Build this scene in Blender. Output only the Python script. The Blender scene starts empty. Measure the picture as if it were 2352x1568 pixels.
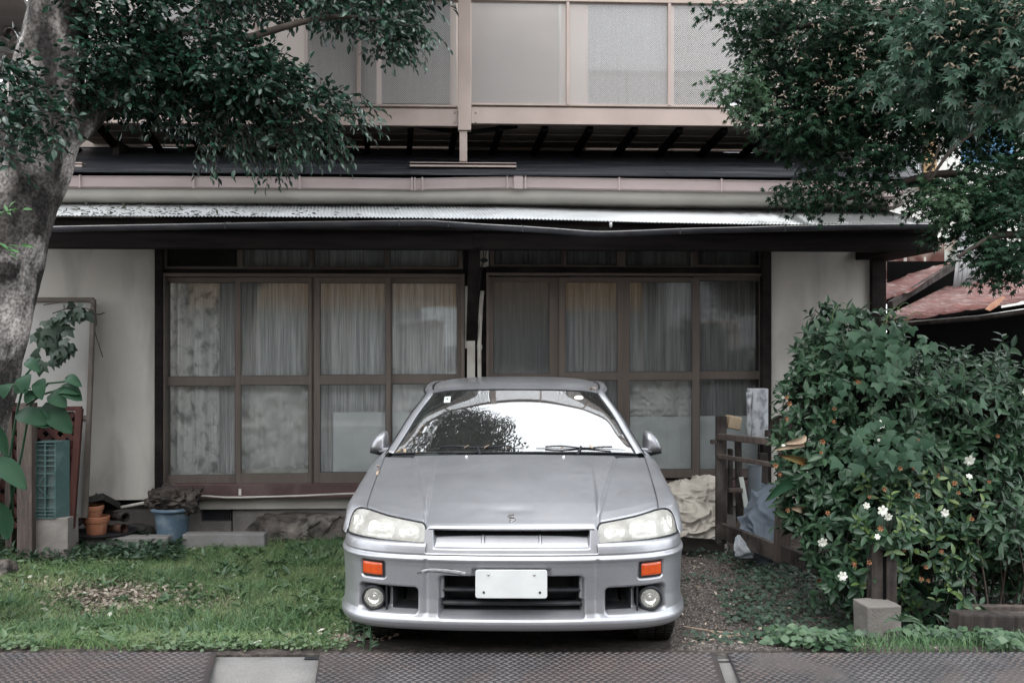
import bpy, math, random
import numpy as np
from mathutils import Vector, Matrix, Euler, noise

S = bpy.context.scene
COL = S.collection
R = math.radians
rnd = random.Random(11)
nr = np.random.RandomState(5)

# ------------------------------------------------------------------ camera
F = 2287.0          # focal length in units of the 2352 px wide view
EYE = 1.6
cam_d = bpy.data.cameras.new('camera')
cam = bpy.data.objects.new('camera', cam_d); COL.objects.link(cam)
cam.location = (0, 0, EYE); cam.rotation_euler = (R(90), 0, 0)
cam_d.sensor_width = 36.0; cam_d.lens = F / 2352 * 36
cam_d.shift_y = 6.0 / 2352
cam_d.clip_start = 0.05; cam_d.clip_end = 400
S.camera = cam

# ------------------------------------------------------------------ world, sun, exposure
SUN_EL, SUN_AZ = 62, 200
w = bpy.data.worlds.new('World'); S.world = w; w.use_nodes = True
nt = w.node_tree; nt.nodes.clear()
out = nt.nodes.new('ShaderNodeOutputWorld'); bg = nt.nodes.new('ShaderNodeBackground')
sky = nt.nodes.new('ShaderNodeTexSky'); sky.sky_type = 'NISHITA'; sky.sun_disc = False
sky.sun_elevation = R(SUN_EL); sky.sun_rotation = R(SUN_AZ)
sky.air_density = 1.0; sky.dust_density = 1.5; sky.ozone_density = 1.0
hs = nt.nodes.new('ShaderNodeHueSaturation'); hs.inputs['Saturation'].default_value = 0.28   # thin overcast: a nearly white sky
mxs = nt.nodes.new('ShaderNodeMixRGB'); mxs.inputs[0].default_value = .70; mxs.inputs[2].default_value = (16.4, 17.1, 17.9, 1)   # the even white cloud deck
nt.links.new(sky.outputs[0], hs.inputs['Color']); nt.links.new(hs.outputs[0], mxs.inputs[1]); nt.links.new(mxs.outputs[0], bg.inputs['Color'])
bg.inputs['Strength'].default_value = 0.15
nt.links.new(bg.outputs[0], out.inputs['Surface'])
sl = bpy.data.lights.new('sun', 'SUN'); sl.energy = .9; sl.angle = R(25); sl.color = (1.0, 0.97, 0.92)
so = bpy.data.objects.new('sun', sl); COL.objects.link(so)
so.rotation_euler = (R(90 - SUN_EL), 0, R(180 - SUN_AZ)); so.location = (0, -5, 12)
S.view_settings.view_transform = 'Standard'; S.view_settings.look = 'None'
S.view_settings.exposure = 0.92; S.view_settings.gamma = 1.0
S.view_settings.use_curve_mapping = False
S.cycles.max_bounces = 8; S.cycles.diffuse_bounces = 3; S.cycles.transparent_max_bounces = 24

# ------------------------------------------------------------------ helpers
def W(px, py, Y):
    "the point of the real place that stands Y metres away in the direction px, py of the photograph"
    return Vector(((px - 1176) / F * Y, Y, EYE - (py - 790) / F * Y))

class MB:
    def __init__(s): s.v = []; s.f = []; s.m = []
    def add(s, vs, fs, mi=0):
        o = len(s.v); s.v += [tuple(p) for p in vs]
        s.f += [tuple(i + o for i in f) for f in fs]; s.m += [mi] * len(fs); return s
    def box(s, x0, y0, z0, x1, y1, z1, mi=0, M=None):
        if x0 > x1: x0, x1 = x1, x0
        if y0 > y1: y0, y1 = y1, y0
        if z0 > z1: z0, z1 = z1, z0
        vs = [Vector((x, y, z)) for z in (z0, z1) for y in (y0, y1) for x in (x0, x1)]
        if M is not None: vs = [M @ p for p in vs]
        return s.add(vs, [(0,2,3,1),(4,5,7,6),(0,1,5,4),(2,6,7,3),(0,4,6,2),(1,3,7,5)], mi)
    def bar(s, a, b, w, h, up=(0,0,1), mi=0):
        a = Vector(a); b = Vector(b); d = (b - a); L = d.length; d.normalize()
        up = Vector(up); sd = d.cross(up)
        if sd.length < 1e-4: sd = d.cross(Vector((1,0,0)))
        sd.normalize(); u = sd.cross(d)
        M = Matrix((( sd.x, d.x, u.x, a.x),(sd.y, d.y, u.y, a.y),(sd.z, d.z, u.z, a.z),(0,0,0,1)))
        return s.box(-w/2, 0, -h/2, w/2, L, h/2, mi, M)
    def tube(s, pts, rad, n=10, mi=0, cap=True, arc=None):
        pts = [Vector(p) for p in pts]; k = len(pts)
        rads = rad if hasattr(rad, '__len__') else [rad] * k
        o = len(s.v); prev = None
        for i, p in enumerate(pts):
            d = (pts[min(i+1, k-1)] - pts[max(i-1, 0)]).normalized()
            if prev is None:
                a = d.cross(Vector((0,0,1)))
                if a.length < .1: a = d.cross(Vector((1,0,0)))
            else: a = prev - d * prev.dot(d)
            a.normalize(); prev = a; b = d.cross(a)
            for j in range(n):
                t = 2 * math.pi * j / n
                q = p + (a * math.cos(t) + b * math.sin(t)) * rads[i]
                s.v.append(tuple(q))
        for i in range(k - 1):
            for j in range(n):
                j2 = (j + 1) % n
                s.f.append((o+i*n+j, o+i*n+j2, o+(i+1)*n+j2, o+(i+1)*n+j)); s.m.append(mi)
        if cap:
            s.f.append(tuple(o + j for j in range(n))[::-1]); s.m.append(mi)
            s.f.append(tuple(o + (k-1)*n + j for j in range(n))); s.m.append(mi)
        return s
    def lathe(s, c, prof, n=24, axis='z', mi=0, M=None):
        o = len(s.v); c = Vector(c)
        for r, h in prof:
            for j in range(n):
                t = 2*math.pi*j/n; x, y = r*math.cos(t), r*math.sin(t)
                p = Vector((x, y, h)) if axis == 'z' else (Vector((x, h, y)) if axis == 'y' else Vector((h, x, y)))
                if M is not None: p = M @ p
                s.v.append(tuple(p + c))
        for i in range(len(prof) - 1):
            for j in range(n):
                j2 = (j+1) % n
                s.f.append((o+i*n+j, o+i*n+j2, o+(i+1)*n+j2, o+(i+1)*n+j)); s.m.append(mi)
        return s
    def grid(s, P, mi=0, flip=False, mfun=None):
        P = np.asarray(P); a, b = P.shape[:2]; o = len(s.v)
        s.v += [tuple(map(float, p)) for p in P.reshape(-1, 3)]
        for i in range(a - 1):
            for j in range(b - 1):
                q = (o+i*b+j, o+i*b+j+1, o+(i+1)*b+j+1, o+(i+1)*b+j)
                s.f.append(q[::-1] if flip else q)
                s.m.append(mfun(i, j) if mfun else mi)
        return s
    def build(s, name, mats, parent=None, smooth=False, solid=None, bevel=None, loc=None):
        me = bpy.data.meshes.new(name); me.from_pydata(s.v, [], s.f)
        if not isinstance(mats, (list, tuple)): mats = [mats]
        for m in mats: me.materials.append(m)
        if len(mats) > 1: me.polygons.foreach_set('material_index', s.m)
        if smooth is True: me.polygons.foreach_set('use_smooth', [True] * len(s.f))
        elif smooth: 
            me.polygons.foreach_set('use_smooth', [True] * len(s.f)); me.set_sharp_from_angle(angle=R(smooth))
        me.update()
        o = bpy.data.objects.new(name, me); COL.objects.link(o)
        if parent is not None: o.parent = parent
        if loc is not None: o.location = loc
        if solid:
            md = o.modifiers.new('thickness', 'SOLIDIFY'); md.thickness = solid; md.offset = -1
        if bevel:
            md = o.modifiers.new('edge', 'BEVEL'); md.width = bevel; md.segments = 2; md.limit_method = 'ANGLE'
        return o

def tag(o, label, cat, group=None, kind=None):
    if label: o['label'] = label
    if cat: o['category'] = cat
    if group: o['group'] = group
    if kind: o['kind'] = kind
    return o
def structure(o): o['kind'] = 'structure'; return o
def stuff(o): o['kind'] = 'stuff'; return o
def thing(name, label, cat, loc=(0,0,0), rz=0.0, group=None):
    o = bpy.data.objects.new(name, None); COL.objects.link(o)
    o.location = loc; o.rotation_euler = (0, 0, rz); o.empty_display_size = .2
    return tag(o, label, cat, group)
def shared(name, mesh, parent=None, M=None):
    o = bpy.data.objects.new(name, mesh); COL.objects.link(o)
    if parent is not None: o.parent = parent
    if M is not None: o.matrix_local = M
    return o

def crom(P, n):
    "Catmull-Rom through the rows of P (k, ...) at n even steps"
    P = np.asarray(P, float); k = len(P)
    if k == 2:
        t = np.linspace(0, 1, n).reshape((-1,) + (1,) * (P.ndim - 1)); return P[0] * (1 - t) + P[1] * t
    E = np.concatenate([[2*P[0]-P[1]], P, [2*P[-1]-P[-2]]])
    t = np.linspace(0, k - 1, n); i = np.minimum(t.astype(int), k - 2); u = (t - i).reshape((-1,) + (1,) * (P.ndim - 1))
    a, b, c, d = E[i], E[i+1], E[i+2], E[i+3]
    return .5*((2*b) + (c-a)*u + (2*a-5*b+4*c-d)*u*u + (3*b-a-3*c+d)*u**3)
def net(rows, nu, nv):
    P = crom(np.asarray(rows, float), nu)
    return crom(P.transpose(1, 0, 2), nv).transpose(1, 0, 2)
def mir(P): Q = np.array(P, float); Q[..., 0] *= -1; return Q
def sstep(a, b, x):
    t = np.clip((np.asarray(x, float) - a) / (b - a), 0, 1); return t*t*(3-2*t)

# ------------------------------------------------------------------ materials
def ramp(nt, src, c0, c1, p0=.35, p1=.65):
    r = nt.nodes.new('ShaderNodeValToRGB'); e = r.color_ramp.elements
    e[0].position = p0; e[1].position = p1; e[0].color = (*c0, 1); e[1].color = (*c1, 1)
    nt.links.new(src, r.inputs[0]); return r.outputs[0]
def mat(name, c0, c1=None, rough=.6, metal=0., scale=4., stretch=(1,1,1), bump=0., bscale=40., spec=.18,
        dirt=None, dscale=1.5, damt=.5, fine=None, p0=.35, p1=.65, coat=0., trans=0., alpha=1., ior=1.45, detail=6., rvar=.1, dstretch=(1,1,1)):
    m = bpy.data.materials.new(name); m.use_nodes = True; t = m.node_tree; N = t.nodes; L = t.links
    b = N['Principled BSDF']; tc = N.new('ShaderNodeTexCoord')
    def noi(sc, st, det=detail, ds=0.):
        mp = N.new('ShaderNodeMapping'); mp.inputs['Scale'].default_value = st; L.new(tc.outputs['Object'], mp.inputs[0])
        n = N.new('ShaderNodeTexNoise'); n.inputs['Scale'].default_value = sc; n.inputs['Detail'].default_value = det
        n.inputs['Distortion'].default_value = ds; L.new(mp.outputs[0], n.inputs['Vector']); return n.outputs['Fac']
    nz = noi(scale, stretch)
    col = ramp(t, nz, c0, c1 if c1 else tuple(x * .82 for x in c0), p0, p1)
    if dirt:
        d = noi(dscale, dstretch, 8., .4)
        mk = ramp(t, d, (0,0,0), (damt,)*3, .48, .68)
        mx = N.new('ShaderNodeMixRGB'); L.new(mk, mx.inputs[0]); L.new(col, mx.inputs[1]); mx.inputs[2].default_value = (*dirt, 1); col = mx.outputs[0]
    if fine:
        f = noi(fine[0], (1,1,1), 2.)
        mx = N.new('ShaderNodeMixRGB'); mx.blend_type = 'MULTIPLY'; mx.inputs[0].default_value = 1
        L.new(col, mx.inputs[1]); L.new(ramp(t, f, (1-fine[1],)*3, (1+fine[1],)*3), mx.inputs[2]); col = mx.outputs[0]
    L.new(col, b.inputs['Base Color'])
    mr = N.new('ShaderNodeMapRange'); L.new(nz, mr.inputs[0]); mr.inputs[3].default_value = max(0, rough - rvar); mr.inputs[4].default_value = min(1, rough + rvar)
    L.new(mr.outputs[0], b.inputs['Roughness'])
    b.inputs['Metallic'].default_value = metal; b.inputs['Specular IOR Level'].default_value = spec
    b.inputs['IOR'].default_value = ior
    if coat: b.inputs['Coat Weight'].default_value = coat; b.inputs['Coat Roughness'].default_value = .08
    if trans: b.inputs['Transmission Weight'].default_value = trans
    if alpha < 1: b.inputs['Alpha'].default_value = alpha
    if bump:
        bn = N.new('ShaderNodeBump'); bn.inputs['Strength'].default_value = bump; bn.inputs['Distance'].default_value = .01
        L.new(noi(bscale, stretch), bn.inputs['Height']); L.new(bn.outputs[0], b.inputs['Normal'])
    return m
def leafmat(name, dark, light, rough=.35, spec=.5, tr=.25):
    m = bpy.data.materials.new(name); m.use_nodes = True; t = m.node_tree; N = t.nodes; L = t.links
    b = N['Principled BSDF']; g = N.new('ShaderNodeNewGeometry'); oi = N.new('ShaderNodeObjectInfo')
    ad = N.new('ShaderNodeMath'); ad.operation = 'ADD'; L.new(g.outputs['Random Per Island'], ad.inputs[0]); L.new(oi.outputs['Random'], ad.inputs[1])
    fr = N.new('ShaderNodeMath'); fr.operation = 'FRACT'; L.new(ad.outputs[0], fr.inputs[0])
    c = ramp(t, fr.outputs[0], dark, light, .0, 1.0); L.new(c, b.inputs['Base Color'])
    b.inputs['Roughness'].default_value = rough; b.inputs['Specular IOR Level'].default_value = spec
    if tr:
        ts = N.new('ShaderNodeBsdfTranslucent'); L.new(c, ts.inputs[0]); mx = N.new('ShaderNodeMixShader'); mx.inputs[0].default_value = tr
        o = N['Material Output']; L.new(b.outputs[0], mx.inputs[1]); L.new(ts.outputs[0], mx.inputs[2]); L.new(mx.outputs[0], o.inputs[0])
    return m
def glassmat(name, tint, rough=.02, alpha_mix=.75, ior=1.5, gloss_tint=(1,1,1)):
    "thin pane: mostly see-through, mirror part by fresnel"
    m = bpy.data.materials.new(name); m.use_nodes = True; t = m.node_tree; N = t.nodes; L = t.links
    N.remove(N['Principled BSDF']); o = N['Material Output']
    fr = N.new('ShaderNodeFresnel'); fr.inputs['IOR'].default_value = ior
    tr = N.new('ShaderNodeBsdfTransparent'); tr.inputs[0].default_value = (*tint, 1)
    gl = N.new('ShaderNodeBsdfGlossy'); gl.inputs['Roughness'].default_value = rough; gl.inputs[0].default_value = (*gloss_tint, 1)
    mx = N.new('ShaderNodeMixShader'); L.new(fr.outputs[0], mx.inputs[0]); L.new(tr.outputs[0], mx.inputs[1]); L.new(gl.outputs[0], mx.inputs[2])
    last = mx.outputs[0]
    if alpha_mix:      # a film of dust on the glass
        tc = N.new('ShaderNodeTexCoord'); nz = N.new('ShaderNodeTexNoise'); nz.inputs['Scale'].default_value = 3; nz.inputs['Detail'].default_value = 8
        L.new(tc.outputs['Object'], nz.inputs['Vector']); mr = N.new('ShaderNodeMapRange'); L.new(nz.outputs['Fac'], mr.inputs[0])
        mr.inputs[3].default_value = alpha_mix * .3; mr.inputs[4].default_value = alpha_mix * 1.6
        df = N.new('ShaderNodeBsdfDiffuse'); df.inputs[0].default_value = (.30, .30, .28, 1)
        m2 = N.new('ShaderNodeMixShader'); L.new(mr.outputs[0], m2.inputs[0]); L.new(last, m2.inputs[1]); L.new(df.outputs[0], m2.inputs[2]); last = m2.outputs[0]
    L.new(last, o.inputs[0]); return m

M = {}
M['alu'] = mat('brown_aluminium', (.112,.092,.080), (.130,.107,.094), .42, .35, 30, (1,1,.1), fine=(400,.08), dirt=(.14,.12,.10), dscale=2, damt=.35)
M['alu_pink'] = mat('beige_aluminium', (.36,.29,.258), (.31,.25,.222), .42, .25, 3, (1,1,.4), fine=(500,.05), dirt=(.22,.17,.15), dscale=2.5, damt=.35)
M['dark_wood'] = mat('dark_timber', (.015,.012,.0115), (.009,.0075,.007), .65, 0, 6, (1,1,12), spec=.06, bump=.2, bscale=30, dirt=(.045,.037,.034), dscale=4, damt=.4)
M['beam'] = mat('brown_timber_beam', (.014,.011,.0105), (.008,.007,.007), .7, 0, 4, (.6,6,6), spec=.06, bump=.15, bscale=20)
M['plaster'] = mat('cream_plaster', (.50,.468,.425), (.44,.412,.375), .9, 0, 2.2, bump=.25, bscale=160, dirt=(.25,.235,.215), dscale=1.6, dstretch=(2.2,2.2,.7), damt=.62, fine=(300,.05))
M['concrete'] = mat('old_concrete', (.21,.19,.175), (.15,.137,.127), .9, 0, 5, bump=.4, bscale=70, dirt=(.10,.092,.082), dscale=3, damt=.6, fine=(250,.12))
M['concrete_pale'] = mat('pale_concrete', (.18,.174,.168), (.13,.126,.122), .85, 0, 4, bump=.35, bscale=90, dirt=(.16,.15,.14), dscale=3, damt=.5, fine=(220,.15))
M['cream_pipe'] = mat('cream_plastic', (.48,.45,.40), (.42,.39,.35), .5, 0, 3, (1,1,1), dirt=(.22,.19,.165), dscale=4, damt=.5)
M['tin'] = mat('zinc_corrugated_sheet', (.60,.61,.615), (.50,.51,.51), .5, .15, 2, (1,1,1), dirt=(.17,.17,.165), dscale=1.2, damt=.55, fine=(200,.06))
M['tin_dirty'] = mat('zinc_sheet_with_algae', (.42,.43,.42), (.10,.105,.10), .6, .1, 3.0, (3,.7,1), dirt=(.05,.052,.05), dscale=2.6, damt=.9, fine=(200,.1), p0=.38, p1=.62)
M['gutter_dark'] = mat('dark_grey_gutter', (.065,.065,.075), (.045,.045,.052), .4, .1, 5, dirt=(.12,.11,.10), dscale=6, damt=.3)
M['roof_dark'] = mat('dark_roof_metal', (.022,.024,.029), (.013,.014,.017), .5, .1, 3, (1,8,8), dirt=(.09,.09,.095), dscale=3, damt=.5, dstretch=(.4,6,6))
M['gutter_pink'] = mat('faded_pink_gutter', (.36,.295,.285), (.31,.255,.245), .5, 0, 3, (.6,3,3), dirt=(.22,.175,.165), dscale=2, damt=.35)
M['soffit'] = mat('grey_cream_fascia', (.36,.34,.30), (.31,.295,.265), .8, 0, 2, bump=.1, bscale=90, dirt=(.19,.175,.155), dscale=1.6, damt=.4)
M['black'] = mat('black_void', (.004,.004,.004), (.003,.003,.003), .9, spec=.05)
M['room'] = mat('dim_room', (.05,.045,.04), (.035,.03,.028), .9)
M['pane'] = glassmat('window_glass', (.95,.955,.95), .012, .05, 1.55)
M['pane_rib'] = glassmat('ribbed_glass', (.68,.69,.70), .12, .16, 1.5)
# ================================================================== THE CAR
paint = bpy.data.materials.new('silver_metallic_paint'); paint.use_nodes = True
def _paint():
    t = paint.node_tree; N = t.nodes; L = t.links; b = N['Principled BSDF']; tc = N.new('ShaderNodeTexCoord')
    nz = N.new('ShaderNodeTexNoise'); nz.inputs['Scale'].default_value = 3.5; nz.inputs['Detail'].default_value = 9; L.new(tc.outputs['Object'], nz.inputs['Vector'])
    c = ramp(t, nz.outputs['Fac'], (.31,.313,.33), (.37,.373,.392), .3, .7)
    fl = N.new('ShaderNodeTexNoise'); fl.inputs['Scale'].default_value = 900; L.new(tc.outputs['Object'], fl.inputs['Vector'])
    mx = N.new('ShaderNodeMixRGB'); mx.blend_type = 'MULTIPLY'; mx.inputs[0].default_value = 1; L.new(c, mx.inputs[1]); L.new(ramp(t, fl.outputs['Fac'], (.82,)*3, (1.2,)*3), mx.inputs[2])
    # dust film and small specks
    d = N.new('ShaderNodeTexNoise'); d.inputs['Scale'].default_value = 9; d.inputs['Detail'].default_value = 10; d.inputs['Distortion'].default_value = .6; L.new(tc.outputs['Object'], d.inputs['Vector'])
    m2 = N.new('ShaderNodeMixRGB'); L.new(ramp(t, d.outputs['Fac'], (0,0,0), (.30,)*3, .5, .75), m2.inputs[0]); L.new(mx.outputs[0], m2.inputs[1]); m2.inputs[2].default_value = (.27,.255,.245,1)
    vo = N.new('ShaderNodeTexVoronoi'); vo.inputs['Scale'].default_value = 42; L.new(tc.outputs['Object'], vo.inputs['Vector'])
    sp = ramp(t, vo.outputs['Distance'], (.75,)*3, (0,0,0), .045, .075)
    nn = N.new('ShaderNodeTexNoise'); nn.inputs['Scale'].default_value = 6; L.new(tc.outputs['Object'], nn.inputs['Vector'])
    ml = N.new('ShaderNodeMixRGB'); ml.blend_type = 'MULTIPLY'; ml.inputs[0].default_value = 1; L.new(sp, ml.inputs[1]); L.new(ramp(t, nn.outputs['Fac'], (0,)*3, (1,)*3, .48, .6), ml.inputs[2])
    m3 = N.new('ShaderNodeMixRGB'); L.new(ml.outputs[0], m3.inputs[0]); L.new(m2.outputs[0], m3.inputs[1]); m3.inputs[2].default_value = (.10,.09,.085,1)
    L.new(m3.outputs[0], b.inputs['Base Color'])
    b.inputs['Metallic'].default_value = .72
    mr = N.new('ShaderNodeMapRange'); L.new(d.outputs['Fac'], mr.inputs[0]); mr.inputs[3].default_value = .30; mr.inputs[4].default_value = .50; L.new(mr.outputs[0], b.inputs['Roughness'])
    b.inputs['Coat Weight'].default_value = .55; b.inputs['Coat Roughness'].default_value = .10; b.inputs['Coat IOR'].default_value = 1.45
_paint()
M['paint'] = paint
M['plastic'] = mat('black_car_plastic', (.022,.024,.027), (.014,.015,.018), .5, 0, 20, dirt=(.07,.068,.065), dscale=10, damt=.4)
M['rubber'] = mat('tyre_rubber', (.022,.021,.020), (.035,.033,.031), .85, 0, 12)
M['chrome'] = mat('bright_reflector', (.78,.77,.74), (.70,.69,.66), .18, .95, 30, rvar=.05)
M['hazy'] = mat('clouded_headlight_inside', (.40,.395,.375), (.26,.258,.25), .4, .3, 25)
M['amber'] = mat('amber_indicator_lens', (.60,.085,.012), (.50,.065,.01), .18, 0, 60, (1,1,.02), coat=1., spec=.6)
M['white_plate'] = mat('blank_white_plate', (.50,.51,.505), (.45,.46,.455), .45, 0, 8, dirt=(.55,.55,.53), dscale=14, damt=.3)
M['metal'] = mat('worn_steel', (.42,.41,.40), (.30,.29,.28), .35, .9, 40)
M['rust'] = mat('scraped_bare_metal', (.62,.62,.64), (.30,.29,.30), .4, .4, 40, (1,1,6))
M['dark_int'] = mat('dark_cabin_trim', (.018,.022,.022), (.012,.015,.015), .7, 0, 10)
M['seat'] = mat('dark_seat_cloth', (.035,.037,.040), (.025,.027,.030), .9, 0, 30)
M['windshield'] = glassmat('car_windscreen_glass', (.50,.58,.56), .01, .05, 3.3)
M['sideglass'] = glassmat('car_side_glass', (.35,.40,.39), .01, .04, 1.6)
def lensmat(name, tint, haze):
    m = bpy.data.materials.new(name); m.use_nodes = True; t = m.node_tree; N = t.nodes; L = t.links
    b = N['Principled BSDF']; b.inputs['Base Color'].default_value = (*tint, 1); b.inputs['Roughness'].default_value = .22; b.inputs['Coat Weight'].default_value = 1; b.inputs['Coat Roughness'].default_value = .05
    tc = N.new('ShaderNodeTexCoord'); nz = N.new('ShaderNodeTexNoise'); nz.inputs['Scale'].default_value = 14; nz.inputs['Detail'].default_value = 8; L.new(tc.outputs['Object'], nz.inputs['Vector'])
    mr = N.new('ShaderNodeMapRange'); L.new(nz.outputs['Fac'], mr.inputs[0]); mr.inputs[3].default_value = haze * .7; mr.inputs[4].default_value = haze * 1.4
    tr = N.new('ShaderNodeBsdfTransparent'); tr.inputs[0].default_value = (.92,.92,.91,1); mx = N.new('ShaderNodeMixShader')
    L.new(mr.outputs[0], mx.inputs[0]); L.new(tr.outputs[0], mx.inputs[1]); L.new(b.outputs[0], mx.inputs[2]); L.new(mx.outputs[0], N['Material Output'].inputs[0]); return m
M['lens'] = lensmat('yellowed_headlight_lens', (.52,.505,.455), .46)
M['foglens'] = lensmat('fog_lamp_lens', (.55,.54,.50), .25)

CY = 4.65
car = thing('parked_car', 'silver grey two-tone worn saloon car parked nose-out on the grass in front of the house, its white number plate blank', 'car', (-.003, CY, 0), -.0143)
car['label'] = 'dusty silver saloon car parked nose-out before the house, with a blank white number plate'

plan_pts = np.array([(0,0),(.12,.001),(.25,.006),(.40,.020),(.55,.050),(.68,.100),(.78,.180),(.84,.290),(.866,.430),(.872,.57)])
_pl = crom(np.concatenate([[( -.12,.001)], plan_pts]), 401)[36:]
_pl = _pl[_pl[:,0] >= -1e-9]
_sl = np.concatenate([[0], np.cumsum(np.linalg.norm(np.diff(_pl, axis=0), axis=1))])
def plan_s(s): return np.interp(s, _sl, _pl[:,0]), np.interp(s, _sl, _pl[:,1])
def plan_y(x): return np.interp(np.abs(x), _pl[:,0], _pl[:,1])
SMAX = _sl[-1]
def sdb(x, z, x0, x1, z0, z1, r):
    cx, cz, hx, hz = (x0+x1)/2, (z0+z1)/2, (x1-x0)/2 - r, (z1-z0)/2 - r
    qx = np.abs(x-cx) - hx; qz = np.abs(z-cz) - hz
    return np.hypot(np.maximum(qx,0), np.maximum(qz,0)) + np.minimum(np.maximum(qx,qz),0) - r
prof_z = np.array([.238,.246,.256,.272,.290,.303,.316,.335,.40,.48,.55,.572,.584,.591,.597,.603,.608,.613,.620,.634,.648,.658,.664])
prof_o = np.array([.110,.050,.016,.002,-.004,-.003,.004,.010,.014,.012,.008,.005,.001,.001,.006,.013,.014,.012,.013,.015,.018,.024,.060])

def bumper_surface():
    ns, nz_ = 290, 118
    s = np.linspace(0, SMAX, ns); xs, ys = plan_s(s)
    tx = np.gradient(xs, s); ty = np.gradient(ys, s); nx, ny = ty, -tx     # outward normal (for +x half): (dy, -dx)
    L = np.hypot(nx, ny); nx /= L; ny /= L
    zz = np.concatenate([np.linspace(.238,.29,14)[:-1], np.linspace(.29,.57,74)[:-1], np.linspace(.57,.664,31)]); 
    Sx, Z = np.meshgrid(s, zz, indexing='ij')
    X = np.repeat(xs[:,None], len(zz), 1); Y = np.repeat(ys[:,None], len(zz), 1)
    NX = np.repeat(nx[:,None], len(zz), 1); NY = np.repeat(ny[:,None], len(zz), 1)
    O = np.interp(Z, prof_z, prof_o)
    drop = -.006 * sstep(.35, .86, X)                       # the lower lip falls towards the corners
    Zf = Z + drop * (1 - sstep(.24, .56, Z))
    D = np.zeros_like(Z)
    ax = X
    # lower air intake: soft chamfer, then the deep opening
    g_ = sdb(ax, Z, -1, .408, .6165, .9, .002); D = np.where(g_ < 0, .20*sstep(0,.004,-g_), D)
    a = sdb(ax, Z, -1, .352, .305, .520, .03); shelf = sstep(.306, .360, Z)*.10; D = np.maximum(D, np.where(Z < .40, np.minimum(shelf, .10*sstep(0,.03,-a)), .035 * sstep(0, .022, -a)) * (a < 0))
    b = sdb(ax, Z, -1, .325, .352, .511, .018); D = np.where(b < 0, np.maximum(D, .035 + .16 * sstep(0, .008, -b)), D)
    # number plate notch
    c = sdb(ax, Z, -1, .188, .495, .552, .010); D = np.maximum(D, .018 * sstep(0, .005, -c))
    # fog lamp pocket
    f0 = sdb(X, Z, .436, .752, .322, .462, .03); slope = sstep(0, .030, -f0)
    D = np.maximum(D, .05 * slope)
    f1 = sdb(X, Z, .446, .592, .344, .450, .012); D = np.maximum(D, .16 * sstep(0, .008, -f1))
    f2 = sdb(X, Z, .602, .730, .342, .454, .03); D = np.maximum(D, .085 * sstep(0, .012, -f2))
    # indicator pocket
    i0 = sdb(X, Z, .600, .734, .484, .573, .018); D = np.maximum(D, .016 * sstep(0, .006, -i0))
    # crease where the centre section meets the corners, and a scrape
    O = O + .006 * np.exp(-((X - .405)/.010)**2) * sstep(.30,.34,Z) * (1 - sstep(.585,.60,Z))
    off = -O - D
    PX = X + NX * off; PY = Y + NY * off
    # the rear edge follows the wheel arch
    arch = .83 - np.sqrt(np.maximum(.345**2 - (Zf - .315)**2, 0)); PY = np.where(PY > arch - .004, arch - .004, PY)
    return np.stack([PX, PY, Zf], -1), D
def bumper():
    P, D = bumper_surface(); mb = MB()
    def mf(i, j): return 1 if D[i:i+2, j:j+2].max() > (.075 if P[i,j,2] < .36 and P[i,j,0] < .4 else .055) else 0
    mb.grid(P, mfun=mf); Q = mir(P)
    mb.grid(Q, flip=True, mfun=mf)
    o = mb.build('front_bumper', [M['paint'], M['plastic']], car, True)
    md = o.modifiers.new('weld', 'WELD'); md.merge_threshold = .0006
    return o
bump_o = bumper()

# intake slats, behind the opening
for z, yb in ((.436, .05), (.372, .055)):
    m = MB(); xs = np.linspace(-.333, .333, 21)
    P = [[(x, float(plan_y(x)) + yb + dy, z + dz) for dy, dz in ((.05,.008),(.004,.010),(-.004,.004),(0,-.006),(.05,-.008))] for x in xs]
    m.grid(P); m.build('grille_slat', M['plastic'], car, True)
# fog pocket dividers
for sx in (-1, 1):
    m = MB(); m.box(sx*.594, float(plan_y(.594)) + .03, .335, sx*.602, .20, .450); m.build('fog_pocket_rib', M['plastic'], car)

# grille panel between the headlights
def grille():
    nx_, nz_ = 240, 60
    x = np.linspace(-.412, .412, nx_); z = np.linspace(.6135, .7215, nz_)
    X, Z = np.meshgrid(x, z, indexing='ij'); ax = np.abs(X)
    Y = plan_y(X) + .022 + .22 * (Z - .6135)
    half = .378 - .10 * (.70 - Z) * 1.0
    a = sdb(ax, Z, -1, .372, .632, .80, .008)
    d = .055 * sstep(0, .012, -a) * (.15 + .85 * sstep(.632, .700, Z) ** .8) 
    rib = np.exp(-((ax - .135)/.0045)**2); d = d - .020 * rib * (a < -.01) * sstep(.64,.68,Z)
    d = d + .05 * sstep(.690, .705, Z) * sstep(0,.01,-a)
    P = np.stack([X, Y + d, Z], -1)
    mb = MB(); mb.grid(P)
    return mb.build('grille', [M['paint']], car, True)
grille()
m = MB(); m.box(-.375, .09, .690, .375, .12, .728); m.build('grille_shadow_bar', M['black'], car)

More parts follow.
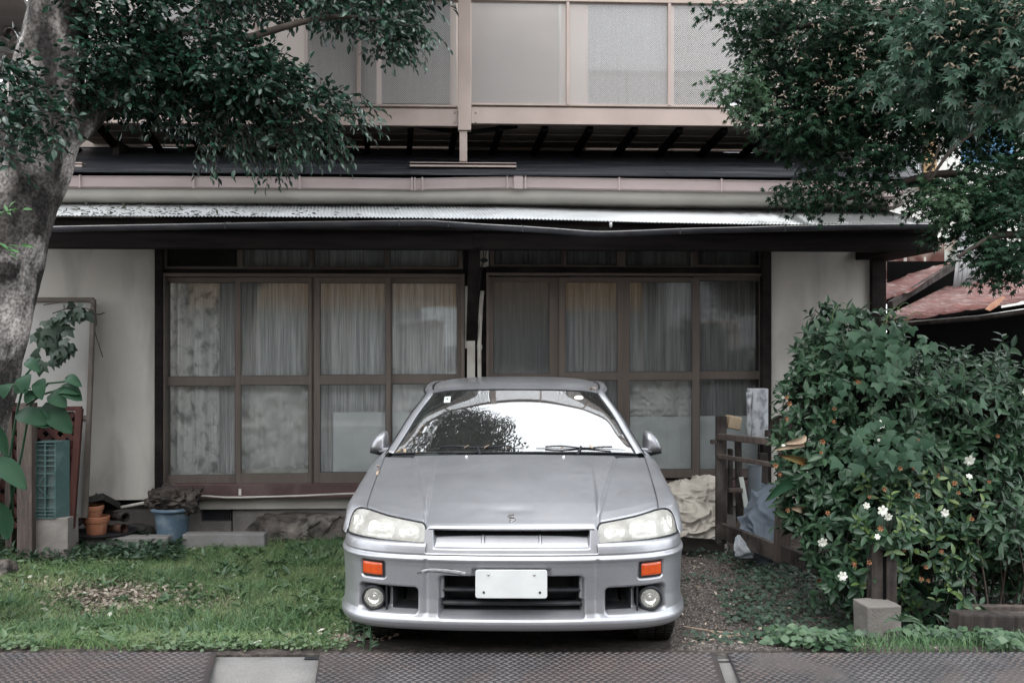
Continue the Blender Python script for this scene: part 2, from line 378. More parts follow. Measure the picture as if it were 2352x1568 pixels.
# ---- headlights
hz_x = np.array([.408,.414,.425,.60,.70,.745,.775,.797,.810,.816]); hz_t = np.array([.722,.738,.747,.766,.782,.784,.776,.757,.728,.690])
def hl_top(x): return np.interp(np.abs(x), hz_x, hz_t)
def hl_bot(x): return np.interp(np.abs(x), [.408,.60,.816], [.657,.661,.668])
def hl_y(x, z):
    x = np.abs(x); k = np.interp(x, [.41,.72,.82], [.42,.85,.95])
    return plan_y(x) + .030 + k * (z - .632)
def headlight(sx):
    n, q = 60, 18
    x = np.concatenate([np.linspace(.408,.43,8)[:-1], np.linspace(.43,.76,36)[:-1], np.linspace(.76,.816,17)]); 
    def surf(inset, back, bulge=.012):
        P = []
        for xi in x:
            zb, zt = float(hl_bot(xi)) + inset, float(hl_top(xi)) - inset
            xi2 = min(max(xi, .408 + inset), .816 - inset)
            row = []
            for j in range(q):
                w_ = j / (q - 1); z = zb + (zt - zb) * w_
                y = float(hl_y(xi2, z)) + back - bulge * math.sin(math.pi * w_) * math.sin(math.pi * min(1, max(0, (xi2-.408)/.408)))
                row.append((sx * xi2, y, z))
            P.append(row)
        return P
    mb = MB(); mb.grid(surf(.003, 0), flip=sx < 0)
    lens = mb.build('headlight', M['lens'], car, True)
    # dark rubber seal round it
    edge = [p for p in surf(0, .002, 0)]
    loop = [r[-1] for r in edge] + [edge[-1][k] for k in range(q-1, -1, -1)] + [r[0] for r in edge[::-1]] + [edge[0][k] for k in range(q)]
    mb = MB(); mb.tube(loop, .0050, 6, cap=False); mb.build('seal', M['plastic'], lens, True)
    # housing behind
    mb = MB(); mb.grid(surf(.004, .055, -.0)); mb.build('housing', M['hazy'], lens, True)
    # round high beam, rectangular low beam, corner lamp
    def bowl(cx, cz, rx, rz, name, mt, dep=.035):
        y0 = float(hl_y(cx, cz)) + .018; mbb = MB(); o = []
        nn = 28
        for i, (r, h) in enumerate(((1.0,0),(1.06,.004),(1.0,.008),(.8,dep*.45),(.5,dep*.8),(.2,dep),(.12,dep*.6),(.02,dep*.55))):
            for j in range(nn):
                t = 2*math.pi*j/nn; ex = .62
                c_, s_ = math.cos(t), math.sin(t)
                p = 2.0 if name == 'high_beam' else 3.6
                k = (abs(c_)**p + abs(s_)**p) ** (-1/p)
                px_, pz_ = cx + rx*r*k*c_, cz + rz*r*k*s_
                o.append((sx*px_, float(hl_y(px_, pz_)) + .020 + h, pz_))
        fs = [(i*nn+j, i*nn+(j+1)%nn, (i+1)*nn+(j+1)%nn, (i+1)*nn+j) for i in range(7) for j in range(nn)]
        mbb.add(o, fs); mbb.build(name, mt, lens, True)
    bowl(.492, .698, .052, .040, 'high_beam', M['chrome'])
    bowl(.635, .708, .068, .040, 'low_beam', M['chrome'])
    bowl(.762, .722, .032, .042, 'side_lamp', M['chrome'])
    mb = MB(); mb.box(.575, float(hl_y(.64,.675)) - .002, .651, .700, float(hl_y(.64,.675)) + .02, .660) if sx > 0 else mb.box(-.575, float(hl_y(.64,.675)) - .002, .651, -.700, float(hl_y(.64,.675)) + .02, .660)
    P = [[(sx*xx, float(hl_y(xx, zz)) + .012, zz) for zz in (.672,.677,.682)] for xx in np.linspace(.575,.705,10)]
    mb = MB(); mb.grid(P); mb.build('reflector_bar', M['white_plate'], lens, True)
    mb = MB(); P = []
    # bright ribs inside the low beam
    for k in range(7):
        xx = .590 + k * .013; mb.tube([(sx*xx, float(hl_y(xx,.690)) + .026, .690), (sx*xx, float(hl_y(xx,.73)) + .026, .728)], .0018, 5)
    mb.build('reflector_ribs', M['chrome'], lens, True)
for sx in (-1, 1): headlight(sx)

# ---- indicators, fog lamps, plate
for sx in (-1, 1):
    xs = np.linspace(.634, .754, 14)
    def ind(inset, dy, zz):
        P = []
        for xi in np.linspace(.607 + inset, .727 - inset, 14):
            row = []
            for zi in np.linspace(.4895 + inset, .5675 - inset, 10):
                row.append((sx*xi, float(plan_y(xi)) + dy, zi))
            P.append(row)
        return P
    mb = MB(); mb.grid(ind(0, .022, 0)); o = mb.build('indicator', M['plastic'], car, True)
    P = np.array(ind(.008, .014, 0)); 
    c = sdb(np.abs(P[...,0]), P[...,2], .615, .719, .4975, .5595, .012)
    P[...,1] += .010 * sstep(-.006, .0, c)
    mb = MB(); mb.grid(P); mb.build('amber_lens', M['amber'], o, True)
    mb = MB()
    for k in range(17):
        xx = .621 + k * .0058; mb.bar((sx*xx, float(plan_y(xx)) + .0130, .502), (sx*xx, float(plan_y(xx)) + .0130, .555), .0014, .0014, up=(0,1,0))
    stuff(mb.build('lens_ribs', M['amber'], o))
    # fog lamp
    cx, cz = .662, .388; y0 = float(plan_y(cx)) + .020; A = Matrix.Rotation(R(0), 4, 'Z')
    mb = MB(); mb.lathe((sx*cx, y0, cz), [(.047,.0),(.052,-.006),(.057,-.003),(.059,.010),(.058,.09)], 32, 'y'); fo = mb.build('fog_lamp', M['plastic'], car, True)
    mb = MB(); mb.lathe((sx*cx, y0, cz), [(.0,-.008),(.018,-.007),(.034,-.004),(.045,.001),(.047,.004)], 32, 'y'); mb.build('lens', M['foglens'], fo, True)
    mb = MB(); mb.lathe((sx*cx, y0, cz), [(.046,.005),(.040,.018),(.025,.030),(.012,.034),(.011,.018),(.0,.016)], 32, 'y'); mb.build('reflector', M['chrome'], fo, True)
mb = MB(); Mx = Matrix.Translation((0, -.012, .484)) @ Matrix.Rotation(R(-4), 4, 'X')
pw, ph = .167, .0655
corner = []
for cx_, cz_, a0 in ((pw-.012, ph-.012, 0), (-pw+.012, ph-.012, 90), (-pw+.012, -ph+.012, 180), (pw-.012, -ph+.012, 270)):
    for k in range(6):
        a = R(a0 + 18*k); corner.append((cx_ + .012*math.cos(a), cz_ + .012*math.sin(a)))
n_ = len(corner)
vs = [Mx @ Vector((x, -.003, z)) for x, z in corner] + [Mx @ Vector((x*.985, -.0045, z*.965)) for x, z in corner] + [Mx @ Vector((x, .003, z)) for x, z in corner]
mb.add(vs, [tuple(range(n_, 2*n_))] + [(i, (i+1)%n_, n_+(i+1)%n_, n_+i) for i in range(n_)] + [(i, 2*n_+i, 2*n_+(i+1)%n_, (i+1)%n_) for i in range(n_)])
plate = mb.build('number_plate', M['white_plate'], car)
for bx, bz in ((-.107,.043),(.107,.043),(-.128,-.038),(.133,-.038)):
    mb = MB(); c = Mx @ Vector((bx, -.005, bz)); mb.lathe(c, [(.0,-.005),(.004,-.004),(.006,0),(.006,.003)], 12, 'y'); mb.build('bolt', M['metal'] if bz > 0 else M['plastic'], plate, True)
# scrape on the bumper
def on_bumper(x, z, lift=.0015):
    return (x, float(plan_y(x)) + np.interp(z, prof_z, prof_o) - lift, z)
sc_pts = [(-.425,.532),(-.385,.541),(-.33,.541),(-.27,.536),(-.215,.528)]
mb = MB(); up_ = [on_bumper(x, z+.006, .0012) for x, z in crom(sc_pts, 24)]; md_ = [on_bumper(x, z, .0035) for x, z in crom(sc_pts, 24)]
lo_ = [on_bumper(x, z-.008*(1 if i%5 else .6), .0012) for i, (x, z) in enumerate(crom(sc_pts, 24))]
mb.grid([lo_, md_, up_]); mb.build('scrape_mark', M['rust'], car, True)
mb = MB(); mb.tube([on_bumper(x, z+.0075, .001) for x, z in crom(sc_pts[:4], 16)], .0012, 5)
mb.tube([on_bumper(x-.02, z-.010, .001) for x, z in crom(sc_pts, 16)], .0011, 5); mb.build('crack_in_paint', M['black'], car, True)

# ---- bonnet
def bonnet_pt(u, l):
    "u 0 centre .. 1 seam, l 0 nose .. 1 cowl"
    xs = .722 + (.772 - .722) * l ** .8
    x = xs * u
    xf = .722 * u
    # front edge
    if xf < .405: yf = float(plan_y(xf)) + .058; zf = .7245
    else:
        zf = float(hl_top(max(xf, .416))) + .006; yf = float(hl_y(xf, zf - .006)) + .008
        k = float(sstep(.405, .422, xf)); yf = (float(plan_y(xf)) + .058) * (1-k) + yf * k; zf = .7245 * (1-k) + zf * k
    zr = .962 - .030 * u * u; yr = 1.115 + .16 * u ** 2.4
    g = np.interp(l, [0,.012,.03,.07,.25,.54,.8,1], [0,.055,.085,.125,.32,.59,.82,1])
    g2 = np.interp(l, [0,.02,.1,.3,.6,1], [0,.05,.16,.36,.65,1])
    k = float(sstep(.50, .62, u)); gg = g * (1-k) + g2 * k
    z = zf + (zr - zf) * gg; y = yf + (yr - yf) * l
    z += .020 * math.sin(math.pi * l) * (1 - u*u) * .6
    xc = .402 + .19 * l; d = x - xc
    z += -.009 * float(sstep(-.010, .014, d)) * float(1 - .5*sstep(.02, .20, d)) - .006 * math.exp(-((d-.004)/.009)**2)
    # knocks
    z -= .0035 * math.exp(-((x-.02)/.07)**2 - ((l-.17)/.03)**2)
    return (x, y, z)
def bonnet():
    us = np.concatenate([np.linspace(0, .5, 40)[:-1], np.linspace(.5, .80, 60)[:-1], np.linspace(.80, 1, 14)])
    ls = np.concatenate([np.linspace(0, .1, 22)[:-1], np.linspace(.1, 1, 60)])
    P = np.array([[bonnet_pt(u, l) for l in ls] for u in us])
    mb = MB(); Q = mir(P)
    Q2 = Q.copy(); Q2[...,2] -= .0022 * np.exp(-((Q[...,0]+.19)/.05)**2 - ((Q[...,1]-.26)/.04)**2)
    mb.grid(P, flip=True); mb.grid(Q2)
    o = mb.build('bonnet', M['paint'], car, True)
    md = o.modifiers.new('weld', 'WELD'); md.merge_threshold = .0005
    md = o.modifiers.new('thickness', 'SOLIDIFY'); md.thickness = .012; md.offset = -1
    return o
bon = bonnet()
# emblem: a slanted S of bent chrome strips
mb = MB()
e = [(.014,.030),(-.012,.024),(-.010,.008),(.012,.000),(.022,-.010),(.002,-.026),(.004,-.012)]
base = np.array(bonnet_pt(.012, .085)); 
def on_bon(x, dz):
    l = .085 + dz * 1.6; p = bonnet_pt(abs(x)/.72, l); return (x, p[1] - .003, p[2] + .004)
lp = [on_bon(-.004 + x*.95, z*1.0) for x, z in [(.012,.020),(-.016,.017),(-.006,.001),(.014,.003),(.020,-.010),(-.002,-.027),(-.004,-.012)]]
for a, b in zip(lp[:-1], lp[1:]): mb.bar(a, b, .0055, .005)
mb.build('emblem', M['chrome'], bon)
mb = MB()
for a, b in zip(lp[:-1], lp[1:]): mb.bar(Vector(a)+Vector((.002,.003,-.003)), Vector(b)+Vector((.002,.003,-.003)), .0075, .003)
mb.build('emblem_base', M['plastic'], bon)

# ---- wings
def seam(l): return np.array(bonnet_pt(1.0, l)) + np.array((.004, 0, .0))
def wing(sx):
    def arch_z(y, R_=.345):
        d = R_**2 - (y - .83)**2
        return .315 + math.sqrt(d) if d > 0 else None
    rows = []
    s0 = seam(0)
    rows.append([s0 + (0,.002,.002), (.762,.335,.787), (.796,.352,.768), (.815,.352,.728), (.823,.336,.690), (.832,.31,.668), (.836,.31,.664)])
    s1 = seam(.07); rows.append([s1, (.784,.41,.800), (.818,.41,.786), (.842,.41,.748), (.854,.40,.700), (.861,.40,.668), (.862,.40,.660)])
    for y in (.50,.60,.72,.83,.96,1.08,1.155,1.19,1.30,1.45,1.60):
        l = np.interp(y, [s0[1], 1.275], [0, 1]); s_ = seam(min(l, 1)); s_[1] = y
        if y > 1.275: s_ = np.array((.776 + .02*(y-1.275), y, .932 + .0*(y-1.275)))
        zt = s_[2]; az = arch_z(y)
        zb = (.632 - .1*max(0,y-.45)) if y < .62 else (az if az else .22)
        if y >= 1.19: zb = .22
        wx = .872 if .62 < y < 1.15 else (.866 if y > .3 else .868)
        rows.append([s_, (.810,y,zt-.008), (.842,y,zt-.032), (.860,y,zt-.075), (wx,y,max(zb+.04,zt-.17)), (wx,y,zb+(zt-.17-zb)*.35 if zb<.5 else zb+.02), (wx-.002,y,zb)])
    P = net(rows, 90, 40)
    if sx < 0: P = mir(P)
    mb = MB(); mb.grid(P, flip=sx < 0)
    mb.build('wing', M['paint'], car, True, solid=.004)
for sx in (-1, 1): wing(sx)

# ---- body sides, rear, roof
def side(sx):
    rows = []
    for y in (1.604, 2.0, 2.6, 3.0, 3.14, 3.25, 3.495, 3.74, 3.86, 4.1, 4.4, 4.60):
        d = .345**2 - (y-3.495)**2; zb = .315 + math.sqrt(d) if d > 0 else .22
        t = (.93 + .02*min(1,(y-1.6)/1.5)); k = 1 if y < 4.3 else (.985 if y < 4.5 else .93)
        rows.append([(.785*k,y,t), (.825*k,y,t-.012), (.852*k,y,t-.04), (.868*k,y,t-.11), (.874*k,y,max(.62,zb+.03)), (.866*k,y,max(.42,zb+.015)), (.85*k,y,zb)])
    P = net(rows, 90, 30); P = mir(P) if sx < 0 else P
    mb = MB(); mb.grid(P, flip=sx < 0); o = mb.build('body_side', M['paint'], car, True, solid=.004)
    mb = MB(); mb.box(sx*.872, 2.30, .80, sx*.885, 2.48, .825); mb.build('door_handle', M['paint'], o, bevel=.004)
for sx in (-1, 1): side(sx)
# tail
P = net([[(x*.80, 4.60 + .10*(1-x*x) + o_, z) for x in np.linspace(-1,1,9)] for z, o_ in ((.96,-.06),(.93,0),(.80,.03),(.62,.04),(.58,.08),(.30,.07),(.24,0))], 30, 40)
mb = MB(); mb.grid(P); mb.build('tail_panel', M['paint'], car, True, solid=.004)
P = net([[(x*.77, y - .02*x*x, z - .02*x*x) for x in np.linspace(-1,1,7)] for y, z in ((3.85,.965),(4.1,.975),(4.4,.98),(4.62,.965))], 12, 24)
mb = MB(); mb.grid(P, flip=True); mb.build('boot_lid', M['paint'], car, True, solid=.004)
# windscreen
def _wsr(xs, y0, zs, k): return [(x, y0 + .72*k*(x/xs[-1])**2, z) for x, z in zip(xs, zs)]
ws_rows = [_wsr((0,.25,.48,.64,.722), 1.215, (.962,.961,.957,.950,.944), .130),
 _wsr((0,.235,.445,.592,.667), 1.385, (1.080,1.077,1.069,1.058,1.047), .118),
 _wsr((0,.22,.41,.545,.608), 1.563, (1.198,1.195,1.186,1.173,1.160), .112),
 _wsr((0,.20,.37,.47,.530), 1.755, (1.308,1.306,1.299,1.289,1.278), .110)]
def ws_full(rows, nu, nv):
    full = [[(-x, y, z) for x, y, z in r[:0:-1]] + r for r in rows]
    return net(full, nu, nv)
WS = ws_full(ws_rows, 40, 60)
mb = MB(); mb.grid(WS); ws = mb.build('windscreen', M['windshield'], car, True)
# black glazing band along the edges
def band(P, name, mt, rad, par):
    mb = MB(); mb.tube([tuple(p) for p in P], rad, 8); return mb.build(name, mt, par, True)
loopp = list(WS[0]) + list(WS[:, -1]) + list(WS[::-1][0][::-1]) + list(WS[::-1, 0])
band(loopp, 'screen_seal', M['plastic'], .006, ws)
# roof
roof_rows = [
 [(0,1.762,1.313),(.20,1.778,1.310),(.37,1.804,1.303),(.47,1.826,1.292),(.530,1.844,1.283)],
 [(0,1.90,1.334),(.22,1.91,1.331),(.40,1.93,1.322),(.50,1.96,1.311),(.548,1.99,1.300)],
 [(0,2.10,1.352),(.24,2.10,1.349),(.42,2.12,1.340),(.51,2.13,1.328),(.560,2.14,1.315)],
 [(0,2.45,1.363),(.24,2.45,1.360),(.42,2.45,1.350),(.52,2.46,1.336),(.568,2.46,1.322)],
 [(0,2.90,1.355),(.24,2.90,1.352),(.42,2.90,1.342),(.52,2.90,1.328),(.565,2.90,1.314)],
 [(0,3.22,1.322),(.24,3.22,1.319),(.42,3.21,1.310),(.51,3.20,1.298),(.55,3.19,1.286)]]
mb = MB(); mb.grid(ws_full(roof_rows, 50, 60)); mb.build('roof', M['paint'], car, True, solid=.004)
P = ws_full([[(0,3.225,1.318),(.3,3.22,1.312),(.54,3.19,1.280)],[(0,3.55,1.13),(.34,3.54,1.12),(.62,3.5,1.10)],[(0,3.86,.965),(.38,3.84,.962),(.70,3.78,.955)]], 14, 24)
mb = MB(); mb.grid(P); mb.build('rear_window', M['sideglass'], car, True)
for sx in (-1, 1):
    # pillar and roof rail: inner edge hugs the screen and roof, outer edge stands over the side glass
    inner = [(.724,1.312,.944),(.669,1.473,1.048),(.610,1.647,1.162),(.534,1.836,1.279),(.552,1.992,1.300),(.564,2.14,1.315),(.572,2.46,1.322),(.569,2.90,1.314),(.552,3.19,1.286),(.62,3.50,1.10),(.70,3.78,.958)]
    mid = [(x+.038,y+.018,z+.006) for x,y,z in inner]; out_ = [(x+.062,y+.05,z-.022) for x,y,z in inner]; un = [(x+.058,y+.055,z-.045) for x,y,z in inner]
    P = net([inner, mid, out_, un], 12, 100); P = mir(P) if sx < 0 else P
    mb = MB(); mb.grid(P, flip=sx > 0); mb.build('roof_pillar', M['paint'], car, True, solid=.003)
    ditch = [np.array(p) + (.003,.002,-.001) for p in inner[3:9]]
    P = crom(ditch, 40); P = mir(P) if sx < 0 else P
    band(P, 'roof_joint', M['plastic'], .005, car)
    vis = crom([np.array(p) + (.061,.052,-.020) for p in inner], 90); vis = mir(vis) if sx < 0 else vis
    band(vis, 'rain_visor', M['plastic'], .009, car)
    # side glass
    top = [(x+.052,y+.06,z-.04) for x,y,z in inner[0:9]]
    ys = np.linspace(1.56, 3.60, 30); tp = crom(top, 200)
    T = np.stack([np.interp(ys, tp[:,1], tp[:,0]), ys, np.maximum(np.interp(ys, tp[:,1], tp[:,2]), .93)], -1); B = np.stack([np.full(30, .785), ys, np.full(30, .925)], -1)
    T[-6:, 2] = np.linspace(T[-6,2], 1.05, 6)
    P = np.stack([B, (B*.5+T*.5) + (.012,0,0), T]); P = mir(P) if sx < 0 else P
    mb = MB(); mb.grid(P); mb.build('side_window', M['sideglass'], car, True)
    # sail panel in front of the mirror, door mirror
    mb = MB(); mb.add([(sx*.768,1.50,.925),(sx*.802,1.85,.925),(sx*.742,1.70,1.02)], [(0,1,2)] if sx>0 else [(0,2,1)]); mb.build('sail_panel', M['plastic'], car, solid=.01)
    mb = MB(); mb.bar((sx*.775,1.66,.935), (sx*.86,1.69,.925), .06, .028); arm = mb.build('mirror_foot', M['paint'], car, bevel=.008)
    ol = crom([(.816,.925),(.816,.985),(.820,1.030),(.840,1.046),(.872,1.036),(.904,1.004),(.926,.958),(.930,.928),(.905,.912),(.860,.906),(.822,.908),(.816,.925)], 34)[:-1]; nn = len(ol); cxy = np.array((.866,.962)); A = []
    for i in range(13):
        d = i/12 * math.pi/2; rr = math.sin(d)**.6; yb = 1.745 - .10*math.cos(d)
        ring = [(sx*(cxy[0] + (q[0]-cxy[0])*rr), yb, cxy[1] + (q[1]-cxy[1])*rr) for q in ol]
        A.append(ring + [ring[0]])
    mb = MB(); mb.grid(A, flip=sx<0); hs_ = mb.build('door_mirror', M['paint'], car, True)
    mb = MB(); c0 = A[-1][:-1]; cen = (sx*.866, 1.745, .962)
    mb.add(c0 + [cen], [(j, (j+1)%nn, nn) for j in range(nn)]); mb.build('mirror_glass', M['chrome'], hs_)
    # black lower edge
    mb = MB(); mb.tube([(sx*q[0], 1.742, q[1]) for q in ol[-13:]], .006, 6); mb.build('mirror_edge', M['plastic'], hs_, True)
    mb = MB(); mb.tube([(sx*.805,1.71,.912),(sx*.86,1.705,.906),(sx*.93,1.725,.912)], [.013,.017,.010], 10); mb.build('mirror_base', M['plastic'], hs_, True)
# cowl, wipers, washer jets
P = ws_full([[(0,1.10,.945),(.3,1.12,.943),(.55,1.18,.938),(.74,1.26,.928)],[(0,1.22,.952),(.3,1.245,.950),(.55,1.27,.944),(.735,1.37,.936)]], 6, 40)
mb = MB(); mb.grid(P); mb.build('cowl_panel', M['plastic'], car, True, solid=.01)
for x0, x1, y0, y1 in ((-.50, .055, 1.30, 1.215), (.13, .66, 1.215, 1.30)):
    def wpt(x, lift): 
        P0 = WS[3]; return (x, float(np.interp(x, P0[:,0], P0[:,1])) - .006 - lift*.5, float(np.interp(x, P0[:,0], P0[:,2])) - .012 + lift)
    mb = MB(); xs = np.linspace(x0, x1, 14); mb.tube([wpt(x, .004) for x in xs], .0045, 6); wi = mb.build('wiper', M['plastic'], car, True)
    mb = MB(); mb.tube([wpt(x, .016 + .006*math.sin(i)) for i, x in enumerate(np.linspace(x0 + .1*(x1-x0), x0 + .85*(x1-x0), 9))], .005, 6)
    piv = (x0 + (.02 if x0 < 0 else .0) + (.28 if x0 < 0 else .24), 1.18, .955)
    mb.tube([piv, wpt((x0+x1)/2, .02)], [.010,.006], 8); mb.build('wiper_arm', M['plastic'], wi, True)
for x in (-.275, .285):
    p = bonnet_pt(abs(x)/.77, .955); mb = MB(); mb.lathe((x, p[1], p[2]), [(.009,0),(.009,.004),(.006,.009),(0,.010)], 12); mb.build('washer_jet', M['chrome'], car, True)
# cabin
mb = MB(); P = ws_full([[(0,1.24,.925),(.4,1.30,.92),(.70,1.50,.91)],[(0,1.62,.905),(.4,1.64,.90),(.72,1.72,.88)],[(0,1.74,.86),(.4,1.74,.86),(.72,1.76,.82)],[(0,1.80,.45),(.4,1.80,.45),(.72,1.80,.45)]], 20, 24)
mb.grid(P); mb.build('dashboard', M['dark_int'], car, True)
for sx in (-1, 1):
    P = net([[(sx*x, y, z) for x, y, z in r] for r in ([(.20,2.28,.35),(.36,2.25,.35),(.56,2.28,.35)],[(.18,2.36,.70),(.36,2.31,.70),(.58,2.36,.70)],[(.20,2.46,.93),(.36,2.42,.94),(.54,2.46,.93)],[(.26,2.52,1.0),(.36,2.5,1.01),(.46,2.52,1.0)])], 14, 10)
    mb = MB(); mb.grid(P); st = mb.build('front_seat', M['seat'], car, True, solid=.10)
    mb = MB(); mb.lathe((sx*.36, 2.53, 1.02), [(0,0),(.11,.01),(.12,.06),(.11,.13),(.06,.16),(0,.165)], 16, M=Matrix.Scale(.45, 4, (0,1,0))); mb.build('headrest', M['seat'], st, True)
mb = MB(); A = Matrix.Rotation(R(-66), 4, 'X')
ring = [A @ Vector((.185*math.cos(t), .185*math.sin(t), 0)) + Vector((-.36, 1.86, .90)) for t in np.linspace(0, 2*math.pi, 37)]
mb.tube(ring, .014, 8, cap=False)
for t in (R(0), R(180), R(270)): mb.tube([A @ Vector((.18*math.cos(t), .18*math.sin(t), 0)) + Vector((-.36,1.86,.90)), Vector((-.36,1.87,.895))], .014, 6)
mb.build('steering_wheel', M['dark_int'], car, True)
mb = MB(); mb.box(-.80, .50, .18, .80, 4.3, .26); mb.box(-.70, .22, .26, .70, 1.15, .60); mb.box(-.76,1.2,.26,.76,1.6,.86); mb.build('underbody', M['black'], car)
mb = MB(); mb.box(-.30,3.30,.90,.30,3.7,.93); mb.box(-.66,3.1,.4,.66,3.75,.90); mb.build('cabin_trim', M['dark_int'], car)
mb = MB(); mb.box(-.11,1.74,1.235,.11,1.765,1.285); mb.build('rear_view_mirror', M['dark_int'], car, bevel=.01)
# stickers on the screen
def on_ws(x, f): 
    i = f * (len(WS)-1); r = WS[int(i)]; return Vector((x, float(np.interp(x, r[:,0], r[:,1])), float(np.interp(x, r[:,0], r[:,2]))))
M['sticker'] = mat('pale_sticker', (.62,.68,.66), (.55,.6,.58), .5); M['sticker2'] = mat('faded_round_sticker', (.62,.58,.52), (.5,.45,.38), .6)
a = on_ws(-.455,.90); b_ = on_ws(-.415,.90); c_ = on_ws(-.415,.82); d_ = on_ws(-.455,.82)
mb = MB(); off = Vector((0,-.003,.003)); mb.add([p+off for p in (a,d_,c_,b_)], [(0,1,2,3)]); stk = mb.build('inspection_sticker', M['sticker'], car, solid=.001)
txt = bpy.data.curves.new('sticker_number', 'FONT'); txt.body = '9'; txt.size = .034; txt.align_x = 'CENTER'; txt.align_y = 'CENTER'; txt.extrude = .0004
to = bpy.data.objects.new('sticker_number', txt); COL.objects.link(to); to.parent = stk; txt.materials.append(M['plastic'])
bpy.context.view_layer.update(); _tm = bpy.data.meshes.new_from_object(to); bpy.data.objects.remove(to); to = bpy.data.objects.new('sticker_number', _tm); COL.objects.link(to); to.parent = stk
ctr = (a+b_+c_+d_)/4 + Vector((0,-.006,.006)); to.matrix_local = Matrix.Translation(ctr) @ Matrix.Rotation(R(30), 4, 'X')
mb = MB(); cc = on_ws(.405, .885); vs = []
for k in range(24):
    t = 2*math.pi*k/24; p = on_ws(.405 + .030*math.cos(t), .885); vs.append(Vector((.405 + .030*math.cos(t), cc.y + .026*math.sin(t)*.86 - .004 + (p.y-cc.y), cc.z + .026*math.sin(t)*.5 + .004)))
mb.add(vs, [tuple(range(24))]); mb.build('round_sticker', M['sticker2'], car)
# wheels
def wheel(x, y):
    sg = 1 if x > 0 else -1
    mb = MB(); mb.lathe((x, y, .315), [(.20,-.095),(.245,-.102),(.29,-.100),(.308,-.088),(.3155,-.07),(.3165,0),(.3155,.07),(.308,.088),(.29,.100),(.245,.102),(.20,.095)], 48, 'x')
    wl = mb.build('wheel', M['rubber'], car, True)
    mb = MB()
    for k in range(60):       # tread blocks
        t = 2*math.pi*k/60
        for xo in (-.066,-.024,.024,.066):
            A = Matrix.Translation((x+xo, y, .315)) @ Matrix.Rotation(t, 4, 'X'); mb.box(-.018,-.0115,.3140,.018,.0115,.3225, M=A)
    stuff(mb.build('tread', M['rubber'], wl))
    mb = MB(); mb.lathe((x, y, .315), [(.205,sg*.09),(.195,sg*.07),(.185,sg*.02),(.0,sg*.03)], 32, 'x')
    for k in range(5):
        A = Matrix.Translation((x + sg*.06, y, .315)) @ Matrix.Rotation(2*math.pi*k/5, 4, 'X'); mb.box(-.015,-.022,.03,.012,.022,.195, M=A)
    mb.lathe((x + sg*.06, y, .315), [(.05,-.03),(.05,.012),(.0,.014)] if sg>0 else [(.05,.03),(.05,-.012),(.0,-.014)], 20, 'x')
    mb.build('rim', M['metal'], wl, 30)
for x in (-.752, .752):
    for y in (.83, 3.495): wheel(x, y)
# wheel arch liners
for sx in (-1,1):
    for yc in (.83, 3.495):
        P = [[(sx*xx, yc + .352*math.cos(t), .315 + .352*math.sin(t)) for xx in (.50,.855)] for t in np.linspace(-.25, math.pi+.25, 24)]
        mb = MB(); mb.grid(P); mb.build('arch_liner', M['black'], car, True)
# ================================================================== GROUND, STREET
TH = R(2.5); HY = 8.3
ct, st_ = math.cos(TH), math.sin(TH)
def Lc(px, py, v=0.):
    "house coordinates (u along the front, v into the house, z) of the point seen at px, py on the plane v"
    a = (px - 1176) / F; b = (py - 790) / F
    t = (v + HY * ct) / (ct - a * st_)
    x, y, z = t*a, t, EYE - t*b
    return Vector((x*ct + (y-HY)*st_, v, z))
def h2w(p):
    return Vector((p[0]*ct - p[1]*st_, p[0]*st_ + p[1]*ct + HY, p[2]))

def ground_z(x, y):
    k = float(sstep(5.5, 4.82, y))
    n = noise.noise(Vector((x*1.3, y*1.3, 0))) * .018 + noise.noise(Vector((x*5, y*5, 3))) * .006
    return .112 * k + n * (1 - k*.6) - (.02 if 'a' == 'b' else 0)
soil = mat('damp_soil', (.062,.052,.046), (.028,.024,.022), .95, 0, 9, bump=.8, bscale=60, dirt=(.12,.10,.088), dscale=30, damt=.6, fine=(180,.3))
def ground():
    xs = np.concatenate([np.linspace(-60,-6,10)[:-1], np.linspace(-6,6,190)[:-1], np.linspace(6,60,10)])
    ys = np.concatenate([np.linspace(4.768,9.2,110)[:-1], np.linspace(9.2,90,14)])
    P = [[(x, y, ground_z(x, y) if (abs(x) < 6 and y < 9.2) else ground_z(max(-6,min(6,x)), min(y, 9.2))) for y in ys] for x in xs]
    P = [[(r[0][0], r[0][1]-.001, -.25)] + r for r in P]
    mb = MB(); mb.grid(P, flip=True); return structure(mb.build('ground', soil, None, 40))
ground()
asph = mat('asphalt', (.055,.054,.053), (.042,.041,.041), .9, 0, 6, bump=.6, bscale=200, fine=(300,.3))
mb = MB(); mb.box(-60, -1.6, -.3, 60, 4.30, 0.0); structure(mb.build('road', asph))
mb = MB(); mb.box(-60, -3.0, -.3, 60, -1.62, .12); structure(mb.build('pavement', M['concrete']))
mb = MB(); mb.box(-60, -30, -.3, 60, -3.02, .10); structure(mb.build('yard_ground', soil))
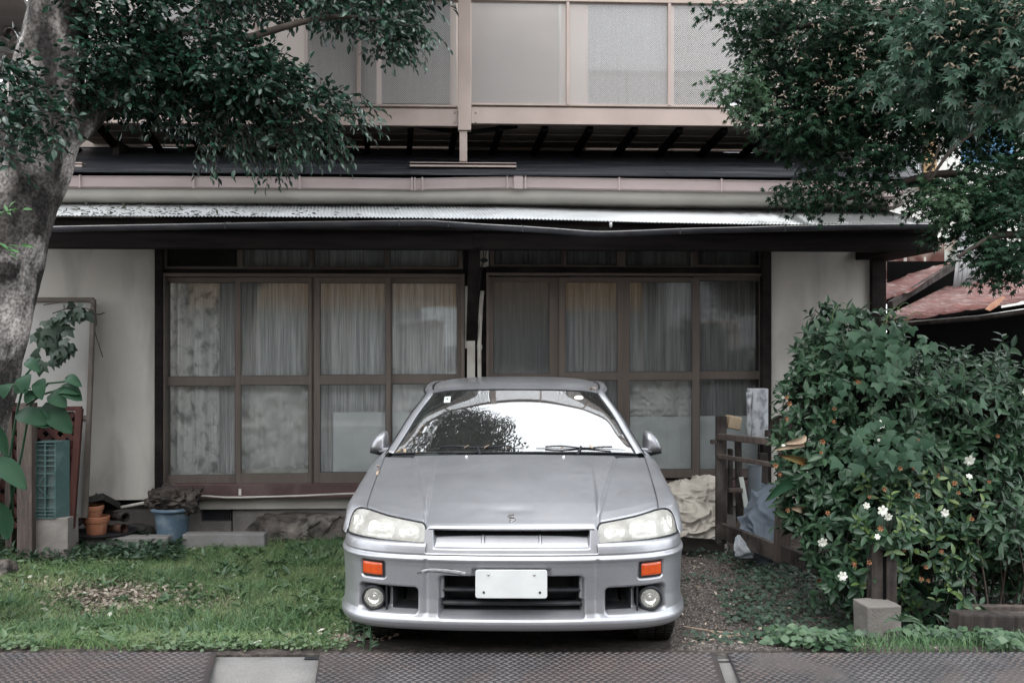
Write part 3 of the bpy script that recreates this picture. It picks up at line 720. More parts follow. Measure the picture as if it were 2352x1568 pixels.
# concrete kerb gutter that runs under the steel plates
kerb_prof = [(4.80,-.05),(4.80,.085),(4.79,.098),(4.77,.103),(4.71,.1025),(4.66,.096),(4.62,.083),(4.58,.066),(4.54,.053),(4.49,.046),(4.42,.042),(4.36,.040),(4.31,.038),(4.305,-.1)]
for i in range(14):
    x0, x1 = -3.87 + i*.6, -3.87 + i*.6 + .596
    mb = MB(); pr = crom(kerb_prof[1:-1], 26); P = [[(x, p[0], p[1]) for p in pr] for x in (x0, x0+.006, x1-.006, x1)]
    for q in range(26):
        P[0][q] = (P[0][q][0], P[0][q][1], P[0][q][2]-.006); P[3][q] = (P[3][q][0], P[3][q][1], P[3][q][2]-.006)
    mb.grid(P); mb.box(x0, 4.31, -.2, x1, 4.80, .0)
    o = mb.build('kerb_stone', M['concrete_pale'], None, True); 
    if i == 0: kerb0 = tag(o, 'row of pale concrete kerb stones running under the steel ramp plates', 'kerb')
    else: o.parent = kerb0
kerb0.name = 'kerb'
# steel ramp plates with raised chequer lugs
M['plate'] = mat('rusty_brown_chequer_plate', (.052,.048,.050), (.034,.032,.034), .62, .35, 5, bump=.2, bscale=120, dirt=(.085,.062,.055), dscale=3, damt=.5, fine=(200,.18))
M['plate_grey'] = mat('grey_chequer_plate', (.048,.047,.049), (.032,.032,.034), .6, .35, 5, bump=.2, bscale=120, dirt=(.16,.13,.115), dscale=3, damt=.5, fine=(200,.18))
M['lug'] = mat('worn_bright_lug', (.110,.102,.103), (.070,.065,.066), .5, .4, 6, dirt=(.12,.09,.08), dscale=4, damt=.6)
def ramp_plate(ax, bx, cx_, dx, mt, label):
    "ax, bx: x of the far left/right corner; cx_, dx: near left/right corner"
    yf, zf, yn, zn = 4.755, .132, 4.06, .012
    t = thing('ramp_plate', label, 'ramp plate', ((ax+bx)/2, yf, 0)); ox = (ax+bx)/2; oy = yf
    def pt(f, g, h=0):   # f across, g from far to near
        xl = ax + (cx_-ax)*g; xr = bx + (dx-bx)*g
        x = xl + (xr-xl)*f; y = yf + (yn-yf)*g; z = zf + (zn-zf)*g**1.15 + .002*math.sin(x*3+g*4)
        return (x-ox, y-oy, z + h)
    fs = np.linspace(0,1,40); gs = np.concatenate([[0,.012], np.linspace(.03,1,24)])
    P = [[pt(f, g, -.006 if g == 0 else 0) for g in gs] for f in fs]
    mb = MB(); mb.grid(P, flip=False); pl = mb.build('plate', mt, t, True, solid=.008)
    mb = MB(); wd = bx - ax; pitch = .0385; k = 0; v = 0.0
    ny_ = int((yf-yn)/.0215); 
    for r in range(1, ny_):
        g = (r) * .0215 / (yf-yn)
        n = int(wd/pitch)
        for c in range(n):
            f = (c + .5 + (.5 if r % 2 else 0)) / n
            if f > .985: continue
            p = Vector(pt(f, g)); sgn = 1 if r % 2 else -1
            d = Vector((.0155, .0080*sgn, 0)); q = Vector((-.0028*sgn, .0050, 0)) 
            zz = lambda o_: (zf-zn)/(yf-yn) * o_.y
            a_, b_ = p - d, p + d
            pts = [a_ + Vector((0,0,zz(-d))), p + q + Vector((0,0,zz(q)+.0004)), b_ + Vector((0,0,zz(d))), p - q + Vector((0,0,zz(-q)+.0004))]
            o_ = len(mb.v); mb.add(pts + [p + (x_-p)*.55 + Vector((0,0,.0048)) for x_ in pts], [(0,1,5,4),(1,2,6,5),(2,3,7,6),(3,0,4,7),(4,5,6,7)])
    stuff(mb.build('raised_lugs', M['lug'], t, False))
    return t
def gx(px, py, Y): return W(px, py, Y).x
ramp_plate(-3.6, gx(498,1499,4.755), -3.7, gx(455,1600,4.1), M['plate'], 'rusty chequered steel ramp plate lying before the lawn at the kerb')
ramp_plate(gx(735,1500,4.755), gx(1642,1494,4.755), gx(700,1600,4.1)+.02, gx(1700,1600,4.1), M['plate'], 'chequered steel ramp plate directly below the bumper of the parked car')
ramp_plate(gx(1668,1488,4.755), 3.3, gx(1745,1600,4.1), 3.3, M['plate_grey'], 'grey chequered steel ramp plate in front of the flowering hedge')
mb = MB(); a = W(700,1509,4.74); mb.box(a.x, 4.72, .105, a.x+.09, 4.755, .112); tag(mb.build('rubber_pad', M['plastic'], bevel=.003), 'small black rubber pad at the corner of the middle ramp plate', 'pad')
mb = MB(); a = W(1652,1500,4.74); mb.box(a.x-.02, 4.69, .105, a.x+.07, 4.75, .115); tag(mb.build('metal_strip', M['metal'], bevel=.002), 'short grey metal strip in the gap between two ramp plates', 'strip')

# ================================================================== THE HOUSE
house = thing('house', 'old two storey house with brown sliding glass doors and corrugated porch roof', 'house', (0, HY, 0), TH)
def hb(x0, y0, x1, y1, v0, v1, name, mt, parent=house, bevel=None, ref=None):
    "a box seen between two corners, front face on v0"
    a = Lc(x0, y0, v0 if ref is None else ref); b = Lc(x1, y1, v0 if ref is None else ref)
    mb = MB(); mb.box(a.x, v0, a.z, b.x, v1, b.z); return mb.build(name, mt, parent, bevel=bevel)
# plaster walls
hb(-900, 470, 355, 1147, -.05, .12, 'plaster_wall', M['plaster'])
hb(1772, 500, 2003, 1165, -.05, .12, 'plaster_wall', M['plaster'])
a = Lc(-900, 1147, 0); b = Lc(2030, 400, 0)
# foundation
hb(-900, 1158, 462, 1262, .03, .30, 'foundation', M['concrete']); 
hb(462, 1197, 531, 1262, .03, .30, 'foundation', M['concrete']); hb(462, 1158, 531, 1170, .03, .30, 'foundation', M['concrete'])
hb(531, 1158, 534.5, 1262, .045, .30, 'foundation_joint', M['black'])
hb(534.5, 1158, 2037, 1262, .03, .30, 'foundation', M['concrete'])
hb(462, 1170, 531, 1197, .10, .30, 'vent_void', M['black'])
for k in range(15):
    x = 464.5 + k*4.6; hb(x, 1170, x+1.6, 1197, .045, .06, 'vent_bar', M['gutter_dark'])
# dark gap and drip boards under the doors, sagging cream hose/pipe
hb(-900, 1147.5, 355, 1158, -.01, .10, 'wall_gap', M['black'])
hb(355, 1138, 2037, 1158, -.02, .10, 'drip_board', M['soffit'])
hb(372, 1113, 1765, 1136, -.12, .10, 'door_sill', mat('dark_red_sill', (.075,.046,.044), (.060,.038,.037), .5, 0, 3, (.5,4,4), dirt=(.13,.10,.09), dscale=5, damt=.5), bevel=.004)
pts = [Lc(x, y, -.11) for x, y in ((-100,1168),(60,1166),(180,1168),(230,1168),(270,1166),(330,1155),(350,1153),(430,1141),(470,1138),(520,1141),(600,1140),(700,1137),(840,1131),(1000,1128),(1300,1124),(1550,1122))]
mb = MB(); mb.tube([tuple(p) for p in crom(pts, 80)], .013, 8); mb.build('cream_pipe', M['cream_pipe'], house, True)
for x, y in ((551,1128),(854,1120)):
    hb(x-3, y-6, x+3, y+9, -.13, -.115, 'pipe_clip', M['cream_pipe'])
# room behind the glass: back, floor, ceiling, dividing wall
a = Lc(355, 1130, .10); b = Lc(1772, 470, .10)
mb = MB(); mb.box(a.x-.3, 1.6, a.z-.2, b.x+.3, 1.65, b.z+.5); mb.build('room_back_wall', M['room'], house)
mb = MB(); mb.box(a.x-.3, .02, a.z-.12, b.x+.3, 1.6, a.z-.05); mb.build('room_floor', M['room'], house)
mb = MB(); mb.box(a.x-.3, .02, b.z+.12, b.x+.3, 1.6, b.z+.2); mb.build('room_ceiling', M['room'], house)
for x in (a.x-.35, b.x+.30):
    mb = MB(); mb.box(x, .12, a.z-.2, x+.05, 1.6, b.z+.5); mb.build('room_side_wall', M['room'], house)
# posts
hb(355, 470, 372, 1140, -.10, .12, 'timber_post', M['dark_wood'], bevel=.004)
hb(1752, 470, 1772, 1150, -.10, .12, 'timber_post', M['dark_wood'], bevel=.004)
hb(2003, 470, 2036, 1200, -.10, .14, 'timber_post', M['dark_wood'], bevel=.004)
hb(1065, 470, 1117, 1130, -.02, .12, 'timber_post', M['dark_wood'], bevel=.004)
hb(1073, 776, 1091, 1125, -.075, -.025, 'cream_strip', M['cream_pipe'])
hb(1068, 657, 1075, 800, -.060, -.025, 'cream_strip', M['cream_pipe'])
# header beams between door tops and transoms
hb(372, 617, 1065, 629, -.06, .10, 'door_head', M['dark_wood'], bevel=.003)
hb(1117, 612, 1752, 628, -.06, .10, 'door_head', M['dark_wood'], bevel=.003)
hb(372, 470, 1065, 568, -.05, .10, 'upper_wall_band', M['beam']); hb(1117, 470, 1752, 571, -.05, .10, 'upper_wall_band', M['beam'])

def sash(x0, y0, x1, y1, v, gl, mids=(), name='sliding_door', fw=None, glass='pane', th=.028):
    "aluminium sash; gl = (gx0, gy0, gx1, gy1) daylight opening, mids = horizontal rails"
    A = Lc(x0, y1, v); B = Lc(x1, y0, v); g0 = Lc(gl[0], gl[3], v); g1 = Lc(gl[2], gl[1], v)
    mb = MB()
    def fr(xa, za, xb, zb, dv=0): mb.box(xa, v+dv, za, xb, v+th-dv, zb)
    fr(A.x, A.z, g0.x, B.z); fr(g1.x, A.z, B.x, B.z)
    fr(g0.x, A.z, g1.x, g0.z, .002); fr(g0.x, g1.z, g1.x, B.z, .002)
    for m0, m1 in mids:
        za, zb = Lc(gl[0], m1, v).z, Lc(gl[0], m0, v).z; fr(g0.x, za, g1.x, zb, .002)
    o = mb.build(name, M['alu'], house, bevel=.0025)
    spans = []; zt = g1.z
    for m0, m1 in mids:
        spans.append((Lc(gl[0], m0, v).z, zt)); zt = Lc(gl[0], m1, v).z
    spans.append((g0.z, zt))
    for za, zb in spans:
        q = MB(); q.box(g0.x+.001, v+th*.45, za+.001, g1.x-.001, v+th*.45+.003, zb-.001); q.build('pane', M[glass], o)
        # dark rubber bead round the glass
        q = MB()
        for e in ((g0.x, za, g0.x+.004, zb),(g1.x-.004, za, g1.x, zb),(g0.x+.004, za, g1.x-.004, za+.004),(g0.x+.004, zb-.004, g1.x-.004, zb)):
            q.box(e[0], v+.006, e[1], e[2], v+.0125, e[3])
        q.build('glazing_bead', M['plastic'], o)
    return o
# door frames (fixed outer frames)
def outer(x0, y0, x1, y1, w_, v0, v1, name='door_frame'):
    a = Lc(x0, y1, v0); b = Lc(x1, y0, v0); mb = MB()
    mb.box(a.x, v0, a.z, a.x+w_, v1, b.z); mb.box(b.x-w_, v0, a.z, b.x, v1, b.z)
    mb.box(a.x+w_, v0+.001, a.z, b.x-w_, v1, a.z+w_*.6); mb.box(a.x+w_, v0+.001, b.z-w_, b.x-w_, v1, b.z)
    mb.build(name, M['alu'], house, bevel=.002)
outer(370, 629, 1067, 1116, .028, -.075, .09); outer(1117, 628, 1756, 1114, .022, -.075, .09)
sash(377, 637, 552, 1114, -.010, (382,649,540,1092), ((865,886),))
sash(541, 637, 722, 1113, -.055, (553,649,709,1088), ((863,884),))
sash(715, 637, 897, 1112, -.055, (735,650,886,1085), ((861,883),))
sash(886, 637, 1060, 1110, -.010, (900,650,1050,1083), ((860,881),))
sash(1119, 637, 1290, 1100, -.010, (1133,646,1262,1080), ((858,876),), glass='pane_rib')
sash(1284, 637, 1441, 1099, -.055, (1298,648,1418,1079), ((855,873),))
sash(1431, 637, 1606, 1098, -.055, (1446,648,1590,1078), ((854,873),))
sash(1592, 634, 1754, 1098, -.010, (1607,645,1744,1078), ((852,871),))
for x0, x1, g0, g1, y in ((377,552,383,545,612),(552,722,558,711,612),(715,890,722,883,614),(886,1062,895,1054,612)):
    sash(x0, 560, x1, y+6, -.03, (g0,562,g1,y), name='transom_window')
for x0, x1, g0, g1, y in ((1125,1296,1135,1289,607),(1290,1430,1300,1417,608),(1430,1600,1437,1586,610),(1594,1752,1602,1745,608)):
    sash(x0, 562, x1, y+6, -.03, (g0,564,g1,y), name='transom_window')
# door pull latches
for x in (537, 905):
    a = Lc(x, 846, -.06); mb = MB(); mb.lathe((a.x, -.058, a.z), [(0,-.006),(.009,-.005),(.010,0)], 12, 'y'); mb.build('latch', M['metal'], house, True)

# porch beam, bracket, pipe, cable
def beam_box(x0, y0, x1, y1, v0, v1, name, mt, seg=8):
    a = Lc(x0, y1, v0); b = Lc(x1, y0, v0); mb = MB(); mb.box(a.x, v0, a.z, b.x, v1, b.z); return mb.build(name, mt, house, bevel=.005)
a0 = Lc(60, 569, -.92); a1 = Lc(2150, 577, -.92); t0 = Lc(60, 523, -.92); t1 = Lc(2150, 530, -.92)
mb = MB(); zb, zt = a0.z, t0.z
mb.add([(a0.x-1.6,-.92,a0.z),(a1.x,-.92,a1.z),(a1.x,-.92,t1.z),(t0.x-1.6,-.92,t0.z),(a0.x-1.6,-.82,a0.z),(a1.x,-.82,a1.z),(a1.x,-.82,t1.z),(t0.x-1.6,-.82,t0.z)], [(0,1,2,3),(5,4,7,6),(4,0,3,7),(1,5,6,2),(3,2,6,7),(4,5,1,0)])
mb.build('porch_beam', M['beam'], house, bevel=.005)
# fascia above the beam
a = Lc(110, 523, -.98)
for x0, x1, y0, y1 in ((60,1180,505,524),(1180,2150,512,530)):
    p, q = Lc(x0, y1, -.97), Lc(x1, y0, -.97); mb = MB(); mb.box(p.x, -.97, p.z, q.x-.003, -.925, q.z); mb.build('porch_fascia', M['dark_wood'], house)
hb(1089, 536, 1108, 569, -.935, -.80, 'beam_cover', M['beam'])
hb(2060, 545, 2155, 577, -.86, .1, 'end_beam', M['beam'])
# cross rafters from wall to beam
for i in range(13):
    x = 40 + i * 176; p = Lc(x, 545, -.85); mb = MB(); mb.bar((p.x, -.82, p.z+.03), (p.x, -.02, p.z+.22), .045, .06); mb.build('porch_rafter', M['dark_wood'], house)
# knee brace
p0 = Lc(1090, 560, -.86); p1 = Lc(1083, 776, -.06)
mb = MB(); mb.bar((p1.x, -.045, p1.z-.00), (p0.x+.0, -.86, p0.z), .085, .075); mb.build('knee_brace', M['dark_wood'], house, bevel=.004)
mb = MB(); pts = [Lc(x, y, -.07) for x, y in ((1108,668),(1105,700),(1102,760),(1101,805),(1101.5,880),(1102,1120))]
mb.tube([tuple(p) for p in crom(pts, 30)], .0175, 10); mb.build('downpipe', M['cream_pipe'], house, True)
p = Lc(1101.5, 797, -.07); mb = MB(); mb.lathe((p.x, -.07, p.z), [(.0205,-.02),(.0215,0),(.0205,.02)], 14); mb.build('pipe_collar', M['cream_pipe'], house, True)
hb(1103, 570, 1122, 613, -.035, -.022, 'cable_board', M['cream_pipe'])
p = Lc(1112, 598, -.09); mb = MB(); mb.lathe((p.x, -.09, p.z), [(.0,-.018),(.018,-.015),(.032,-.004),(.032,.006),(.018,.016),(0,.018)], 14); mb.build('cable_gland', M['plastic'], house, True)
for dx in (-3, 4):
    mb = MB(); mb.tube([tuple(q) for q in crom([Lc(1115+dx, 565, -.08), Lc(1111+dx*.6, 595, -.085), Lc(1105+dx*.3, 622, -.06), Lc(1101, 668, -.05)], 16)], .004, 6); mb.build('cable', M['plastic'], house, True)

# corrugated porch roof, sheet by sheet; algae has grown on its shaded right end
def _algae():
    t = M['tin'].node_tree; N = t.nodes; L = t.links; b = N['Principled BSDF']; src = b.inputs['Base Color'].links[0].from_socket
    tc = N.new('ShaderNodeTexCoord'); sx = N.new('ShaderNodeSeparateXYZ'); L.new(tc.outputs['Object'], sx.inputs[0])
    mr = N.new('ShaderNodeMapRange'); L.new(sx.outputs['X'], mr.inputs[0]); mr.inputs[1].default_value = 1.35; mr.inputs[2].default_value = 2.3; mr.inputs[3].default_value = -.25; mr.inputs[4].default_value = .34
    mp = N.new('ShaderNodeMapping'); mp.inputs['Scale'].default_value = (3, .6, 1); L.new(tc.outputs['Object'], mp.inputs[0])
    nz = N.new('ShaderNodeTexNoise'); nz.inputs['Scale'].default_value = 3; nz.inputs['Detail'].default_value = 9; L.new(mp.outputs[0], nz.inputs['Vector'])
    ad = N.new('ShaderNodeMath'); ad.operation = 'ADD'; L.new(mr.outputs[0], ad.inputs[0]); L.new(nz.outputs['Fac'], ad.inputs[1])
    mx = N.new('ShaderNodeMixRGB'); L.new(ramp(t, ad.outputs[0], (0,0,0), (.9,)*3, .52, .78), mx.inputs[0]); L.new(src, mx.inputs[1]); mx.inputs[2].default_value = (.07,.072,.068,1); L.new(mx.outputs[0], b.inputs['Base Color'])
_algae()
def roof_y(px):   # seen height of the lower edge
    return np.interp(px, [60,400,900,1160,1450,1750,2150], [494,497,499,501.5,510,514.5,515.5])
def sheet(px0, px1, mt, k):
    a, b = Lc(px0, roof_y(px0), -1.05), Lc(px1, roof_y(px1), -1.05)
    n = max(2, int(round((b.x-a.x)/.0262))); cols = n*8 + 1; P = []
    depth = 1.02; skew = -.124*depth
    for i in range(cols):
        f = i/(cols-1); u = a.x + (b.x-a.x)*f; z0 = a.z + (b.z-a.z)*f; c = .0045*math.sin(2*math.pi*n*f)
        row = []
        for j in range(6):
            g = j/5; sag = -.006*math.sin(math.pi*g) + .002*math.sin(u*2.3+g*3)
            row.append((u + skew*g, -1.05 + depth*g, z0 + .285*g + c + sag + .0012*k*(1 if True else 0)))
        P.append(row)
    mb = MB(); mb.grid(P, flip=True); return mb.build('roof_sheet', mt, house, True, solid=.0015)
edges = [-95, 80, 255, 433, 610, 790, 986, 1166, 1336, 1509, 1691, 1870, 2030, 2155]
for k in range(len(edges)-1):
    sheet(edges[k], edges[k+1]+6, M['tin'], k % 2)
# sagging gutter under the sheets: half-round channel with a bright rim
gp = [(60,524),(250,520),(450,516.5),(700,512),(960,508.5),(1020,511),(1110,517),(1200,522),(1290,528),(1370,533.5),(1450,532),(1560,527.5),(1700,524),(1900,519),(2150,516)]
gpts = [Lc(x, y, -1.10) for x, y in crom(gp, 90)]
def channel(pts, r, name, mt, par, a0=-5, a1=185):
    P = []
    for p in pts: P.append([(p.x, p.y - r*math.cos(R(t)), p.z - r*math.sin(R(t))) for t in np.linspace(a0, a1, 12)])
    mb = MB(); mb.grid(P); return mb.build(name, mt, par, True, solid=.002)
gut = channel(gpts, .034, 'porch_gutter', M['gutter_dark'], house)
mb = MB(); mb.tube([(p.x, p.y-.034, p.z+.002) for p in gpts], .0032, 6); mb.build('gutter_rim', M['metal'], gut, True)
for x, y in ((918,508.5),(1030,511.5),(1200,522),(1560,527.5),(520,515),(1800,521.5)):
    p = Lc(x, y, -1.10); mb = MB(); mb.bar((p.x,-1.137,p.z-.036),(p.x,-1.137,p.z+.010),.008,.003,up=(0,1,0)); mb.bar((p.x,-1.135,p.z+.010),(p.x,-.98,p.z+.03),.008,.003); mb.build('gutter_bracket', M['gutter_dark'], gut)
# broken end that hangs from the sheets (white drop)
p = Lc(1403, 513, -1.09); mb = MB(); mb.lathe((p.x, -1.09, p.z), [(0,.012),(.009,.006),(.011,-.008),(.008,-.026),(0,-.032)], 10); mb.build('roof_clip', M['tin'], house, True)

# eave of the storey roof: faded pink box gutter, cream rounded fascia
ge = [(60,404),(400,405),(800,408),(950,410.5),(1110,407),(1195,406),(1424,410),(1660,413.5),(1900,417),(2075,419)]
def eave_profile(px, y0, y1, y2):
    a = Lc(px, y0, -.62); b = Lc(px, y1, -.62); c = Lc(px, y2, -.60)
    return a, b, c
xs_e = np.linspace(-300, 2078, 60)
P = []
for px in xs_e:
    y0 = np.interp(px, [g[0] for g in ge], [g[1] for g in ge]); a = Lc(px, y0, -.64); b = Lc(px, y0 + 26, -.62)
    P.append([(a.x,-.560,a.z-.004),(a.x,-.632,a.z-.002),(a.x,-.640,a.z),(a.x,-.645,a.z-.004),(a.x,-.638,a.z-.010),(a.x,-.634,a.z-.045),(a.x,-.632,b.z+.006),(a.x,-.622,b.z),(a.x,-.54,b.z-.002)])
mb = MB(); mb.grid(P, flip=True); eg = mb.build('eave_gutter', M['gutter_pink'], house, 40, solid=.002)
for x0, x1 in ((181,184),(442,446),(686,690),(944,948),(951,954),(968,972),(1164,1167),(1180,1201),(1205,1209),(1421,1425),(1656,1660),(1853,1857)):
    y0 = np.interp(x0, [g[0] for g in ge], [g[1] for g in ge]); a = Lc(x0, y0-2, -.655); b = Lc(x1, y0+27, -.655)
    mb = MB(); mb.box(a.x, -.654, b.z, b.x, -.647, a.z); mb.box(a.x, -.653, a.z-.002, b.x, -.55, a.z+.004); mb.build('gutter_joint', M['gutter_pink'], eg, bevel=.0015)
P = []
for px in xs_e:
    y0 = np.interp(px, [60,1180,2078],[430,432,441]); a = Lc(px, y0, -.58); L_ = Lc(px, y0+24, -.58).z
    P.append([(a.x,-.575,a.z+.03),(a.x,-.582,a.z),(a.x,-.585,L_+.03),(a.x,-.575,L_+.008),(a.x,-.55,L_-.006),(a.x,-.50,L_-.014),(a.x,-.30,L_-.018),(a.x,.05,L_-.018)])
P = [crom(r, 22) for r in P]
mb = MB(); mb.grid(P, flip=True); mb.build('eave_fascia', M['soffit'], house, True, solid=.01)
# downpipe hopper at the right end of the eave
hb(2031, 418, 2062, 452, -.70, -.58, 'rain_hopper', M['gutter_pink'], bevel=.004); hb(2036, 452, 2052, 474, -.68, -.62, 'rain_outlet', M['gutter_pink'], bevel=.003)
# storey roof: dark metal, each course a board of its own
e0 = Lc(1176, 404, -.64); z0 = e0.z
for k in range(6):
    v0 = -.66 + k*.20; za = z0 + .012 + k*.068; a = Lc(-300, 400, v0); b = Lc(2120 - k*8, 400, v0)
    nseg = 8
    for s_ in range(nseg):
        u0 = a.x + (b.x-a.x)*s_/nseg; u1 = a.x + (b.x-a.x)*(s_+1)/nseg - .002
        mb = MB(); mb.add([(u0,v0,za-.012),(u1,v0,za-.012),(u1,v0,za),(u0,v0,za),(u0,v0+.215,za+.072),(u1,v0+.215,za+.072)], [(0,1,2,3),(3,2,5,4)])
        mb.build('roof_course', M['roof_dark'], house)
mb = MB(); a = Lc(-300, 400, .0); b = Lc(2090, 400, 0); mb.box(a.x, -.60, z0-.05, b.x, -.55, z0+.008); mb.box(a.x, .52, z0-.6, b.x, .56, z0+.42); mb.build('roof_void', M['black'], house)

# upper storey wall behind the balcony
M['upper_wall'] = mat('beige_upper_wall', (.36,.31,.275), (.32,.275,.245), .8, 0, 2, dirt=(.2,.17,.15), dscale=1, damt=.3)
UV = .62; zf = Lc(1176, 291, -.40).z; 
a = Lc(110, 300, UV); b = Lc(2060, 300, UV)
M['curtain_w'] = mat('white_lace_curtain', (.60,.60,.60), (.46,.465,.47), .9, 0, 6, (14,1,.4))
M['upper_glass'] = glassmat('upper_window_glass', (.75,.78,.8), .02, .05, 1.5)
ops = [(330,560),(700,1040),(1345,1740)]     # window openings seen between these px
zt_op, zb_op = 4.75, zf + .02
def wallseg(u0, u1, z0_, z1_): 
    mb = MB(); mb.box(u0, UV, z0_, u1, UV+.1, z1_); mb.build('upper_wall', M['upper_wall'], house)
us_ = [a.x]
for o_ in ops: us_ += [Lc(o_[0], 200, UV).x, Lc(o_[1], 200, UV).x]
us_.append(b.x)
for i in range(0, len(us_), 2): wallseg(us_[i], us_[i+1]-.002, zf-.45, 5.15)
for i in range(1, len(us_)-1, 2):
    u0, u1 = us_[i], us_[i+1]; wallseg(u0, u1-.002, zt_op, 5.15)
    n = 2 if u1-u0 < 1.6 else 4
    fr = MB(); wd = (u1-u0)/n
    for k in range(n+1): fr.box(u0+k*wd-.022, UV+.01, zb_op, u0+k*wd+.022, UV+.06, zt_op)
    fr.box(u0+.022, UV+.012, zb_op, u1-.022, UV+.058, zb_op+.06); fr.box(u0+.022, UV+.012, zt_op-.05, u1-.022, UV+.058, zt_op)
    f = fr.build('upper_window', M['alu_pink'], house, bevel=.002)
    for k in range(n):
        q = MB(); q.box(u0+k*wd+.024, UV+.03, zb_op+.06, u0+(k+1)*wd-.024, UV+.034, zt_op-.05); q.build('pane', M['upper_glass'], f)
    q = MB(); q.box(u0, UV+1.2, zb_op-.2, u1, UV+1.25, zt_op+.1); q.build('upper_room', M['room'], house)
    c0 = u0; 
    for k in range(n):
        if (i, k) in ((5, 1),): continue
        cu0, cu1 = u0 + k*wd + .02, u0 + (k+1)*wd - .02
        xs = np.linspace(cu0, cu1, 70); P = [[(x, UV+.11 + .018*math.sin(x*44+math.sin(x*7)*2), z) for z in np.linspace(zb_op+.02, zt_op-.05, 4)] for x in xs]
        mb = MB(); mb.grid(P); cu = mb.build('curtain', M['curtain_w'], None, True)
        cu.location = (0, HY, 0); cu.rotation_euler = (0,0,TH)
        tag(cu, 'white upstairs curtain, ' + ('first','second','third','fourth')[k] + ' from the left ' + {1:'behind the tree foliage',3:'left of the balcony post',5:'right of the balcony post'}[i], 'curtain', 'white curtains of the upper storey')
# upper roof with eave, and gable top
M['roof_top'] = mat('grey_roof_tile', (.10,.10,.11), (.07,.07,.08), .7, 0, 5)
mb = MB(); mb.box(a.x-.4, UV-.20, 5.15, b.x+.3, UV+5, 5.21); mb.build('upper_soffit', M['soffit'], house)
mb = MB(); mb.add([(a.x-.4,UV-.22,5.19),(b.x+.3,UV-.22,5.19),(b.x+.3,UV+2.6,6.2),(a.x-.4,UV+2.6,6.2),(a.x-.4,UV+5.5,5.19),(b.x+.3,UV+5.5,5.19)], [(0,1,2,3),(3,2,5,4),(0,3,4),(1,5,2)]); mb.build('upper_roof', M['roof_top'], house)
e_ = Lc(2020, 300, .15).x; mb = MB(); mb.box(e_-.08, .145, .0, e_-.03, 5.5, 2.75); mb.build('end_wall', M['plaster'], house)

# ================================================================== BALCONY (stands on the storey roof)
bal = thing('balcony', 'beige aluminium balcony with perforated screens above the dark roof', 'balcony', (0, HY, 0), TH)
BV = -.42
def bb(x0, y0, x1, y1, v0, v1, name, mt=None, bevel=.002, parent=bal):
    a = Lc(x0, y0, v0); b = Lc(x1, y1, v0); mb = MB(); mb.box(a.x, v0, a.z, b.x, v1, b.z); return mb.build(name, mt or M['alu_pink'], parent, bevel=bevel)
ztop = Lc(1176, 4, BV).z
bb(95, 241, 1052, 290, BV, BV+.06, 'front_beam'); bb(1082, 246, 2050, 293, BV, BV+.06, 'front_beam')
bb(95, 236, 1051, 241, BV-.012, BV+.06, 'bottom_rail'); bb(1083, 241, 2050, 246, BV-.012, BV+.06, 'bottom_rail')
post = MB(); a = Lc(1052, 299, BV-.03); b = Lc(1082, 0, BV-.03); post.box(a.x, BV-.03, a.z, b.x, BV+.05, ztop+.06); post.build('post', M['alu_pink'], bal, bevel=.004)
bb(1055.5, 299.5, 1073, 372, BV-.01, BV+.05, 'lower_post'); bb(1056, 343, 1072.5, 371, BV-.016, BV-.011, 'bracket')
for x in (1059, 1069):
    for y in (347, 368):
        p = Lc(x, y, BV-.018); mb = MB(); mb.lathe((p.x, p.y, p.z), [(0,-.003),(.0045,-.002),(.0045,.001)], 8, 'y'); mb.build('bolt', M['metal'], bal, True)
for x in (1045, 1094):
    for y in (259, 281):
        p = Lc(x+ (-.5), y, BV-.002); mb = MB(); mb.lathe((p.x, p.y, p.z), [(0,-.006),(.007,-.004),(.008,.001)], 10, 'y'); mb.build('bolt', M['metal'], bal, True)
# foot channels lying on the roof
for x0, x1 in ((941,1186),(95,188),(1915,2060)):
    bb(x0, 372, x1, 376, BV-.05, BV+.08, 'foot_channel'); bb(x0, 378, x1, 384.5, BV-.055, BV+.08, 'foot_channel'); bb(x0+1, 376, x1-1, 378, BV-.044, BV+.07, 'foot_channel', M['gutter_dark'])
for xx in (110,): 
    bb(xx, 299.5, xx+17, 372, BV-.01, BV+.05, 'lower_post')
# top rail
a = Lc(95, 4, BV); b = Lc(2050, 4, BV)
mb = MB(); mb.box(a.x, BV-.02, ztop, b.x, BV+.055, ztop+.045); mb.build('top_rail', M['alu_pink'], bal, bevel=.004)
# stiles
M['screen'] = None
def screenmat():
    m = bpy.data.materials.new('perforated_sheet'); m.use_nodes = True; t = m.node_tree; N = t.nodes; L = t.links; b = N['Principled BSDF']
    b.inputs['Base Color'].default_value = (.33,.305,.29,1); b.inputs['Roughness'].default_value = .5
    tc = N.new('ShaderNodeTexCoord'); sx = N.new('ShaderNodeSeparateXYZ'); L.new(tc.outputs['Object'], sx.inputs[0])
    def sn(a_, b_, op):
        n = N.new('ShaderNodeMath'); n.operation = op
        for i, q in enumerate((a_, b_)):
            if q is None: continue
            if isinstance(q, (int, float)): n.inputs[i].default_value = q
            else: L.new(q, n.inputs[i])
        return n.outputs[0]
    k = 2*math.pi/.0175
    p = sn(sx.outputs['X'], k, 'MULTIPLY'); q = sn(sx.outputs['Z'], k, 'MULTIPLY')
    c = sn(sn(sn(p, None, 'COSINE'), sn(q, None, 'COSINE'), 'MULTIPLY'), .10, 'GREATER_THAN')
    tr = N.new('ShaderNodeBsdfTransparent'); mx = N.new('ShaderNodeMixShader'); L.new(c, mx.inputs[0]); L.new(b.outputs[0], mx.inputs[1]); L.new(tr.outputs[0], mx.inputs[2]); L.new(mx.outputs[0], N['Material Output'].inputs[0]); return m
M['screen'] = screenmat()
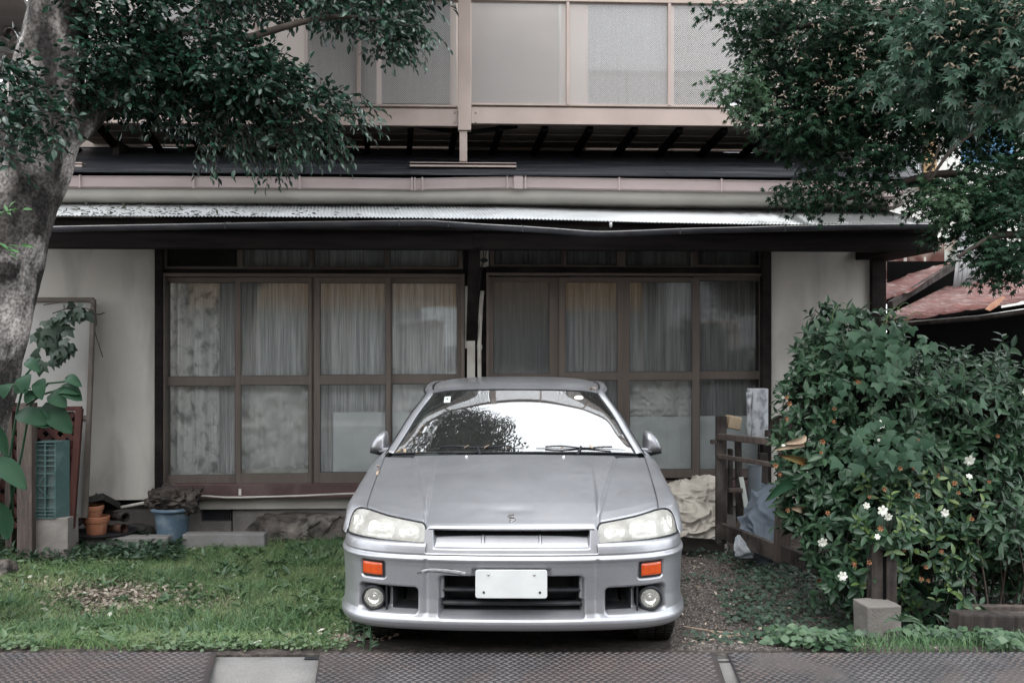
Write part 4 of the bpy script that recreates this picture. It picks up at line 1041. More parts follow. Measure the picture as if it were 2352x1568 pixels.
st = [95, 350, 590, 824, 1051]; st2 = [1083, 1304, 1537, 1768, 1998]
zlo = Lc(1176, 240, BV).z
for S_ in (st, st2):
    for x in S_[1:-1]:
        p = Lc(x-3.5, 200, BV); q = Lc(x+3.5, 200, BV); mb = MB(); mb.box(p.x, BV-.018, zlo, q.x, BV+.03, ztop); mb.build('stile', M['alu_pink'], bal, bevel=.002)
    for i in range(len(S_)-1):
        p = Lc(S_[i] + (3.5 if i else 0), 200, BV); q = Lc(S_[i+1] - 3.5, 200, BV)
        mb = MB(); mb.add([(p.x, BV+.006, zlo),(q.x, BV+.006, zlo),(q.x, BV+.006, ztop),(p.x, BV+.006, ztop)], [(0,1,2,3)]); mb.build('screen_panel', M['screen'], bal)
# solid board behind the screen right of the post (rain shutter box)
a = Lc(1083, 243, BV+.25); b = Lc(1283, 8, BV+.25); mb = MB(); mb.box(a.x, BV+.25, a.z, b.x, BV+.27, b.z); sb = mb.build('backing_board', mat('grey_beige_board', (.34,.30,.28), (.29,.26,.24), .6, 0, 3), bal)
mb = MB(); c_ = M['curtain_w']; mb.box(b.x, BV+.245, a.z, b.x+.022, BV+.275, b.z+.02); mb.box(a.x, BV+.245, b.z, b.x-.001, BV+.275, b.z+.02); mb.build('board_edge', M['white_plate'], sb)
# deck, joists sloping to the wall, underside planks
M['deck_under'] = mat('brown_deck_underside', (.30,.25,.21), (.23,.19,.16), .7, 0, 3, (1,20,1), dirt=(.11,.095,.08), dscale=4, damt=.5)
zd = Lc(1176, 288, BV).z
a = Lc(100, 250, BV); b = Lc(2050, 250, BV)
for k in range(7):
    v0 = BV + .065 + k*.14; mb = MB(); mb.box(a.x, v0, zd+.03-.002*(k%2), b.x, v0+.134, zd+.05); mb.build('deck_plank', M['deck_under'], bal)
for k in range(19):
    px = 120 + k*103; p = Lc(px, 293, BV+.07)
    mb = MB(); mb.bar((p.x, BV+.065, zd-.005), (p.x-.080*1.0, UV-.004, zd-.135), .045, .05); mb.build('joist', M['black'], bal)
mb = MB(); mb.box(a.x, UV-.09, zd-.28, b.x, UV-.003, zd-.17); mb.build('wall_plate', M['deck_under'], bal)
for sx in (-1,1):
    p = Lc(1068, 300, BV); mb = MB(); mb.bar((p.x+sx*.02, BV+.10, zd-.04), (p.x+sx*.42, BV+.10, zd+.015), .03, .03); mb.build('tie', M['black'], bal)
# ================================================================== curtains, boards behind the doors
def curtmat(name, c0, c1, flor=None):
    return mat(name, c0, c1, .95, 0, 5, (18,1,.5), dirt=flor, dscale=13 if flor else 2, damt=.9 if flor else 0, dstretch=(1,1,.8))  # upright tone streaks put extra fold shading into the cloth colour
M['cur_floral'] = curtmat('faded_floral_curtain', (.88,.88,.87), (.66,.66,.66), (.24,.25,.25))
M['cur_grey'] = curtmat('grey_cloth_curtain', (.78,.79,.79), (.42,.425,.43))
M['cur_crump'] = mat('crumpled_grey_sheet', (.84,.84,.83), (.62,.62,.62), .8, 0, 4, bump=1., bscale=11)
M['cur_dark'] = curtmat('dim_grey_curtain', (.38,.385,.39), (.22,.225,.235))
M['board'] = mat('pale_blue_white_board', (.82,.86,.87), (.76,.80,.81), .6, 0, 3, fine=(200,.06), dirt=(.45,.48,.49), dscale=4, damt=.4)
M['lumps'] = mat('stuffed_white_cloth', (.62,.60,.57), (.45,.43,.40), .9, 0, 8)
def curtain(x0, y0, x1, y1, v, mt, label, amp=.014, fr=40, seed=0, crump=0.):
    a = Lc(x0, y1, v); b = Lc(x1, y0, v); xs = np.linspace(a.x, b.x, 90); P = []
    for x in xs:
        row = []
        for z in np.linspace(a.z, b.z, 40 if crump else 9):
            h = (b.z - z) / (b.z - a.z)
            d = 1.9*amp*math.sin(x*fr + 1.5*math.sin(x*9+seed) + .5*h*math.sin(x*5+seed))*(1-.35*h) + .006*math.sin(x*fr*2.3+seed)
            if crump: d += crump*noise.noise(Vector((x*9, z*9, seed))) + crump*.6*abs(noise.noise(Vector((x*22, z*20, seed+3))))
            row.append((x + .01*h*math.sin(x*12+seed), v + d, z))
        P.append(row)
    mb = MB(); mb.grid(P); o = mb.build('curtain', mt, None, True); o.location = (0,HY,0); o.rotation_euler = (0,0,TH)
    return tag(o, label, 'curtain')
curtain(376,625,506,1105,.10,M['cur_floral'],'blotchy floral lace curtain behind the glass door next to the left plaster wall',.016,42,1)
curtain(500,625,552,1105,.13,M['cur_grey'],'narrow plain curtain strip beside the blotchy floral one',.010,60,2)
curtain(545,560,722,872,.11,M['cur_grey'],'pale grey pleated curtain over the crumpled grey sheet in the second glass door',.012,48,3)
curtain(545,868,722,1080,.09,M['cur_crump'],'crumpled grey cloth filling the lower half of the second glass door',.006,20,4,.07)
curtain(722,560,892,1100,.12,M['cur_grey'],'straight grey curtain behind the third glass door, its foot hidden by a leaning pale board',.012,38,5)
curtain(890,560,1064,872,.11,M['cur_grey'],'grey curtain in the upper half of the glass door beside the knee brace',.010,30,6)
curtain(890,868,1064,1105,.10,M['cur_crump'],'wrinkled grey sheet in the lower glass beside the car windscreen pillar',.006,20,7,.07)
curtain(1119,560,1292,1100,.14,M['cur_dark'],'dim curtain behind the ribbed glass door above the car roof',.010,50,8)
curtain(1290,560,1440,1100,.12,M['cur_dark'],'dim grey curtain in the narrow glass door with fine pleats',.010,70,9)
curtain(1438,560,1604,872,.12,mat('mid_grey_curtain',(.46,.46,.46),(.24,.245,.25),.95,0,4,(14,1,.4)),'hanging grey curtain with deep folds above the large white board',.020,30,10)  # this curtain's streaked greys also paint in fold shade
curtain(1438,868,1604,962,.10,M['cur_crump'],'crumpled dark sheet just above the large white board',.006,20,11,.07)
curtain(1602,560,1756,962,.13,M['cur_dark'],'darkest curtain, behind the glass door with two small reflections',.009,40,12)
def board(x0, y0, x1, y1, v, label, tilt=.02):
    a = Lc(x0, y1, v); b = Lc(x1, y0, v); mb = MB(); mb.add([(a.x,v,a.z),(b.x,v,a.z),(b.x,v+tilt,b.z),(a.x,v+tilt,b.z),(a.x,v+.006,a.z),(b.x,v+.006,a.z),(b.x,v+tilt+.006,b.z),(a.x,v+tilt+.006,b.z)], [(0,1,2,3),(5,4,7,6),(4,0,3,7),(1,5,6,2),(3,2,6,7),(4,5,1,0)])
    o = mb.build('board', M['board']); o.location = (0,HY,0); o.rotation_euler = (0,0,TH); return tag(o, label, 'board')
board(765, 946, 983, 1094, .035, 'pale board leaning inside the glass doors behind the driver side mirror')
board(1418, 957, 1597, 1090, .035, 'largest pale board, standing inside the glass between car mirror and door stile')
board(1606, 955, 1752, 1090, .035, 'pale board partly hidden by the old timber rack and paint-flaked tube')
# cloth stuffed along the foot of the second door
mb = MB(); P = []
a = Lc(378, 1100, .04); b = Lc(722, 1066, .04)
for x in np.linspace(a.x, b.x, 90):
    row = []
    for t in np.linspace(0, math.pi, 12):
        r = .028 + .03*abs(noise.noise(Vector((x*9, t*1.5, 1)))) + (.012 if x > Lc(545,1080,.04).x else -.012)
        row.append((x, .055 - .6*r*math.cos(t-1.57)*0 - r*.8*math.sin(t), a.z + .0 + r*1.5*(1-math.cos(t))*.6))
    P.append(row)
mb.grid(P); o = mb.build('cloth_roll', M['lumps'], None, True); o.location = (0,HY,0); o.rotation_euler = (0,0,TH); tag(o, 'rolled pale rags stuffed along the foot of the left glass doors', 'rags')
# ================================================================== THINGS IN THE YARD
def gp(px, py):
    "point on the ground seen at px, py"
    t = EYE * F / (py - 790); 
    for _ in range(4):
        x = (px-1176)/F*t; t = (EYE - ground_z(x, t)) * F / (py - 790)
    return Vector(((px-1176)/F*t, t, ground_z((px-1176)/F*t, t)))
def obox(name, mt, c, size, rz=0, rx=0, parent=None, bevel=.004, wob=0., seed=0, cuts=5):
    "a slightly uneven block standing on c"
    mb = MB(); sx, sy, sz = size; A = Matrix.Translation(c) @ Matrix.Rotation(rz, 4, 'Z') @ Matrix.Rotation(rx, 4, 'X')
    if wob:
        bm_ = []; n = cuts
        for face in range(6):
            P = []
            for i in range(n+1):
                row = []
                for j in range(n+1):
                    a_, b_ = i/n*2-1, j/n*2-1
                    p = [(a_,b_,-1),(a_,b_,1),(a_,-1,b_),(a_,1,b_),(-1,a_,b_),(1,a_,b_)][face]
                    q = Vector((p[0]*sx/2, p[1]*sy/2, (p[2]+1)*sz/2))
                    nn = noise.noise_vector(Vector((q.x*14+seed, q.y*14, q.z*14))) * wob
                    row.append(A @ (q + nn))
                P.append(row)
            mb.grid(P, flip=face in (0, 3, 4) )
    else: mb.box(-sx/2, -sy/2, 0, sx/2, sy/2, sz, M=A)
    o = mb.build(name, mt, parent, bevel=None if wob else bevel)
    if wob:
        md = o.modifiers.new('weld','WELD'); md.merge_threshold = .0008; md = o.modifiers.new('edge','BEVEL'); md.width = bevel; md.segments = 2; md.angle_limit = R(50)
    return o
# kerb stones lying before the foundation
def lying(px0, px1, pyb, h, label, seed):
    a, b = gp(px0, pyb), gp(px1, pyb-2); c = (a+b)/2; d = b-a
    o = obox('concrete_block', M['concrete_pale'], (c.x, c.y+.05, c.z-.02), (d.length, .12, h), math.atan2(d.y, d.x), wob=.005, seed=seed, bevel=.010, cuts=8)
    return tag(o, label, 'concrete block')
lying(196, 386, 1268, .135, 'old concrete kerb block lying in the grass between terracotta pots and blue bucket', 1)
lying(420, 608, 1263, .145, 'pale concrete kerb block with a moulded top lying between blue bucket and big rock', 7)
# rocks
def rock(name, label, c, size, mt, seed, flat=.6, sub=5, rz=0., rough_=(.22,.08,.08)):
    import bmesh
    bm = bmesh.new(); bmesh.ops.create_icosphere(bm, subdivisions=sub, radius=1)
    for v in bm.verts:
        n0 = v.co.normalized(); k_ = 3.0/sum(size); n = Vector((n0.x*size[0], n0.y*size[1], n0.z*size[2]))*k_; d = 1 + rough_[0]*noise.noise(n*1.6 + Vector((seed,0,0))) + rough_[1]*1.4*abs(noise.noise(n*2.6 + Vector((0,seed,0)))) + rough_[1]*.9*noise.noise(n*4.5 + Vector((0,seed,0))) + rough_[2]*abs(noise.noise(n*11 + Vector((0,0,seed))))
        p = n0*d; p.z = (math.tanh(p.z*1.7)*.75 + .12*noise.noise(Vector((p.x*2.2+seed, p.y*2, 1)))) if flat < .6 else p.z*.9
        p.x = math.copysign(abs(p.x)**.75, p.x)
        v.co = Vector((p.x*size[0], p.y*size[1], p.z*size[2]))
    me = bpy.data.meshes.new(name); bm.to_mesh(me); bm.free(); me.materials.append(mt)
    me.polygons.foreach_set('use_smooth', [True]*len(me.polygons)); me.set_sharp_from_angle(angle=R(28))
    o = bpy.data.objects.new(name, me); COL.objects.link(o); o.location = c; o.rotation_euler = (0,0,rz); return tag(o, label, 'rock')
M['rock'] = mat('brown_grey_rock', (.095,.080,.070), (.034,.031,.029), .9, 0, 7, bump=1., bscale=35, dirt=(.28,.25,.22), dscale=4, damt=.5)
M['rock_dark'] = mat('dark_stone', (.075,.072,.070), (.045,.043,.042), .8, 0, 6, bump=.4, bscale=40)
c = gp(668, 1243); rock('big_rock', 'long flat-topped brown rock by the foundation wall beside the car', (c.x, c.y+.12, c.z+.085), (.355,.17,.175), M['rock'], 3.3, .45, rz=R(-3), rough_=(.34,.20,.10))
c = gp(300, 1250); rock('round_stone', 'smooth dark round stone behind the left concrete block', (c.x-.00, c.y+.16, c.z+.06), (.13,.11,.08), M['rock_dark'], 9)
c = gp(-2, 1330); rock('corner_stone', 'grey brown stone at the left edge of the lawn', (c.x-.06, c.y+.1, c.z+.02), (.12,.12,.10), M['rock'], 5)
c = gp(160, 1262); rock('low_stone', 'low mossy stone in the shade left of the concrete block', (c.x, c.y+.05, c.z), (.15,.10,.05), M['rock_dark'], 6)
# bucket with driftwood
M['bucket'] = mat('worn_blue_plastic', (.075,.110,.145), (.055,.085,.112), .55, 0, 5, dirt=(.19,.22,.25), dscale=9, damt=.55, fine=(150,.1))
c = gp(396, 1254); s_ = c.y/F
bk = thing('bucket', 'worn blue plastic bucket holding a dark driftwood stump', 'bucket', c)
hgt = 90*s_
mb = MB(); mb.lathe((0,0,0), [(.0,.004),(.098,.0),(.106,.01),(.112,.06),(.138,hgt-.03),(.141,hgt-.028),(.144,hgt-.022)], 40); 
mb.lathe((0,0,0), [(.132,hgt-.02),(.103,.02),(0,.02)], 40); mb.build('bucket_body', M['bucket'], bk, 40)
mb = MB(); mb.lathe((0,0,0), [(.134,hgt-.022),(.160,hgt-.026),(.166,hgt-.020),(.167,hgt-.010),(.160,hgt-.001),(.150,hgt+.002),(.138,hgt-.002),(.134,hgt-.012)], 40); mb.build('rim', M['bucket'], bk, True)
M['drift'] = mat('dark_driftwood', (.050,.040,.036), (.016,.014,.013), .85, 0, 5, (2,5,5), bump=1., bscale=14, dirt=(.14,.12,.10), dscale=5, damt=.5)
o = rock('driftwood', 'dark gnarled driftwood stump lying across the top of the blue bucket', c + Vector((.02,0,hgt+.055)), (.19,.12,.10), M['drift'], 21, 1., rz=R(4), rough_=(.45,.30,.22))
o['category'] = 'driftwood'
mb = MB(); mb.tube([(.05,-.02,hgt+.06),(.13,-.03,hgt+.085),(.19,-.03,hgt+.105),(.225,-.02,hgt+.115)], [.07,.05,.028,.008], 9)
mb.tube([(-.02,.02,hgt+.05),(-.10,-.05,hgt+.03),(-.15,-.07,hgt+.02)], [.06,.05,.03], 9); tw = mb.build('root', M['drift'], None, True); tw.location = c; tw.parent = o; tw.location = (-.02,0,-hgt-.055)
# terracotta pots
M['terra'] = mat('terracotta', (.36,.15,.085), (.28,.115,.065), .85, 0, 6, bump=.2, bscale=60, dirt=(.40,.28,.20), dscale=5, damt=.5)
def pot(px, py, s, label, mt=None, v=0., z=0.):
    c = W(px, py, 7.78) + Vector((0, v, z)); mb = MB()
    mb.lathe((0,0,0), [(0,0),(.062*s,0),(.066*s,.004),(.086*s,.125*s),(.094*s,.128*s),(.098*s,.134*s),(.101*s,.172*s),(.097*s,.176*s),(.090*s,.175*s),(.084*s,.12*s),(.055*s,.02*s),(0,.02*s)], 32)
    o = mb.build('flower_pot', mt or M['terra'], None, 35); o.location = c; o.rotation_euler = (R(rnd.uniform(-3,3)),R(rnd.uniform(-3,3)),0); return tag(o, label, 'flower pot')
pot(224, 1226+8, .98, 'front terracotta flower pot with a wide rim beside the dark tray', z=.0, v=-.02)
pot(217, 1226+8, .82, 'upper terracotta pot stacked inside the wide-rimmed one under the black tray', z=.115, v=-.02)
pot(190, 1232, .72, 'small terracotta pot half hidden left of the front pot', v=.14, z=.06)
c = W(228, 1228, 7.78); mb = MB(); mb.lathe((0,0,0), [(0,0),(.21,0),(.25,.012),(.255,.02),(.235,.016),(0,.012)], 36); o = mb.build('plastic_tray', M['plastic'], None, 40); o.location = c + Vector((.01,.06,.0)); tag(o, 'flat black plastic tray under the terracotta pots', 'tray')
# black trough on top, pipes, planks
p = W(208, 1160, 7.75); mb = MB(); A = Matrix.Rotation(R(-14), 4, 'Y') @ Matrix.Rotation(R(-24), 4, 'X')
mb.box(-.15,-.14,0,.15,.14,.006, M=A); mb.box(-.16,-.15,-.05,-.15,.15,.006, M=A); mb.box(.15,-.15,-.05,.16,.15,.006, M=A); mb.box(-.15,-.15,-.05,.15,-.14,.006, M=A); mb.box(-.15,.14,-.05,.15,.15,.006, M=A)
o = mb.build('black_planter_tray', M['rubber'], None, bevel=.004); o.location = p + Vector((-.03,.10,0)); tag(o, 'upturned black planter tray resting on top of the terracotta pots', 'tray')
def log(name, a, b, r, mt, label, cat, hollow=False):
    mb = MB(); d = (b-a); n = 6; pts = [a + d*i/n + Vector((0,0,.006*math.sin(i*2))) for i in range(n+1)]
    mb.tube([tuple(p) for p in pts], r, 14, cap=not hollow)
    if hollow: mb.tube([tuple(p) for p in pts], r*.78, 14, cap=False)
    return tag(mb.build(name, mt, None, 50), label, cat)
log('clay_pipe', W(245,1182,8.0), W(288,1186,7.72), .035, M['drift'], 'dark hollow clay pipe sticking out right of the terracotta pots', 'pipe', True)
log('clay_pipe', W(240,1216,8.0), W(285,1212,7.78), .036, mat('reddish_clay', (.13,.075,.055), (.09,.055,.042), .8), 'reddish clay pipe lying low behind the front terracotta pot', 'pipe', True)
log('wood_piece', W(150,1215,7.9), W(185,1188,7.7), .045, M['drift'], 'dark wood chunk left of the terracotta pots near the green crate', 'wood')
log('wood_piece', W(175,1172,7.8), W(223,1132,7.9), .010, M['rock'], 'thin brown stick leaning above the black planter tray', 'stick')
log('wood_piece', W(165,1240,7.8), W(180,1150,7.9), .035, M['rubber'], 'black upright post stub between crate and terracotta pots', 'stub')
# teal crate standing on end on a block
M['teal'] = mat('faded_teal_plastic', (.060,.105,.100), (.042,.080,.078), .55, 0, 4, dirt=(.12,.17,.165), dscale=6, damt=.5, fine=(120,.08))
YC = 7.36
ca, cb = W(80,1190,YC), W(146,1015,YC); cc = thing('crate', 'teal plastic crate stood on end on a concrete block', 'crate', (ca.x, YC, ca.z)); cw, ch = cb.x-ca.x, cb.z-ca.z
mb = MB(); mb.box(0,.03,0,cw*.72,.036,ch); mb.build('panel', mat('crate_fill', (.085,.115,.11), (.05,.075,.072), .7, 0, 6), cc)
mb = MB(); mb.add([(cw*.72,0,0),(cw,.10,.0),(cw,.10,ch),(cw*.72,0,ch)], [(0,1,2,3)]); mb.add([(0,0,ch),(cw*.72,0,ch),(cw,.10,ch+.006),(.02,.10,ch+.006)], [(0,1,2,3)]); mb.build('side_panel', M['teal'], cc, solid=.006)
for z in (0,.04,.085,.13, .26,.42,.58, .68,.75,.82,.885,.95,.993):
    mb = MB(); mb.box(0,-.002 if z in (0,.993) else .0045, z*ch, cw*.72, .012, z*ch+.007); mb.build('rib', M['teal'], cc)
for x in (.0,.33,.68):
    mb = MB(); mb.box(x*cw, .003, .008, x*cw+.008, .0305, ch-.002); mb.build('rib', M['teal'], cc)
mb = MB(); mb.bar((.01,.012,ch*.42),(.24*cw+.04,.012,ch*.28),.006,.006,up=(0,1,0)); mb.bar((.02,.012,ch*.44),(.35*cw,.012,ch*.58),.006,.006,up=(0,1,0)); mb.build('rib', M['teal'], cc)
p = W(108,1225,YC); tag(obox('concrete_block', M['concrete'], (p.x+.03, YC+.10, 0), (.24,.18,W(100,1190,YC).z), wob=.004, seed=2), 'grey concrete block under the teal crate', 'concrete block')
# timber posts left
M['oldwood'] = mat('weathered_timber', (.105,.082,.070), (.052,.042,.038), .8, 0, 5, (5,5,.5), bump=.5, bscale=25, dirt=(.05,.042,.038), dscale=4, damt=.5, fine=(120,.12))
M['oldwood_dark'] = mat('dark_weathered_timber', (.045,.037,.033), (.020,.017,.016), .85, 0, 5, (5,5,.5), bump=.6, bscale=25, dirt=(.12,.105,.095), dscale=5, damt=.5, fine=(120,.15))
for x0,x1,yt,yb,Y,lab in ((45,80,925,1228,7.35,'thick weathered wooden post directly left of the teal crate'),(18,34,925,1200,7.5,'thin weathered post left of the thick wooden one'),(-60,-15,700,1240,7.4,'wooden post at the far left hidden behind the trunk')):
    a, b = W(x0,yb,Y), W(x1,yt,Y); o = obox('wooden_post', M['oldwood'], ((a.x+b.x)/2, Y, 0), (b.x-a.x, .09, b.z), wob=.003, seed=x0, cuts=10, bevel=.006); tag(o, lab, 'post')
# leaning screen door frame with cream panel
def leaner(pts, label):
    t = thing('screen_door', label, 'door', (0,0,0)); pts = [Vector(p) for p in pts]; a,b,c,d = pts   # bl, br, tr, tl
    for p,q in ((b,c),(c,d),(a*.55+d*.45, b*.55+c*.45)): 
        mb = MB(); mb.bar(p, q, .035, .035, up=(0,1,0)); mb.build('frame_bar', mat('grey_brown_frame', (.12,.10,.085), (.085,.07,.06), .6, 0, 4, dirt=(.2,.17,.15), dscale=4, damt=.4), t, bevel=.003)
    mb = MB(); mb.add([p + Vector((0,.012,0)) for p in pts], [(0,1,2,3)]); mb.build('panel', mat('grey_cream_board', (.33,.32,.30), (.27,.26,.245), .7, 0, 2, dirt=(.16,.155,.145), dscale=1.6, damt=.4), t, solid=.006)
leaner([W(-40,1190,7.6), W(193,1160,7.6)+Vector((0,.02,-.1)), W(215,688,7.95), W(-30,688,7.95)], 'old brown framed screen door leaning on the plaster wall behind the trunk')
# red trellis
YT = 7.48; M['redwood'] = mat('dark_red_stained_wood', (.060,.024,.020), (.038,.017,.015), .7, 0, 5, (4,4,.6), bump=.3, bscale=30)
tr = thing('trellis', 'dark red wooden trellis panel with diamond lattice behind the teal crate', 'trellis', (0,0,0))
def bar_px(p, q, w_, t_, Y, mt, par, name='slat', Y2=None):
    mb = MB(); mb.bar(W(*p, Y), W(*q, Y2 or Y), w_, t_, up=(0,1,0)); return mb.build(name, mt, par, bevel=.002)
bar_px((-20,940),(188,938),.035,.03,YT,M['redwood'],tr,'rail'); bar_px((183,938),(163,1215),.05,.035,YT,M['redwood'],tr,'stile')
def clipseg(x0, y0, x1, y1, xa, ya, xb, yb):
    t0, t1 = 0., 1.; dx, dy = x1-x0, y1-y0
    for p, q in ((-dx, x0-xa), (dx, xb-x0), (-dy, y0-ya), (dy, yb-y0)):
        if p == 0: continue
        r = q/p
        if p < 0: t0 = max(t0, r)
        else: t1 = min(t1, r)
    return None if t0 >= t1 else (x0+dx*t0, y0+dy*t0, x0+dx*t1, y0+dy*t1)
for k in range(16):
    for sg, dy in ((1, 0),(-1, .010)):
        xs_ = -330 + k*33 if sg > 0 else -20 + k*33
        c_ = clipseg(xs_, 940, xs_ + sg*300, 1240, -30, 945, 170, 1210)
        if c_ and abs(c_[2]-c_[0]) > 8: bar_px((c_[0],c_[1]),(c_[2],c_[3]),.040,.009,YT+dy,M['redwood'],tr)
mb = MB(); mb.add([W(-60,945,YT+.12), W(172,945,YT+.12), W(165,1230,YT+.12), W(-60,1230,YT+.12)], [(0,3,2,1)]); mb.build('lattice_dark_sheet', M['black'], tr)  # black sheet stands in for the darkness behind the slats

# ------------------------------------------------------------------ right side: timber rack and clutter
rk = thing('timber_rack', 'old dark wooden rack frame standing between the car and the hedge', 'rack', (0,0,0))
def post_px(x0, x1, yt, yb, Y, mt, par, name='post', lean=0, d=.05):
    a, b = W((x0+x1)/2 + lean, yb, Y), W((x0+x1)/2, yt, Y); mb = MB(); mb.bar(a, b, (x1-x0)/F*Y, d, up=(0,1,0)); return mb.build(name, mt, par, bevel=.004)
post_px(1644, 1668, 955, 1247, 7.4, M['oldwood_dark'], rk); post_px(1672, 1682, 1030, 1180, 7.5, M['oldwood_dark'], rk); post_px(1688,1702,1010,1215,7.6,M['oldwood_dark'],rk, lean=4)
post_px(1793, 1826, 962, 1290, 6.65, M['oldwood'], rk, lean=-16, d=.06); post_px(1742,1762,1040,1130,8.0,M['oldwood_dark'],rk)
def rail_px(p, q, Y0, Y1, w_, h_, mt, par, name='rail'):
    mb = MB(); mb.bar(W(*p, Y0), W(*q, Y1), w_, h_); return mb.build(name, mt, par, bevel=.004)
rail_px((1650,1002),(1795,1017),7.36,6.68,.04,.045,M['oldwood'],rk); rail_px((1650,1047),(1795,1070),7.36,6.68,.035,.032,M['oldwood'],rk)
rail_px((1660,1218),(1790,1270),7.36,6.66,.04,.115,M['oldwood_dark'],rk); rail_px((1720,997),(1800,992),7.6,7.4,.05,.05,M['oldwood_dark'],rk)
rail_px((1632,1014),(1650,1014),7.42,7.42,.05,.03,M['oldwood'],rk); rail_px((1672,1125),(1705,1125),7.45,7.45,.05,.03,M['oldwood'],rk)
rail_px((1690,1240),(1700,1180),7.5,7.6,.03,.03,M['oldwood'],rk); rail_px((1800,1190),(1835,1200),6.7,6.6,.03,.03,M['oldwood'],rk); rail_px((1790,1265),(1900,1310),6.66,6.3,.04,.10,M['oldwood_dark'],rk)
M['slat_y'] = mat('greenish_white_slat', (.40,.42,.39), (.30,.32,.30), .6)
mb = MB(); mb.bar(W(1702,1095,7.5), W(1724,1215,7.35), .035, .012, up=(0,1,0)); tag(mb.build('pale_slat', M['slat_y'], None, bevel=.002), 'pale slat leaning inside the timber rack', 'slat')
mb = MB(); mb.lathe((0,0,0), [(.052,0),(.054,.02),(.050,.40),(.054,.41)], 20); o = mb.build('grey_tube', mat('grey_blue_tube', (.16,.18,.20), (.11,.125,.14), .5), None, 40); o.location = W(1728,1190,7.6); o.rotation_euler = (0,R(3),0); tag(o, 'blue grey upright tube inside the timber rack', 'tube')
mb = MB(); mb.box(-.05,-.05,0,.05,.05,.10); o = mb.build('paper_packet', mat('tan_paper', (.30,.24,.16), (.22,.17,.12), .8), None, bevel=.01); o.location = W(1680,985,7.45); o.rotation_euler=(0,R(12),.2); tag(o, 'small tan packet beside the tube on the rack top rail', 'packet')
# paint flaked white tube
def flaked():
    m = mat('paint_flaked_tube', (.42,.43,.44), (.30,.31,.33), .4, .15, 3, (5,5,.6), dirt=(.06,.065,.08), dscale=18, damt=.8, p0=.3, dstretch=(1,1,.8)); return m
c = W(1740, 990, 7.55); hgt = W(1740, 893, 7.55).z - c.z; r_ = 24/F*7.55
mb = MB(); mb.lathe((0,0,0), [(r_,-.05),(r_,hgt*.5),(r_,hgt),(r_*.9,hgt+.004),(0,hgt-.0)], 40); tb = mb.build('flaked_tube', flaked(), None, 40); tb.location = c; tag(tb, 'upright white metal tube with flaking paint standing behind the rack top rail', 'tube')
mb = MB(); P = []
for i in range(4):
    t = R(200 + i*9); P.append([((r_+.012+.008*math.sin(z*30+i))*math.cos(t)*1.02, (r_+.012)*math.sin(t)-.0, z) for z in np.linspace(-.05, hgt*.93, 14)])
mb.grid(P); o = mb.build('peeling_flap', flaked(), tb, True, solid=.003)
# tarps and cloths: crumpled heaps
def heap(name, label, cat, rows, mt, amp, seed, nu=90, nv=70, fold=7.):
    P = net(rows, nu, nv); Q = np.array(P)
    du = np.gradient(P, axis=0); dv = np.gradient(P, axis=1); nrm = np.cross(du, dv); nrm /= np.linalg.norm(nrm, axis=-1, keepdims=True) + 1e-9
    for i in range(nu):
        for j in range(nv):
            p = P[i,j]; q = Vector((p[0]*fold+seed, p[1]*fold, p[2]*fold*1.7))
            wv = noise.noise_vector(q*.7)
            a = (1-abs(noise.noise(q + wv*.9))*2.2); b = (1-abs(noise.noise(q*2.1 + wv*1.2))*2.2); c_ = noise.noise(q*5)
            h = (max(a,0)**2.2 + .45*max(b,0)**2 + .05*c_)*amp
            Q[i,j] = p + nrm[i,j]*h
    mb = MB(); mb.grid(Q); o = mb.build(name, mt, None, True); return tag(o, label, cat)
M['tarp'] = mat('dirty_beige_tarp', (.40,.37,.325), (.30,.278,.245), .75, 0, 4, dirt=(.20,.18,.15), dscale=6, damt=.5)
M['bluecloth'] = mat('blue_grey_cloth', (.13,.155,.185), (.10,.118,.14), .95, 0, 4, bump=.3, bscale=150)
rows = [[W(x, y, Y) for x, y, Y in r] for r in (
 [(1530,1122,8.0),(1560,1114,8.05),(1600,1104,8.05),(1640,1104,8.0),(1662,1110,7.95)],
 [(1526,1135,7.75),(1560,1122,7.72),(1600,1118,7.70),(1640,1120,7.72),(1662,1128,7.75)],
 [(1528,1170,7.65),(1560,1160,7.6),(1600,1158,7.58),(1640,1158,7.6),(1660,1165,7.7)],
 [(1535,1200,7.55),(1565,1192,7.52),(1600,1190,7.50),(1638,1192,7.52),(1655,1200,7.6)],
 [(1540,1240,7.5),(1565,1235,7.46),(1600,1235,7.45),(1640,1238,7.46),(1655,1240,7.5)])]
heap('tarp', 'crumpled beige tarpaulin heaped by the wall right of the car', 'tarpaulin', rows, M['tarp'], .040, 3, 130, 130, 5.5)
rows = [[W(x, y, Y) for x, y, Y in r] for r in (
 [(1745,1122,7.7),(1775,1122,7.7),(1800,1125,7.6)],
 [(1722,1150,7.45),(1765,1140,7.35),(1800,1140,7.25)],
 [(1708,1185,7.3),(1750,1180,7.15),(1800,1180,7.05)],
 [(1700,1225,7.2),(1745,1235,7.05),(1800,1245,6.95)],
 [(1690,1275,7.2),(1745,1285,7.1),(1800,1290,7.0)])]
heap('blanket', 'blue grey blanket stuffed into the timber rack', 'blanket', rows, M['bluecloth'], .05, 8, 70, 70, 4.)
heap('sack', 'small pale blue sack poking out under the rack', 'sack', [[W(x,y,Y) for x,y,Y in r] for r in ([(1690,1238,7.1),(1705,1234,7.1),(1722,1246,7.1)],[(1686,1256,7.0),(1705,1256,6.98),(1728,1262,7.0)],[(1690,1276,7.0),(1705,1280,6.98),(1730,1280,7.0)])], mat('pale_blue_sack', (.26,.28,.30), (.20,.21,.23), .8), .02, 4, 20, 20)
